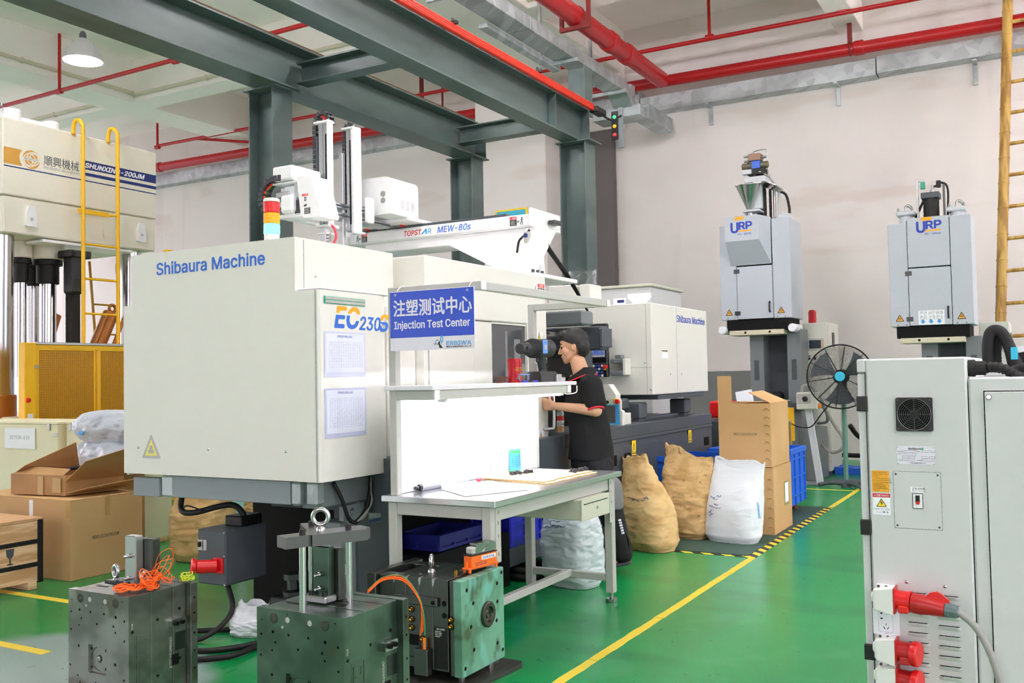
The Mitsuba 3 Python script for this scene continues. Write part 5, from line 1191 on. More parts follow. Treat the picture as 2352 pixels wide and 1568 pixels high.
for y in (4.86, 4.93):
    obj(bx_ + '__gauge', M().box(-4.223, -4.2185, y - .018, y + .018, 2.55, 2.585, .001), 'label_white')
    obj(bx_ + '__gauge_display', M().box(-4.219, -4.2175, y - .011, y + .011, 2.565, 2.58, .0005), 'label_black')
part(R_, 'top_cover', M().box(-4.585, -4.40, 4.80, 5.10, 2.665, 2.765, .012), 'white_paint')
part(R_, 'cover_tray', M().box(-4.60, -4.36, 4.82, 5.05, 2.645, 2.657, .003), 'white_paint')
part(R_, 'servo_motor', M().box(-4.53, -4.43, 4.86, 4.95, 2.565, 2.635, .006).box(-4.575, -4.53, 4.87, 4.94, 2.56, 2.63, .006), 'label_white')
part(R_, 'gear_box', M().box(-4.425, -4.36, 4.84, 4.96, 2.54, 2.65, .006), 'aluminium')
part(R_, 'side_cover', M().box(-4.52, -4.405, 4.80, 4.98, 2.44, 2.565, .018), 'white_paint')
part(R_, 'slide_unit', M().box(-4.42, -4.34, 4.84, 4.97, 2.42, 2.53, .005), 'dark_steel')
part(R_, 'base_plate', M().box(-4.56, -4.30, 4.84, 5.02, 2.412, 2.44, .004), 'white_paint')
chain(R_, [(-4.50, 4.84, 2.685), (-4.58, 4.84, 2.685), (-4.66, 4.84, 2.655), (-4.695, 4.84, 2.58), (-4.68, 4.84, 2.50), (-4.63, 4.84, 2.455)], .09, (0, 1, 0), h=.04)
for k, m in enumerate(('red_plastic', 'orange_wire', 'green_wire')):
    part(R_, 'wire', M().tube(bez([(-4.60, 4.82 + .012 * k, 2.66), (-4.665, 4.82 + .012 * k, 2.62), (-4.685, 4.82 + .012 * k, 2.56), (-4.665, 4.82 + .012 * k, 2.50)], 14), .0045, 6), m, True)
# lettering on the beam
yb = 6.0995
part(R_, 'brand_lettering', M().text('TOPST', .040, front(-4.43, yb, 2.432), wmax=.165, shear=.15, bold=.02), 'red_print')
part(R_, 'brand_lettering', M().prism([(0, 0), (.05, .044), (.058, .044), (.058, 0), (.045, 0), (.045, .026), (.016, 0)], .001, front(-4.262, yb, 2.432)), 'sky_print')
part(R_, 'brand_lettering', M().text('R', .040, front(-4.20, yb, 2.432), shear=.15), 'sky_print')
part(R_, 'model_lettering', M().text('MEW-80s', .046, front(-4.11, yb, 2.432), wmax=.30, shear=.2, bold=.012), 'blue_print')
for x, fl in ((-4.92, 0), (-3.46, 1)):
    k = part(R_, 'warning_sticker', M().prism(sg.box(0, 0, .135, .075), .0008, front(x, yb, 2.415)), 'label_white')
    x1 = x + (.07 if not fl else .005)
    obj(k + '__head', M().prism(sg.box(0, .052, .058, .073), .0012, front(x1, yb, 2.415)), 'label_red')
    obj(k + '__head_print', M().text('注意', .011, front(x1 + .02, yb - .0008, 2.472), .0008, 'cjk'), 'white_print')
    obj(k + '__block', M().prism(sg.box(0, .004, .058, .05), .0012, front(x1, yb, 2.415)), 'label_black')
    obj(k + '__block_print', M().prism(sops.unary_union([sg.box(.006, .01 + i * .009, .05 - .008 * (i % 2), .014 + i * .009) for i in range(4)]), .0016, front(x1, yb, 2.415)), 'label_grey')
    xf = x + (.02 if not fl else .095)
    obj(k + '__figure', M().prism(sops.unary_union([sg.Point(.012, .06).buffer(.005), sg.LineString([(.012, .054), (.010, .035), (.018, .022), (.014, .01)]).buffer(.0028), sg.LineString([(.010, .035), (.002, .025), (-.002, .012)]).buffer(.0028), sg.LineString([(.012, .05), (.022, .042)]).buffer(.0022), sg.LineString([(.012, .05), (.0, .044)]).buffer(.0022)]), .0012, front(xf, yb, 2.415)), 'label_black')
    obj(k + '__arrow', M().prism(sg.box(0, .026, .016, .04).difference(sg.box(.004, .031, .012, .035)), .0012, front(x + (.045 if not fl else .068), yb, 2.415)), 'label_black')
# air unit and hoses at the beam end
au = part(R_, 'air_regulator', M().box(-3.31, -3.27, 6.04, 6.08, 2.28, 2.36, .004).lathe([(0, 0), (.01, 0), (.018, .03), (.018, .09), (.022, .1), (.022, .16), (0, .16)], (-3.29, 6.06, 2.13), (0, 0, 1), 16), 'label_grey', 30)
obj(au + '__dial', M().cyl((-3.29, 6.04, 2.33), (-3.29, 6.03, 2.33), .016, n=16), 'navy_print', 40)
for k in range(3):
    part(R_, 'drop_hose', M().tube(bez([(-3.27 + .012 * k, 6.15, 2.38), (-3.25 + .014 * k, 6.3, 2.25), (-3.23 + .012 * k, 6.6, 2.05), (-3.24, 7.0, 1.80)], 24), .008, 6), 'soft_black', True)
part(R_, 'drop_hose', M().tube(bez([(-3.40, 6.1, 2.22), (-3.37, 6.08, 2.30), (-3.32, 6.08, 2.34), (-3.29, 6.1, 2.38)], 16), .008, 6), 'soft_black', True)
part(R_, 'bracket_hook', M().box(-3.24, -3.18, 6.3, 6.42, 2.44, 2.47, .004), 'dark_steel')
# signal tower
t = thing('signal_tower', 'signal tower with red orange and lit green segments on the machine roof', 'signal light')
tx, ty, tz = -3.825, 4.0, 2.004
part(t, 'pole', M().lathe([(0, 0), (.046, 0), (.046, .01), (.043, .012), (.043, .13), (0, .13)], (tx, ty, tz), (0, 0, 1), 28), 'ivory', 40)
part(t, 'maker_plate', M().box(tx - .022, tx + .02, ty - .0445, ty - .042, tz + .022, tz + .04, .001), 'label_black')
part(t, 'red_segment', M().lathe([(.043, .0), (.046, .003), (.046, .057), (.043, .06), (0, .06), (0, .0)][::-1], (tx, ty, tz + .256), (0, 0, 1), 28), 'red_plastic', 40)
part(t, 'orange_segment', M().lathe([(.043, .0), (.046, .003), (.046, .057), (.043, .06), (0, .06), (0, .0)][::-1], (tx, ty, tz + .194), (0, 0, 1), 28), 'orange_print', 40)
k = number(t + '__green_segment')
scene[k] = mikit.ply(M().lathe([(0, 0), (.043, 0), (.046, .003), (.046, .057), (.043, .06), (0, .06)], (tx, ty, tz + .132), (0, 0, 1), 28).get(), 'mat_green_plastic', 40, emitter={'type': 'area', 'radiance': {'type': 'rgb', 'value': [.04, .15, .10]}})
part(t, 'cap', M().lathe([(.045, 0), (.046, .004), (.046, .014), (.042, .02), (0, .02)], (tx, ty, tz + .317), (0, 0, 1), 28), 'ivory', 40)
# blue framed board behind the robot, clear bag on the carriage caps, grey hopper cabinet behind
t = thing('document_board', 'small blue document in a yellow frame on the white pillar behind the robot beam', 'board')
obj(t, M().box(-8.03, -7.42, 13.68, 13.70, 3.66, 4.1, .004), 'label_yellow')
part(t, 'sheet', M().box(-8.0, -7.45, 13.675, 13.681, 3.69, 4.07, .002), 'cyan_plastic')
bag = M(); rr = random.Random(6)
n, hN = 40, 9
V_ = []
for j in range(hN):
    for i in range(n):
        a = 2 * PI * i / n; w_ = 1 + .05 * math.sin(5 * a + j) + .03 * rr.uniform(-1, 1)
        V_.append((-3.68 + .125 * w_ * math.cos(a), 7.82 + .11 * w_ * math.sin(a), 2.125 + .135 * j / (hN - 1) + .008 * math.sin(3 * a)))
bag.raw(V_, [(j * n + i, j * n + (i + 1) % n, (j + 1) * n + (i + 1) % n, (j + 1) * n + i) for j in range(hN - 1) for i in range(n)])
solo('plastic_bag', bag, 'clear_plastic', 'clear plastic bag ring standing on the ivory carriage cap of the machine', 'bag', smooth=True)
t = thing('grey_cabinet', 'pale grey sheet metal cabinet with a lipped top behind the machine', 'cabinet')
part(t, 'body', M().box(-4.42, -3.72, 9.6, 10.6, 0, 2.25, .01), 'cabinet_grey')
part(t, 'top_lip', M().box(-4.45, -3.69, 9.57, 10.63, 2.25, 2.28, .006), 'cabinet_ivory')
part(t, 'notice', M().box(-4.15, -4.0, 9.594, 9.6, 2.0, 2.14, .001), 'label_white')
part(t, 'notice_print', M().box(-4.1, -4.02, 9.592, 9.595, 2.09, 2.12, .0005), 'navy_print')
# ---------------------------------------------------------------- right side: power cabinet, moulding presses, fan
K = thing('power_cabinet', 'light grey electrical cabinet with a fan grille and red plugs nearest the camera', 'cabinet')
cy = 3.2
part(K, 'side_frame', M().box(-.541, -.515, cy + .006, 4.05, .02, 1.29, .004), 'cabinet_grey')
part(K, 'body', M().box(-.516, -.222, cy, 4.05, .02, 1.336, .006).box(-.541, -.516, cy, 4.05, 1.292, 1.336, .004), 'cabinet_grey')
part(K, 'seam', M().box(-.5175, -.5145, cy - .0006, cy + .002, .03, 1.292, .0005), 'black_plastic')
for z in (1.193, .80, .406):
    part(K, 'hinge', M().box(-.545, -.512, cy - .006, cy + .02, z - .024, z + .024, .002), 'black_plastic')
f = part(K, 'fan_guard', M().prism(rpoly(-.427, 1.107, -.32, 1.212, .006).difference(sg.Point(-.3735, 1.1595).buffer(.050)), .008, frame((0, cy, 0), (1, 0, 0), (0, 0, 1))), 'black_plastic')
obj(f + '__back', M().cyl((-.3735, cy - .001, 1.1595), (-.3735, cy - .002, 1.1595), .0505, n=30), 'deep_black', 40)
for r in (.049, .043, .037, .031, .025, .019):
    obj(f + '__ring', M().torus((-.3735, cy - .006, 1.1595), (0, 1, 0), r, .0011, 36, 6), 'steel' if r > .045 else 'dark_steel', True)
for a in range(8):
    c_, s_ = math.cos(a * PI / 4), math.sin(a * PI / 4)
    obj(f + '__spoke', M().tube([(-.3735 + .012 * c_, cy - .0055, 1.1595 + .012 * s_), (-.3735 + .05 * c_, cy - .0055, 1.1595 + .05 * s_)], .0012, 6), 'dark_steel', True)
obj(f + '__hub', M().lathe([(.018, 0), (.016, .004), (0, .005)], (-.3735, cy - .002, 1.1595), (0, -1, 0), 24), 'soft_black', 40)
for x in (-.42, -.327):
    for z in (1.114, 1.205): obj(f + '__screw', M().lathe([(.0042, 0), (.0035, .002), (0, .002)], (x, cy - .008, z), (0, -1, 0), 12), 'dark_steel', 40)
np1 = part(K, 'maker_plate', M().box(-.428, -.319, cy - .001, cy, 1.003, 1.06, .0004), 'sign_white')
obj(np1 + '__heading', M().text('Multitech', .0065, front(-.395, cy - .001, 1.049), .0006, wmax=.036, bold=.03), 'black_print')
obj(np1 + '__logo', M().box(-.357, -.351, cy - .0017, cy - .0008, 1.049, 1.0555, .0002), 'green_plastic')
mm = M()
for r_, row in enumerate(((0, .04, .056, .095), (0, .04), (0, .02, .023, .038, .056, .075, .078, .095), (0, .036, .056, .092))):
    for a, b in zip(row[::2], row[1::2]):
        z = 1.041 - r_ * .009; x0 = -.413 + a; x1 = -.413 + b
        mm.prism(sg.box(x0, z, x1, z + .006).difference(sg.box(x0 + .0006, z + .0006, x1 - .0006, z + .0054)), .0006, frame((0, cy - .001, 0), (1, 0, 0), (0, 0, 1)))
for s, x, z in (('Model', -.426, 1.042), ('S/N', -.426, 1.033), ('Power', -.426, 1.015), ('Date', -.371, 1.042), ('Weight', -.371, 1.015)):
    mm.text(s, .0035, front(x, cy - .001, z), .0006)
mm.text('东莞 机械有限公司', .004, front(-.39, cy - .001, 1.006), .0006, 'cjk')
obj(np1 + '__print', mm, 'dark_grey_paint')
for x in (-.425, -.322):
    for z in (1.006, 1.057): obj(np1 + '__rivet', M().lathe([(.003, 0), (.002, .0015), (0, .002)], (x, cy - .001, z), (0, -1, 0), 10), 'chrome', 40)
ap = part(K, 'access_panel', M().box(-.441, -.305, cy - .0012, cy, .804, .98, .0006), 'cabinet_grey')
obj(ap + '__outline', M().prism(sg.box(-.442, .803, -.304, .981).difference(sg.box(-.4412, .8038, -.3048, .9802)), .0008, frame((0, cy, 0), (1, 0, 0), (0, 0, 1))), 'dark_grey_paint')
for x in (-.434, -.313):
    for z in (.812, .972): obj(ap + '__screw', M().lathe([(.0032, 0), (.0026, .0015), (0, .002)], (x, cy - .0012, z), (0, -1, 0), 10), 'dark_steel', 40)
sw = part(K, 'main_switch', M().box(-.386, -.358, cy - .003, cy, .868, .913, .0008), 'label_white')
obj(sw + '__outline', M().prism(sg.box(-.387, .867, -.357, .914).difference(sg.box(-.3858, .8682, -.3582, .9128)), .0034, frame((0, cy, 0), (1, 0, 0), (0, 0, 1))), 'soft_black')
obj(sw + '__rocker', M().box(-.378, -.366, cy - .007, cy - .003, .885, .908, .001), 'soft_black')
obj(sw + '__rocker_tip', M().box(-.377, -.367, cy - .0075, cy - .003, .880, .890, .001), 'red_plastic')
lb = part(K, 'switch_label', M().box(-.392, -.354, cy - .0015, cy, .917, .934, .0004), 'label_white')
obj(lb + '__print', M().text('主電源開關', .0055, front(-.388, cy - .0013, .926), .0006, 'cjk').text('Main power switch', .0032, front(-.388, cy - .0013, .920), .0006), 'black_print')
ys = part(K, 'instruction_sticker', M().box(-.506, -.454, cy - .0008, cy, .914, .981, .0003), 'label_orange2')
mat('label_orange2', (232, 164, 34), .5)
mm = M()
for i, s in enumerate(('PHASING AND TUBULAR HEAT', 'REQUIRE SINGLE PHASE', 'NOTICE:', '1. Check power source', 'before use the machine', '2. Connect earth ground', '使用前检查电源', '请勿带电操作机器', '请先接地线再接电源', '注意安全')):
    mm.text(s, .0036, front(-.503, cy - .0007, .974 - i * .0063), .0005, 'cjk' if i > 5 else 'inter', wmax=.045 if i in (0, 1) else None)
obj(ys + '__print', mm, 'black_print')
ds = part(K, 'danger_sticker', M().box(-.505, -.453, cy - .0008, cy, .842, .909, .0003), 'label_white')
obj(ds + '__head', M().box(-.505, -.453, cy - .0012, cy, .897, .909, .0002), 'label_red2')
mat('label_red2', (190, 30, 48), .5)
obj(ds + '__head_print', M().text('⚠ 危電 DANGER', .0062, front(-.501, cy - .0011, .900), .0006, 'cjk', wmax=.044), 'white_print')
tp = sg.Polygon([(-.495, .867), (-.463, .867), (-.479, .894)])
obj(ds + '__triangle', M().prism(tp, .0012, frame((0, cy, 0), (1, 0, 0), (0, 0, 1))), 'label_black')
obj(ds + '__triangle_face', M().prism(tp.buffer(-.002), .0016, frame((0, cy, 0), (1, 0, 0), (0, 0, 1))), 'label_yellow')
obj(ds + '__bolt', M().prism([(-.478, .888), (-.483, .879), (-.479, .879), (-.481, .870), (-.474, .881), (-.478, .881)], .002, frame((0, cy, 0), (1, 0, 0), (0, 0, 1))), 'label_black')
obj(ds + '__print', M().text('HIGH VOLTAGE', .0052, front(-.502, cy - .0007, .8575), .0005, wmax=.046).text('小 心 觸 電', .006, front(-.496, cy - .0007, .8475), .0005, 'cjk'), 'navy_print')
for x, z in ((-.413, .637), (-.304, .633)): part(K, 'screw', M().lathe([(.0055, 0), (.005, .002), (.002, .004), (0, .004)], (x, cy, z), (0, -1, 0), 12), 'chrome', 40)
def louvre(x0, x1, z):
    v, f = [], []
    n, m_ = 11, 5
    for i in range(n):
        u = i / (n - 1); e = min(1, 6 * min(u, 1 - u))
        for j in range(m_):
            q = j / (m_ - 1)
            v.append((x0 + (x1 - x0) * u, cy - .0002 - .0075 * e * (1 - q) ** .8, z - .014 * q))
    for i in range(n - 1):
        for j in range(m_ - 1): f.append((i * m_ + j, i * m_ + j + 1, (i + 1) * m_ + j + 1, (i + 1) * m_ + j))
    k = part(K, 'louvre', M().raw(v, f), 'cabinet_grey', 40)
    obj(k + '__slot', M().prism(sg.Polygon([(x0 + .003, cy - .0001), (x0 + .008, cy - .0075), (x1 - .008, cy - .0075), (x1 - .003, cy - .0001)]), z + .0004, top(0, 0, 0), z - .0006), 'deep_black')
for i in range(9): louvre(-.415, -.352, .606 - i * .0305)
for i in range(9): louvre(-.329, -.262, .606 - i * .0305 - .001)
# sockets
def cee(z, plugged):
    k = part(K, 'socket_box', M().mesh(trimesh.convex.convex_hull(np.array([(x, y, zz) for x, d, h0, h1 in ((-.508, .045, -.028, .022), (-.50, .055, -.032, .026), (-.462, .060, -.034, .026), (-.452, .066, -.042, .036), (-.445, .066, -.042, .036)) for y in (cy, cy - d) for zz in (z + h0, z + h1)]))), 'white_plastic', 25, label='white housing of a red power socket')
    obj(k + '__screw_lug', M().box(-.503, -.462, cy - .012, cy, z + .024, z + .038, .003), 'white_plastic')
    for x in (-.495, -.472): obj(k + '__screw', M().lathe([(.0045, 0), (.004, .003), (0, .003)], (x, cy - .012, z + .031), (0, -1, 0), 12), 'dark_steel', 40)
    obj(k + '__end_knob', M().cyl((-.508, cy - .025, z), (-.514, cy - .025, z), .016, n=16, bevel=.003), 'white_plastic', 40)
    part(K, 'socket_flange', M().box(-.446, -.440, cy - .068, cy - .001, z - .040, z + .038, .004), 'dark_red_plastic')
    o = np.array([-.440, cy - .035, z - .001])
    part(K, 'socket_collar', M().lathe([(.030, 0), (.030, .035), (.032, .037), (.032, .044), (0, .044)], o, (1, -.12, -.04), 26), 'red_plastic' if plugged else 'dark_red_plastic', 40)
    part(K, 'lid_hinge', M().box(-.432, -.402, cy - .072, cy - .058, z - .034, z - .012, .004), 'red_plastic' if plugged else 'dark_red_plastic')
    return k
cee(.588, True); cee(.432, False); cee(.345, False)
for z in (.432, .345):
    part(K, 'socket_lid', M().lathe([(.036, 0), (.038, .003), (.038, .018), (.034, .022), (0, .022)], (-.398, cy - .042, z - .003), (1, -.25, -.04), 24), 'red_plastic', 40)
part(K, 'open_lid', M().prism(sg.Point(-.372, .565).buffer(.032, quad_segs=8).union(sg.Polygon([(-.372, .60), (-.335, .578), (-.335, .552), (-.372, .53)])), .012, frame((0, cy - .075, 0), (1, 0, -.08), (.0, .05, 1))), 'red_plastic', label='open round lid of the plugged socket')
P_ = thing('power_plug', 'dark red power plug with grey gland and thick grey cable in the top socket', 'plug')
pd = np.array([1, -.10, -.10])
part(P_, 'body', M().lathe([(0, 0), (.029, 0), (.031, .006), (.031, .03), (.0285, .04), (.023, .095), (0, .095)], (-.395, cy - .042, .584), pd, 26), 'dark_red_plastic', 40)
part(P_, 'gland', M().lathe([(.0225, 0), (.0225, .012), (.021, .013), (.019, .032), (.014, .036), (0, .036)], (-.30, cy - .0515, .5745), pd, 10), 'gland_grey', 20)
mat('gland_grey', (92, 108, 110), .45)
part(P_, 'cable', M().tube(bez([(-.27, cy - .054, .571), (-.25, cy - .06, .562), (-.215, cy - .065, .53), (-.18, cy - .07, .46), (-.155, cy - .07, .37), (-.12, cy - .06, .26), (-.09, cy - .05, .12), (-.06, cy - .04, .012), (.10, cy - .05, .012)], 70), .0105, 12), 'grey_cable', True)
so = part(K, 'wall_outlet', M().box(-.515, -.437, cy - .012, cy, .467, .55, .003), 'outlet_white')
mat('outlet_white', (226, 226, 236), .35)
obj(so + '__face', M().prism(sg.box(-.498, .478, -.455, .542).difference(sg.box(-.4974, .4786, -.4556, .5414)), .0008, frame((0, cy - .012, 0), (1, 0, 0), (0, 0, 1))), 'grey_print')
obj(so + '__switch', M().box(-.472, -.461, cy - .0155, cy - .012, .518, .535, .001), 'outlet_white')
mm = M(); F0 = frame((0, cy - .012, 0), (1, 0, 0), (0, 0, 1))
for z in (.535, .519): mm.prism(sg.Point(-.489, z).buffer(.0025).union(sg.box(-.4925, z - .0012, -.4855, z + .0012)), .0008, F0)
mm.prism(sg.box(-.4765, .498, -.4748, .505), .0008, F0).prism(sg.LineString([(-.483, .493), (-.4795, .487)]).buffer(.0011), .0008, F0).prism(sg.LineString([(-.4685, .493), (-.472, .487)]).buffer(.0011), .0008, F0)
obj(so + '__holes', mm, 'deep_black'); obj(so + '__print', M().text('legrand', .0025, front(-.481, cy - .012, .4735), .0006), 'black_print')
part(K, 'cable_gland', M().lathe([(0, 0), (.026, 0), (.026, .02), (.022, .022), (.022, .05), (0, .05)], (-.222, cy + .07, 1.30), (1, 0, 0), 12), 'soft_black', 20)
# neighbouring cabinet
K2 = thing('power_cabinet', 'lower grey machine cabinet with a large inset door behind the red plug cabinet', 'cabinet')
part(K2, 'body', M().box(-.219, .85, cy + .004, 4.2, .02, 1.272, .006), 'cabinet_grey')
part(K2, 'door', M().box(-.175, .78, cy - .004, cy + .004, .08, 1.228, .003), 'cabinet_grey')
part(K2, 'door_gap', M().prism(sg.box(-.178, .077, .783, 1.231).difference(sg.box(-.1752, .0798, .7802, 1.2282)), .0006, frame((0, cy + .004, 0), (1, 0, 0), (0, 0, 1))), 'deep_black')
part(K2, 'door_knob', M().lathe([(.004, 0), (.004, .006), (.0085, .008), (.0085, .016), (.006, .019), (0, .019)], (-.163, cy - .004, 1.211), (0, -1, .1), 16), 'chrome', 40)
part(K2, 'top_strip', M().box(-.19, .7, cy + .25, cy + .3, 1.272, 1.285, .003), 'cabinet_grey')
def hose(t, pts, r, ribbed=True, m='soft_black'):
    p = bez(pts, 46)
    if not ribbed: return part(t, 'hose', M().tube(p, r, 12), m, True)
    s = np.r_[0, np.cumsum(np.linalg.norm(np.diff(p, axis=0), axis=1))]; n = int(s[-1] / (r * .22)); q = np.linspace(0, s[-1], n)
    pp = np.c_[[np.interp(q, s, p[:, j]) for j in range(3)]].T
    return part(t, 'hose', M().tube(pp, r * (1 + .10 * np.where(np.arange(n) % 4 < 2, 1, -1)), 12), m, True)
H = thing('hose_bundle', 'thick black ribbed hoses looping over the top of the grey cabinet', 'hose')
hose(H, [(-.172, cy + .07, 1.30), (-.15, cy + .06, 1.302), (-.12, cy + .05, 1.295), (-.08, cy + .06, 1.27), (-.05, cy + .12, 1.262)], .0155)
hose(H, [(-.10, cy + .16, 1.285), (-.05, cy + .10, 1.30), (.0, cy + .08, 1.315), (.08, cy + .08, 1.318), (.2, cy + .09, 1.318)], .0185)
hose(H, [(-.17, cy + .28, 1.26), (-.175, cy + .27, 1.36), (-.165, cy + .27, 1.415), (-.14, cy + .27, 1.42), (-.12, cy + .27, 1.39), (-.10, cy + .26, 1.33), (-.08, cy + .25, 1.26)], .018, False, 'rubber')
hose(H, [(-.155, cy + .30, 1.26), (-.15, cy + .30, 1.38), (-.135, cy + .30, 1.41), (-.115, cy + .32, 1.36), (-.10, cy + .34, 1.27)], .016, False, 'rubber')
hose(H, [(-.09, cy + .33, 1.262), (-.085, cy + .33, 1.34), (-.065, cy + .33, 1.35), (-.045, cy + .33, 1.32), (-.035, cy + .34, 1.262)], .016, False, 'rubber')
hose(H, [(-.02, cy + .35, 1.27), (.05, cy + .4, 1.36), (.12, cy + .45, 1.44), (.25, cy + .5, 1.55)], .02, False, 'rubber')
hose(H, [(.02, cy + .30, 1.27), (.09, cy + .35, 1.33), (.16, cy + .4, 1.41), (.3, cy + .45, 1.52)], .02, False, 'rubber')
hose(H, [(-.12, cy + .4, 1.29), (.0, cy + .4, 1.30), (.2, cy + .4, 1.30)], .015)
part(H, 'tag', M().box(-.108, -.088, cy + .24, cy + .247, 1.325, 1.365, .001), 'cyan_plastic')
t = solo('steel_ruler', M().prism([(0, 0), (.05, .004), (.07, .018), (.05, .024), (0, .02)], .002, frame((-.10, cy + .30, 1.345), (1, 0, .1), (-.1, 0, 1))), 'label_white', 'small pale metal hook plate among the hoses on the cabinet', 'bracket')

# ------------------------------------------------ vertical moulding presses by the wall
def urp(label, x0, zb, hopper, group):
    t = thing('moulding_press', label, 'press')
    w, h, y = .868, 1.21, 11.6
    x1 = x0 + w; zt = zb + h; d = .62
    a, b = x0 + .208, x0 + .645          # joints between left, middle and right panels
    part(t, 'left_panel', M().box(x0, a - .006, y, y + d, zb, zt - .03, .006), 'press_grey')
    part(t, 'right_panel', M().box(b + .006, x1, y, y + d, zb, zt + .01, .006), 'press_grey')
    part(t, 'core', M().box(a - .01, b + .01, y + .03, y + d, zb, zt, .004), 'deep_black')
    part(t, 'lower_door', M().box(a, b, y - .004, y + .03, zb + .005, zb + .655, .004), 'press_grey')
    dk = t + '__lower_door'
    if hopper:
        part(t, 'hood', M().mesh(trimesh.convex.convex_hull(np.array([(x, yy, z) for x in (a - .07, b - .09) for yy, z in ((y - .22, zt + .04), (y - .22, zb + .95), (y + .02, zt + .04), (y - .004, zb + .67))] + [(x, yy, z) for x in (b - .002,) for yy, z in ((y - .02, zt + .03), (y - .02, zb + .95), (y + .02, zt + .03), (y - .004, zb + .67))]))), 'press_grey')
        yy = y - .2205; lx, lz = a - .005, zt - .12
    else:
        part(t, 'upper_panel', M().box(a, b, y - .004, y + .03, zb + .668, zt + .02, .004), 'press_grey')
        for px_, pz in ((a + .02, zt), (b - .02, zt), (a + .02, zb + .70), (b - .02, zb + .70)):
            part(t, 'screw', M().lathe([(.008, 0), (.006, .004), (0, .004)], (px_, y - .004, pz), (0, -1, 0), 8), 'chrome', 40)
        yy = y - .0045; lx, lz = a + .09, zt - .115
    part(t, 'brand_lettering', M().text('U', .115, front(lx, yy, lz - .035), bold=.06, wmax=.085).text('R', .085, front(lx + .10, yy, lz), bold=.06, wmax=.07).text('P', .085, front(lx + .185, yy, lz), bold=.06, wmax=.07), 'dark_blue_print')
    part(t, 'yellow_bar', M().prism(sg.box(0, 0, .16, .016), .001, front(lx + .10, yy, lz - .03)), 'orange_print')
    part(t, 'small_lettering', M().text('宇荣 · 橡塑机械', .02, front(lx + .09, yy, lz - .07), .001, 'cjk', wmax=.17), 'dark_blue_print')
    part(t, 'yellow_label', M().prism(sg.box(0, 0, .11, .04), .001, front(lx + .06, yy, zt + (-.005 if hopper else -.022))), 'orange_print')
    for z in (zb + .60, zb + .08):
        part(t, 'hinge', M().box(a - .035, a + .035, y - .012, y - .004, z - .025, z + .025, .003), 'dark_steel')
    part(t, 'door_handle', M().tube(bez([(b - .035, y - .006, zb + .20), (b - .035, y - .04, zb + .195), (b - .035, y - .04, zb + .09), (b - .035, y - .006, zb + .085)], 16), .009, 8), 'soft_black', True)
    for xx in (x0 + .10, x0 + .74):
        tri_sign(t, front(xx, y - .0005, zb + .06), .085, base='label_orange2')
        part(t, 'warning_symbol', M().prism(sops.unary_union([sg.box(-.014 + i * .011, .016, -.009 + i * .011, .042) for i in range(3)]), .0022, front(xx, y - .0005, zb + .06)), 'label_black')
    if not hopper:
        k = part(t, 'notice', M().prism(sg.box(0, 0, .27, .16), .001, front(a + .09, y - .0045, zb + .01)), 'label_white')
        obj(k + '__print', M().text('严禁 用手触摸', .032, front(a + .105, y - .0055, zb + .125), .001, 'cjk', wmax=.24).text('危险 注意安全', .04, front(a + .105, y - .0055, zb + .07), .001, 'cjk', wmax=.24), 'grey_print')
        for i in range(3):
            obj(k + '__arrow', M().prism([(.02, .055), (.05, .055), (.05, .035), (.065, .035), (.035, .008), (.005, .035), (.02, .035)], .002, front(a + .10 + i * .085, y - .0045, zb + .012)), 'sky_print')
    for i in range(4): part(t, 'edge_screw', M().lathe([(.007, 0), (.006, .003), (0, .003)], ((x0 + .08, x0 + .17, b + .05, x1 - .08)[i], y, zb + .018), (0, -1, 0), 8), 'dark_steel', 40)
    # platen below
    part(t, 'platen', M().box(x0 + .06, x1 - .05, y + .02, y + d, zb - .135, zb, .004), 'deep_black')
    part(t, 'heat_plate', M().box(x0 + .10, x1 - .10, y - .02, y + .4, zb - .195, zb - .135, .004), 'insul')
    for xx in (x0 + .3, x0 + .6): part(t, 'plate_bolt', M().box(xx - .012, xx + .012, y - .024, y - .018, zb - .175, zb - .15, .002), 'deep_black')
    if hopper:
        for xx in (x0 + .02, x1 + .01):
            part(t, 'roller_head', M().cyl((xx, y - .06, zb - .125), (xx, y + .3, zb - .125), .05, n=18, bevel=.006), 'label_white', 40)
    zl = .90
    for xx in (x0 + .30, x1 - .11):
        part(t, 'frame_column', M().box(xx, xx + .17, y + .16, y + .55, zl, zb - .13, .006), 'mid_grey_paint')
        part(t, 'column_recess', M().box(xx + .05, xx + .11, y + .158, y + .161, zl + .3, zl + .55, .001), 'dark_grey_paint')
    part(t, 'frame_back', M().box(x0 + .3, x1 + .02, y + .5, y + .56, zl, zb - .13, .004), 'dark_grey_paint')
    part(t, 'lower_bolster', M().box(x0 - .05, x1 + .13, y - .1, y + .6, .84, .93, .006), 'dark_grey_paint')
    part(t, 'base', M().box(x0 + .02, x1 + .08, y - .02, y + .62, .12, .84, .008), 'mid_grey_paint')
    part(t, 'plinth', M().box(x0 - .03, x1 + .12, y - .06, y + .66, 0, .12, .008), 'dark_grey_paint')
    part(t, 'clamp_screw', M().cyl((x0 + .45, y + .1, .95), (x0 + .8, y + .1, .95), .014, n=10), 'steel', 40)
    part(t, 'motor', M().cyl((x0 + .62, y + .1, 1.0), (x0 + .62, y + .3, 1.0), .06, n=14), 'black_plastic', 40)
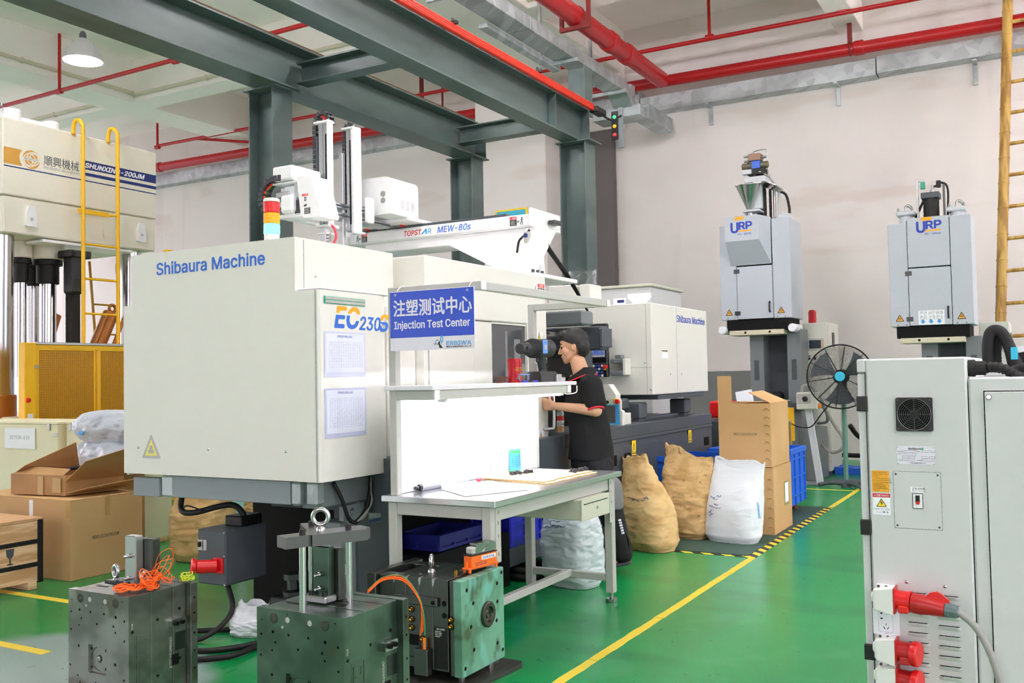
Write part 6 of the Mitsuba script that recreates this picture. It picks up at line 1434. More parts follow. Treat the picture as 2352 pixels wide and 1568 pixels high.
    # top works
    if hopper:
        hx, hz = x0 + .405, zt
        part(t, 'ram_cylinder', M().cyl((hx + .07, y + .26, zt), (hx + .07, y + .26, zt + .62), .06, n=20), 'soft_black', 40)
        part(t, 'ram_block', M().box(hx - .1, hx + .16, y + .1, y + .38, zt + .50, zt + .575, .008).box(hx + .02, hx + .12, y + .05, y + .14, zt + .16, zt + .5, .006), 'machine_grey')
        hp_ = part(t, 'hopper', M().lathe([(.035, 0), (.04, .03), (.15, .31), (.165, .315), (.165, .32), (.148, .32), (.035, .04)], (hx - .02, y + .02, zt + .14), (.0, -.12, 1), 32), 'stainless', 40)
        part(t, 'hopper_lid', M().cyl((hx + .235, y + .12, zt + .42), (hx + .235 + .004, y + .122, zt + .43), .14, n=30), 'stainless', 40)
        part(t, 'feed_tube', M().cyl((hx - .02, y + .06, zt), (hx - .02, y + .06, zt + .15), .03, n=16), 'stainless', 40)
        part(t, 'feed_tray', M().box(hx - .1, hx + .11, y - .02, y + .2, zt + .12, zt + .145, .003), 'machine_grey')
        part(t, 'valve_block', M().box(hx - .06, hx + .09, y + .18, y + .32, zt + .79, zt + .88, .006), 'valve_bronze')
        part(t, 'solenoid', M().cyl((hx - .16, y + .25, zt + .735), (hx + .17, y + .25, zt + .735), .045, n=16, bevel=.01), 'valve_olive', 40)
        part(t, 'valve_body', M().box(hx - .03, hx + .08, y + .19, y + .31, zt + .67, zt + .79, .006), 'blue_plastic')
        part(t, 'valve_base', M().box(hx - .08, hx + .14, y + .17, y + .33, zt + .61, zt + .69, .006), 'soft_black')
        part(t, 'connector_box', M().box(hx - .14, hx - .02, y + .14, y + .24, zt + .62, zt + .68, .006), 'machine_grey')
        for z in (.86, .80): part(t, 'fitting', M().lathe([(0, 0), (.022, 0), (.022, .03), (.014, .032), (.014, .07), (0, .07)], (hx - .06, y + .24, zt + z), (-1, 0, 0), 10), 'steel', 30)
        part(t, 'fitting', M().lathe([(0, 0), (.022, 0), (.022, .03), (.014, .032), (.014, .06), (0, .06)], (hx + .09, y + .24, zt + .83), (1, 0, 0), 10), 'steel', 30)
        part(t, 'tube', M().tube(bez([(hx - .02, y + .25, zt + .88), (hx + .0, y + .25, zt + .92), (hx + .12, y + .25, zt + .93), (hx + .155, y + .26, zt + .9), (hx + .16, y + .26, zt + .7), (hx + .19, y + .28, zt + .55)], 30), .007, 6), 'steel', True)
        part(t, 'tube', M().tube(bez([(hx - .0, y + .2, zt + .61), (hx + .08, y + .18, zt + .64), (hx + .19, y + .2, zt + .56), (hx + .26, y + .22, zt + .46)], 24), .012, 8), 'steel', True)
        for k_, dx in enumerate((.17, .22, .28)):
            part(t, 'tie_rod', M().cyl((hx + dx, y + .3, zt), (hx + dx, y + .3, zt + .48 - .05 * k_), .016, n=10), ('soft_black', 'steel', 'machine_grey')[k_], 40)
        part(t, 'side_cylinder', M().box(hx + .27, hx + .43, y + .2, y + .42, zt + .0, zt + .09, .01), 'machine_grey')
        part(t, 'black_hose', M().tube(bez([(hx + .26, y + .3, zt + .40), (hx + .36, y + .3, zt + .34), (hx + .40, y + .3, zt + .18), (hx + .40, y + .3, zt + .08)], 24), .016, 8), 'soft_black', True)
        for dx in (-.19, -.15, -.11): part(t, 'nut', M().lathe([(.016, 0), (.016, .02), (.009, .022), (.009, .04), (0, .04)], (hx + dx, y + .12, zt - .03 + .03), (0, 0, 1), 6), 'steel')
        part(t, 'curved_pipe', M().tube(bez([(hx - .14, y + .1, zt), (hx - .13, y + .1, zt + .08), (hx - .08, y + .1, zt + .09), (hx - .04, y + .1, zt + .03)], 16), .02, 8), 'machine_grey', True)
    else:
        cxm = x0 + .445
        part(t, 'ram_cylinder', M().cyl((cxm, y + .28, zt), (cxm, y + .28, zt + .26), .085, n=22), 'soft_black', 40)
        part(t, 'ram_head', M().box(cxm - .10, cxm + .10, y + .18, y + .38, zt + .26, zt + .33, .008), 'dark_grey_paint')
        part(t, 'fitting', M().lathe([(.03, 0), (.03, .04), (.018, .045), (.018, .09), (0, .09)], (cxm + .02, y + .28, zt + .33), (0, 0, 1), 8), 'steel', 30)
        for dx, dz in ((-.14, .50), (.14, .42)):
            part(t, 'guide_post', M().box(cxm + dx - .012, cxm + dx + .012, y + .24, y + .27, zt, zt + dz, .003), 'steel' if dx < 0 else 'dark_steel')
            part(t, 'sensor', M().box(cxm + dx * .6 - .02, cxm + dx * .6 + .03, y + .22, y + .26, zt + .38, zt + .46, .004), 'green_plastic' if dx < 0 else 'soft_black')
        part(t, 'guide_top', M().box(cxm - .15, cxm - .06, y + .24, y + .26, zt + .47, zt + .49, .003), 'steel')
        part(t, 'brace', M().tube([(cxm - .2, y + .3, zt), (cxm - .08, y + .3, zt + .26)], .014, 8), 'soft_black', True)
        part(t, 'black_hose', M().tube(bez([(cxm + .04, y + .28, zt + .40), (cxm + .12, y + .28, zt + .44), (cxm + .18, y + .28, zt + .36), (cxm + .17, y + .28, zt + .05)], 26), .012, 8), 'soft_black', True)
        for dx in (-.27, .27):
            part(t, 'side_cylinder', M().cyl((cxm + dx, y + .25, zt - .02), (cxm + dx, y + .25, zt + .08), .075, n=20), 'machine_grey', 40)
            part(t, 'cylinder_cap', M().box(cxm + dx - .10, cxm + dx + .10, y + .15, y + .35, zt + .08, zt + .135, .012), 'machine_grey')
            for s1 in (-1, 1): part(t, 'tie_nut', M().lathe([(.016, 0), (.016, .02), (.01, .022), (.01, .04), (0, .04)], (cxm + dx + s1 * .075, y + .175, zt + .135), (0, 0, 1), 6), 'steel')
            part(t, 'elbow', M().tube(bez([(cxm + dx, y + .25, zt + .135), (cxm + dx, y + .25, zt + .19), (cxm + dx + .03, y + .25, zt + .205), (cxm + dx + .07, y + .26, zt + .16)], 16), .016, 8), 'chrome', True)
    return t
mat('press_grey', (184, 190, 200), .4, spec=.4); mat('insul', (206, 198, 174), .6); mat('valve_bronze', (128, 100, 84), .45, .4); mat('valve_olive', (104, 98, 76), .45, .3)
u1 = urp('grey vertical moulding press topped by a steel funnel hopper', -3.552, 1.955, True, None)
u2 = urp('grey vertical moulding press with a white notice and three blue arrows', -1.572, 1.79, False, None)
def control_cab(label, x0, y, zt, w):
    t = thing('control_cabinet', label, 'cabinet')
    part(t, 'body', M().box(x0, x0 + w, y, y + .72, .05, zt, .006), 'cabinet_cream')
    part(t, 'plinth', M().box(x0 + .02, x0 + w - .02, y + .02, y + .7, 0, .05, .004), 'dark_grey_paint')
    part(t, 'door_gap', M().box(x0 + w - .002, x0 + w + .0015, y + .02, y + .024, .1, zt - .03, .0005), 'black_plastic')
    s = part(t, 'screen_bezel', M().box(x0 + .06, x0 + w - .04, y - .012, y, zt - .345, zt - .20, .004), 'label_grey')
    obj(s + '__screen', M().box(x0 + .075, x0 + w - .075, y - .014, y - .011, zt - .325, zt - .22, .001), 'screen_dark')
    for i in range(4): obj(s + '__soft_key', M().box(x0 + w - .068, x0 + w - .052, y - .014, y - .011, zt - .32 + i * .026, zt - .303 + i * .026, .001), 'label_orange2')
    for i, m in enumerate(('soft_black', 'soft_black', 'blue_plastic')):
        part(t, 'push_button', M().lathe([(.016, 0), (.016, .012), (.012, .016), (0, .016)], (x0 + .07 + i * .07, y, zt - .45), (0, -1, 0), 14), m, 40)
        part(t, 'button_tag', M().box(x0 + .055 + i * .07, x0 + .085 + i * .07, y - .002, y, zt - .425, zt - .412, .0005), 'label_black')
    k = part(t, 'main_switch', M().lathe([(.045, 0), (.045, .005), (0, .005)], (x0 + .18, y, zt - .56), (0, -1, 0), 20), 'label_yellow', 30)
    obj(k + '__knob', M().lathe([(.022, 0), (.020, .02), (0, .02)], (x0 + .18, y - .005, zt - .56), (0, -1, 0), 14), 'red_plastic', 40)
    part(t, 'vent', M().box(x0 + w, x0 + w + .01, y + .3, y + .42, zt - .3, zt - .12, .003), 'dark_steel')
    return t
mat('cabinet_cream', (206, 206, 196), .5); mat('screen_dark', (46, 52, 66), .2)
control_cab('cream control cabinet with a small screen behind the standing fan', -2.705, 12.25, 1.91, .295)
control_cab('cream control cabinet with a small screen behind the black hoses', -.70, 12.25, 1.83, .31)
solo('alarm_lamp', M().box(-2.69, -2.60, 12.5, 12.6, 1.905, 2.09, .02), 'dark_red_plastic', 'red alarm lamp on the cream cabinet behind the hopper press', 'lamp')
t = thing('pedal_stand', 'white button box on a slanted grey post before the hopper press', 'control stand')
part(t, 'base', M().box(-2.66, -2.27, 11.1, 11.4, 0.001, .018, .004), 'mid_grey_paint')
part(t, 'post', M().mesh(trimesh.convex.convex_hull(np.array([(x + dx, 11.25 + dy, z) for x, z in ((-2.34, .018), (-2.45, .86)) for dx in (-.035, .035) for dy in (-.03, .03)]))), 'machine_grey')
part(t, 'button_box', M().box(-2.565, -2.33, 11.16, 11.34, .86, 1.06, .012), 'cabinet_cream')
part(t, 'recess', M().box(-2.55, -2.40, 11.155, 11.162, .93, 1.04, .003), 'label_grey')
part(t, 'push_button', M().lathe([(.03, 0), (.03, .02), (0, .025)], (-2.46, 11.155, .985), (0, -1, 0), 14), 'black_plastic', 40)
part(t, 'stop_button', M().lathe([(.03, 0), (.03, .02), (0, .025)], (-2.33, 11.24, .90), (1, -.3, 0), 14), 'label_orange', 40)
part(t, 'conduit_hose', M().tube(bez([(-2.52, 11.25, 1.06), (-2.50, 11.25, 1.13), (-2.42, 11.3, 1.12), (-2.33, 11.35, .98), (-2.22, 11.4, .72), (-2.10, 11.4, .52), (-2.12, 11.4, .40), (-2.25, 11.5, .35), (-2.38, 11.6, .42)], 50), .018, 8), 'grey_cable', True)
part(t, 'conduit_hose', M().tube(bez([(-2.40, 11.3, .96), (-2.32, 11.5, .86), (-2.35, 11.8, .70), (-2.50, 12.0, .66)], 30), .018, 8), 'grey_cable', True)
solo('yellow_guard', M().box(-2.69, -2.625, 11.28, 11.31, .49, .88, .004), 'safety_yellow', 'upright yellow guard plate on the corner of the hopper press', 'guard')
solo('yellow_pad', M().lathe([(0, 0), (.05, 0), (.055, .012), (.045, .03), (0, .035)], (-2.585, 11.05, .001), (0, 0, 1), 16), 'safety_yellow', 'small yellow dome pad on the floor by the slanted post base', 'pad', smooth=40)
solo('side_cabinet', M().box(-2.62, -2.42, 11.55, 12.15, 0.001, .62, .006), 'mid_grey_paint', 'low grey metal cabinet between the hopper press and the slanted post', 'cabinet')
solo('blue_sheet', M().mesh((lambda m: (setattr(m, 'vertices', m.vertices + np.c_[np.zeros((len(m.vertices), 2)), .06 * meshkit.fbm(m.vertices * 7, 3, 2) * (m.vertices[:, 2] > .02)]), m)[1])(trimesh.creation.box((.5, .4, .05)).subdivide().subdivide().subdivide().apply_translation((-2.15, 12.6, .026)))), 'blue_plastic', 'crumpled blue sheet on the floor at the foot of the back wall', 'sheet', smooth=40)
solo('black_hose', M().tube(bez([(-2.18, 12.3, .62), (-2.12, 12.4, .5), (-2.0, 12.5, .38), (-1.98, 12.6, .25), (-2.1, 12.9, .2), (-2.6, 13.2, .18)], 40), .03, 10), 'soft_black', 'black hose bending down the side of the cream cabinet', 'hose', smooth=True)
# standing fan
Fn = thing('standing_fan', 'large black standing fan with a turquoise hub badge beside the cabinet', 'fan')
fx, fy, fz = -2.018, 10.9, 1.235
fax = np.array([.12, -1, .02]); fax /= np.linalg.norm(fax)
ux = np.cross([0, 0, 1], fax); ux /= np.linalg.norm(ux); uz = np.cross(fax, ux)
C0 = np.array([fx, fy, fz])
for s, nm in ((.075, 'front_guard'), (-.075, 'rear_guard')):
    mm = M()
    rad = np.linspace(.06, .345, 20)
    for r in rad:
        off = s * (1 - (r / .36) ** 3)
        a = np.linspace(0, 2 * PI, 49)[:-1]
        mm.tube(C0 + fax * off + r * (np.cos(a)[:, None] * ux + np.sin(a)[:, None] * uz), .0017, 4, closed=True)
    part(Fn, nm, mm, 'soft_black', True, kind='stuff')
    for k in range(10):
        a = k * PI / 5 + .15
        d = math.cos(a) * ux + math.sin(a) * uz
        part(Fn, 'guard_spoke', M().tube([C0 + fax * s * (1 - (r / .36) ** 3) * 1.06 + d * r for r in (.05, .12, .2, .28, .35)], .0035, 5), 'soft_black', True)
part(Fn, 'guard_rim', M().torus(C0, fax, .352, .009, 56, 8), 'soft_black', True)
for k in range(3):
    a = k * 2 * PI / 3 + .5
    v, f = [], []
    for i in range(9):
        r = .05 + .26 * i / 8
        for j in range(5):
            q = a + (j - 2) * .16 * (1 + .8 * i / 8)
            v.append(C0 + r * (math.cos(q) * ux + math.sin(q) * uz) + fax * (.03 * (j - 2) / 2))
    for i in range(8):
        for j in range(4): f.append((i * 5 + j, i * 5 + j + 1, i * 5 + j + 6, i * 5 + j + 5))
    vv = np.array(v); th = np.array(fax) * .003
    part(Fn, 'blade', M().raw(np.vstack([vv + th, vv - th]), f + [tuple(x + len(vv) for x in q[::-1]) for q in f]), 'dark_grey_paint', True)
part(Fn, 'hub', M().lathe([(0, 0), (.045, 0), (.045, .05), (0, .05)], C0 - fax * .03, fax, 22), 'soft_black', 40)
bd = part(Fn, 'hub_badge', M().lathe([(.055, 0), (.055, .01), (.05, .016), (0, .018)], C0 + fax * .073, fax, 26), 'cyan_plastic', 40)
part(Fn, 'badge_print', M().text('FAN', .018, frame(C0 + fax * .0915, ux, uz), .0008, center=True), 'sky_print')
part(Fn, 'motor', M().lathe([(0, 0), (.06, 0), (.085, .03), (.085, .14), (.05, .18), (0, .18)], C0 - fax * .09, -fax, 24), 'soft_black', 40)
part(Fn, 'neck', M().box(fx - .035, fx + .035, fy + .12, fy + .20, .95, fz, .012), 'soft_black')
part(Fn, 'pole', M().cyl((fx - .0, fy + .16, .02), (fx - .0, fy + .16, 1.0), .026, n=18), 'pole_green', 40)
mat('pole_green', (86, 128, 116), .4)
part(Fn, 'base', M().lathe([(.05, .06), (.06, .02), (.055, 0), (0, 0)][::-1], (fx, fy + .16, .0), (0, 0, 1), 18), 'dark_grey_paint', 40)
for k in range(3):
    a = k * 2 * PI / 3 + 3.35
    part(Fn, 'base_leg', M().tube(bez([(fx, fy + .16, .05), (fx + .15 * math.cos(a), fy + .16 + .15 * math.sin(a), .055), (fx + .30 * math.cos(a), fy + .16 + .30 * math.sin(a), .025)], 12), [.035] * 4 + [.03] * 4 + [.022] * 5, 10), 'dark_grey_paint', True)
part(Fn, 'cord', M().tube(bez([(fx - .02, fy + .2, 1.1), (fx - .25, fy + .2, .82), (fx - .40, fy + .25, .66), (fx - .62, fy + .3, .70), (fx - .75, fy + .35, .9)], 40), .007, 6), 'soft_black', True)
# bamboo ladder
def bamboo(p, n, uv):
    z = p.z * 1.0
    f = FBM(p.x * 20, p.y * 20, p.z * 1.2, 3)
    c = MIX(L3((196, 158, 84)), L3((158, 116, 52)), SS(.35, .65, f))
    return MIX(c, L3((46, 34, 26)), .85 * SS(.62, .7, FBM(p.z * .9, p.x * .6, 3.0, 3)))
mat('bamboo', mikit.proc(bamboo), rough=.5)
Bl = thing('bamboo_ladder', 'tall bamboo ladder leaning against the back wall at the right', 'ladder')
def culm(a, b, r, name):
    a, b = np.array(a, float), np.array(b, float); L = np.linalg.norm(b - a); n = max(1, int(L / .33)); prof = [(0, 0)]
    for i in range(n):
        z0, z1 = L * i / n, L * (i + 1) / n
        prof += [(r, z0 + .012), (r * .98, (z0 + z1) / 2), (r, z1 - .012), (r * 1.12, z1)]
    prof.append((0, L))
    return part(Bl, name, M().lathe(prof, a, b - a, 14), 'bamboo', 40)
culm((-.60, 12.9, .0), (-.285, 13.95, 6.6), .062, 'rail'); culm((.02, 12.9, .0), (.12, 13.95, 6.6), .062, 'rail')
for i in range(15):
    z = .45 + i * .41; q = z / 6.6
    x = -.60 + .315 * q; y = 12.9 + 1.05 * q
    culm((x - .02, y - .01, z), (.02 + .1 * q + .05, y - .01, z + .02), .024, 'rung')
    if i % 3 == 1: part(Bl, 'lashing', M().torus((x + .03, y - .01, z), (1, 0, .1), .034, .008, 14, 6), 'soft_black', True)
# ---------------------------------------------------------------- the worker
import manifold3d as m3
MF = m3.Manifold
def sph(c, r, n=20): return MF.sphere(r, n).translate([float(x) for x in c])
def bone(a, ra, b, rb, n=20): return MF.batch_hull([sph(a, ra, n), sph(b, rb, n)])
def union(ms): return MF.batch_boolean(ms, m3.OpType.Add)
def ell(c, axes, radii, n=28):
    """Ellipsoid with the given axis vectors (columns)."""
    A_ = np.array([np.asarray(a, float) / np.linalg.norm(a) * r for a, r in zip(axes, radii)]).T
    return MF.sphere(1.0, n).transform(np.c_[A_, np.asarray(c, float)])
def ringhull(rings):
    out = []
    for a, b in zip(rings, rings[1:]): out.append(MF.hull_points(np.vstack([a, b]).astype(np.float32)))
    return union(out)
def skin(man, L, it=8, lam=.5):
    m = man.refine_to_length(L).to_mesh()
    t = trimesh.Trimesh(np.array(m.vert_properties[:, :3], float), np.array(m.tri_verts), process=True)
    trimesh.smoothing.filter_taubin(t, lamb=lam, nu=lam + .02, iterations=it)
    return t
def wrinkle(t, amp, f, seed, stretch=(1, 1, 1)):
    n = t.vertex_normals
    q = t.vertices * f * np.array(stretch)
    d = meshkit.fbm(q, 3, seed) - .5 + .8 * (.25 - np.abs(meshkit.fbm(q * .7 + 9, 2, seed + 4) - .5))
    t.vertices = t.vertices + n * (amp * d)[:, None]
    return t
V = lambda *a: np.array(a, float)
W_ = thing('person', 'worker with short black hair in a black polo shirt and dark trousers at the machine', 'person')
f = V(-.80, -.60, 0); l = V(.60, -.80, 0); up = V(0, 0, 1)
def ring(c, w, d, n=28, tilt=0.0):
    a = np.linspace(0, 2 * PI, n)[:-1]
    return np.asarray(c) + (w * np.cos(a))[:, None] * l + (d * np.sin(a))[:, None] * f + (tilt * np.sin(a))[:, None] * up
sN, sF = V(-2.672, 5.775, 1.235), V(-2.925, 6.075, 1.235)
eN, wN, hN = V(-2.622, 5.735, 1.068), V(-2.915, 5.735, 1.098), V(-3.03, 5.785, 1.108)
eN = np.array(ELB) if 'ELB' in globals() else eN
eF, wF, hF = V(-3.09, 6.02, 1.09), V(-3.24, 5.98, 1.10), V(-3.32, 5.97, 1.10)
hipN, kN, aN = V(-2.675, 5.85, .71), V(-2.575, 5.83, .42), V(-2.500, 5.84, .105)
hipF, kF, aF = V(-2.80, 6.00, .71), V(-2.82, 6.03, .40), V(-2.775, 6.05, .09)
neck0, neck1 = V(-2.795, 5.92, 1.27), V(-2.835, 5.915, 1.40)
hc = V(-2.868, 5.915, 1.508)
hf = V(-.93, -.34, -.16); hf /= np.linalg.norm(hf); hl = np.cross(up, hf); hl /= np.linalg.norm(hl); hu = np.cross(hf, hl)
H3 = lambda a, b, c: hc + hf * a + hl * b + hu * c      # forward, left, up
def hand_parts(w, h, fdir, side, curl):
    """Palm and five fingers; fdir = pointing direction, side = thumb side."""
    fd = fdir / np.linalg.norm(fdir); sd = side - fd * (side @ fd); sd /= np.linalg.norm(sd); dn = np.cross(fd, sd)
    p0, out = w, []
    pts = [p0 + sd * .018, p0 - sd * .018, h + sd * .034, h - sd * .032]
    out.append(MF.batch_hull([sph(q, .013, 12) for q in pts]))
    for k, (o, L) in enumerate(((.030, .066), (.011, .075), (-.010, .070), (-.030, .055))):
        a = h + sd * o; d0 = fd; seg = (L * .45, L * .32, L * .26); r = (.0092, .0085, .0078, .0066)
        for i in range(3):
            ang = curl * (i + .6); d_ = math.cos(ang) * fd + math.sin(ang) * dn
            b = a + d_ * seg[i]; out.append(bone(a, r[i], b, r[i + 1], 10)); a = b
    a = w + (h - w) * .35 + sd * .026; b = a + (fd * .5 + sd * .75 + dn * .3) * .042; c = b + (fd * .85 + sd * .15 + dn * .4) * .032
    out += [bone(a, .012, b, .0098, 10), bone(b, .0098, c, .0078, 10)]
    return out
body = [ringhull([ring((-2.745, 5.925, .66), .15, .11), ring((-2.75, 5.92, .80), .155, .11), ring((-2.765, 5.92, 1.0), .155, .10), ring((-2.785, 5.92, 1.16), .17, .10), ring((-2.79, 5.92, 1.25), .13, .075), ring((-2.795, 5.92, 1.29), .065, .06)]),
        bone(neck0, .062, neck1, .054), bone(sN, .058, eN, .042), bone(eN, .041, wN, .026), bone(sF, .058, eF, .042), bone(eF, .041, wF, .026),
        bone(V(-2.70, 5.85, 1.24), .06, sN, .056), bone(V(-2.89, 6.0, 1.24), .06, sF, .056),
        bone(hipN, .082, kN, .056), bone(kN, .055, aN, .038), bone(hipF, .082, kF, .056), bone(kF, .055, aF, .038),
        bone(aN, .036, aN + V(-.13, -.03, -.07), .03), bone(aF, .036, aF + V(-.13, -.03, -.055), .03)]
body += [bone(wN, .026, wN + (hN - wN) * .3, .022), bone(wF, .026, wF + (hF - wF) * .3, .022)]
body += hand_parts(wN + (hN - wN) * .2, hN, hN - wN, V(.2, -.3, 1), .45) + hand_parts(wF + (hF - wF) * .2, hF, hF - wF, V(0, 0, 1), .4)
# head
head = [ell(H3(-.008, 0, .022), (hf, hl, hu), (.094, .074, .094)), ell(H3(.028, 0, -.03), (hf, hl, hu), (.060, .058, .085)),
        MF.batch_hull([sph(H3(.066, 0, -.098), .018, 14), sph(H3(.035, .036, -.072), .02, 14), sph(H3(.035, -.036, -.072), .02, 14), sph(H3(.064, .014, -.06), .022, 14), sph(H3(.064, -.014, -.06), .022, 14), sph(H3(-.01, .046, -.035), .02, 14), sph(H3(-.01, -.046, -.035), .02, 14)]),
        bone(H3(.084, 0, .0), .0075, H3(.102, 0, -.034), .0105, 14), bone(H3(.090, .010, -.038), .007, H3(.090, -.010, -.038), .007, 12),
        bone(H3(.072, .028, .012), .012, H3(.076, .012, .016), .011, 12), bone(H3(.072, -.028, .012), .012, H3(.076, -.012, .016), .011, 12),
        bone(H3(.083, .014, -.060), .0065, H3(.088, 0, -.0585), .007, 12), bone(H3(.083, -.014, -.060), .0065, H3(.088, 0, -.0585), .007, 12),
        bone(H3(.082, .011, -.069), .0065, H3(.085, -.011, -.069), .007, 12), ell(H3(.05, .045, -.03), (hf, hl, hu), (.03, .018, .03), 16), ell(H3(.05, -.045, -.03), (hf, hl, hu), (.03, .018, .03), 16)]
for s in (1, -1):
    e0 = H3(-.012, s * .073, -.012)
    ear = ell(e0, (hf + hu * .25, hl, hu - hf * .25), (.017, .010, .031), 18) - ell(e0 + hl * s * .010 + hf * .003, (hf, hl, hu), (.009, .006, .017), 14)
    head.append(ear)
bm = skin(union(body + head), .011, 5)
part(W_, 'body', bm, 'skin', True)
mat('skin', (206, 158, 128), .5, spec=.35)
# eyes, brows, lips
for s in (1, -1):
    part(W_, 'eye', M().mesh(trimesh.creation.icosphere(2, .0085), np.r_[np.c_[np.eye(3), H3(.0755, s * .029, -.002)], [[0, 0, 0, 1]]]), 'eye_dark', True)
    part(W_, 'eyebrow', M().tube([H3(.084, s * .012, .020), H3(.082, s * .028, .026), H3(.072, s * .044, .022)], [.003, .004, .002], 8), 'hair_black', True)
part(W_, 'lips', M().tube([H3(.0885, .015, -.0645), H3(.0935, 0, -.064), H3(.0885, -.015, -.0645)], [.002, .0036, .002], 8), 'lip', True)
mat('eye_dark', (30, 24, 22), .2); mat('hair_black', (22, 20, 20), .55); mat('lip', (170, 104, 92), .5)
# hair: cap over the skull, sides and nape
hair = union([ell(H3(-.014, 0, .032), (hf, hl, hu), (.102, .083, .096)), ell(H3(-.05, 0, -.01), (hf, hl, hu), (.066, .078, .085)), ell(H3(.045, 0, .085), (hf, hl, hu), (.055, .06, .034)), bone(H3(.075, .03, .075), .02, H3(.08, -.03, .078), .02, 14)])
cutf = MF.hull_points(np.array([H3(a, b, c) for b in (-.2, .2) for a, c in ((.055, .046), (.3, .072), (.3, -.3), (-.02, -.3), (-.036, -.02), (.0, .012), (.03, .02))], np.float32))
hair = hair - cutf
ht = skin(hair, .008, 3)
rng_ = np.random.default_rng(3)
n_ = ht.vertex_normals
loc = (ht.vertices - hc)
ht.vertices = ht.vertices + n_ * (.0075 * (meshkit.fbm(np.c_[loc @ hl * 160, loc @ hf * 45, loc @ hu * 45], 3, 7) - .45))[:, None]
part(W_, 'hair', ht, 'hair_black', True)
# shirt
def torso_rings(o): return [ring((-2.752, 5.922, .735), .195 + o, .152 + o), ring((-2.752, 5.92, .86), .185 + o, .142 + o), ring((-2.768, 5.92, 1.0), .185 + o, .138 + o), ring((-2.784, 5.92, 1.13), .195 + o, .138 + o), ring((-2.788, 5.92, 1.21), .175 + o, .112 + o), ring((-2.79, 5.92, 1.262), .105 + o, .08 + o), ring((-2.80, 5.92, 1.285), .066, .062)]
slN = sN + (eN - sN) * .66; slF = sF + (eF - sF) * .62
shirt = union([ringhull(torso_rings(0)), MF.batch_hull([sph(V(-2.71, 5.85, 1.235), .072), sph(sN, .076), sph(slN, .068)]), bone(sN, .076, slN, .070), MF.batch_hull([sph(V(-2.885, 6.0, 1.235), .07), sph(sF, .074)]), bone(sF, .074, slF, .068)])
st = wrinkle(skin(shirt, .016, 6), .022, 9, 3, (1, 1, .6))
part(W_, 'polo_shirt', st, 'shirt_black', True)
mat('shirt_black', (27, 27, 29), .8, spec=.25)
d_ = (eN - sN) / np.linalg.norm(eN - sN)
part(W_, 'sleeve_trim', M().torus(slN + d_ * .052, d_, .052, .0065, 36, 8), 'shirt_red', True)
d2 = (eF - sF) / np.linalg.norm(eF - sF)
part(W_, 'sleeve_trim', M().torus(slF + d2 * .05, d2, .05, .006, 30, 8), 'shirt_red', True)
mat('shirt_red', (216, 34, 52), .6)
# collar: folded band round the neck, red edged, open at the front
cv, rim_ = [], []
for i in range(29):
    a = -PI / 2 + .35 + (2 * PI - .7) * i / 28          # starts right of the front, goes round the back
    ca, sa = math.cos(a), -math.sin(a)
    fr = max(0, sa)
    base = V(-2.806, 5.915, 1.318)
    inn = base + l * ca * .072 + f * sa * .078 + up * (.034 - .062 * fr)
    mid = base + l * ca * .082 + f * sa * .090 + up * (.040 - .066 * fr)
    out_ = base + l * ca * .118 + f * sa * (.150 if sa > 0 else .105) + up * (-.012 - .062 * fr)
    cv += [inn - up * .03, inn, mid, out_]; rim_.append(out_)
part(W_, 'collar', M().raw(cv, [(i * 4 + j, (i + 1) * 4 + j, (i + 1) * 4 + j + 1, i * 4 + j + 1) for i in range(28) for j in range(3)]), 'shirt_black', True)
part(W_, 'collar_trim', M().tube(rim_, .0045, 8), 'shirt_red', True)
part(W_, 'neck_opening', M().mesh(trimesh.convex.convex_hull(np.array([V(-2.803, 5.92, z) + l * b + f * a for a, b, z in ((.075, .04, 1.305), (.075, -.04, 1.305), (.146, .0, 1.175), (.128, .026, 1.235), (.128, -.026, 1.235), (.05, .0, 1.25))]))), 'skin', 30)
lg = V(-2.784, 5.92, 1.19) + l * .10
part(W_, 'chest_logo', M().text('UL', .03, frame(lg + f * .122 - l * .03, l, up + f * .25), .012, bold=.05), 'logo_blue')
mat('logo_blue', (36, 84, 150), .6)
# trousers
tr = union([ringhull([ring((-2.742, 5.925, .60), .155, .128), ring((-2.746, 5.925, .70), .175, .142), ring((-2.75, 5.92, .80), .17, .13)]), bone(hipN, .098, kN, .078), bone(kN, .078, aN + V(.0, 0, .02), .062), bone(hipF, .098, kF, .078), bone(kF, .078, aF + V(0, 0, .02), .062)])
tt = wrinkle(skin(tr, .016, 6), .024, 11, 5, (1, 1, .8))
part(W_, 'trousers', tt, 'trouser_black', True)
mat('trouser_black', (29, 29, 32), .75, spec=.25)
kp = kN + V(.0, 0, .03)
part(W_, 'knee_patch', M().mesh(skin(union([bone(kp + V(-.004, 0, .10), .0865, kp + V(.008, 0, -.005), .0815)]), .03, 1)), 'patch_grey', True)
mat('patch_grey', (112, 112, 114), .75)
part(W_, 'trouser_print', M().prism(sops.unary_union([sg.box(i * .017, 0, i * .017 + .011, .018) for i in range(6)]).difference(sops.unary_union([sg.box(i * .017 + .003, .004, i * .017 + .008, .009 + .004 * (i % 2)) for i in range(6)])), .012, frame(kN + (aN - kN) * .22 + V(.055, -.052, 0), (aN - kN), V(.55, .65, .15))), 'label_white')
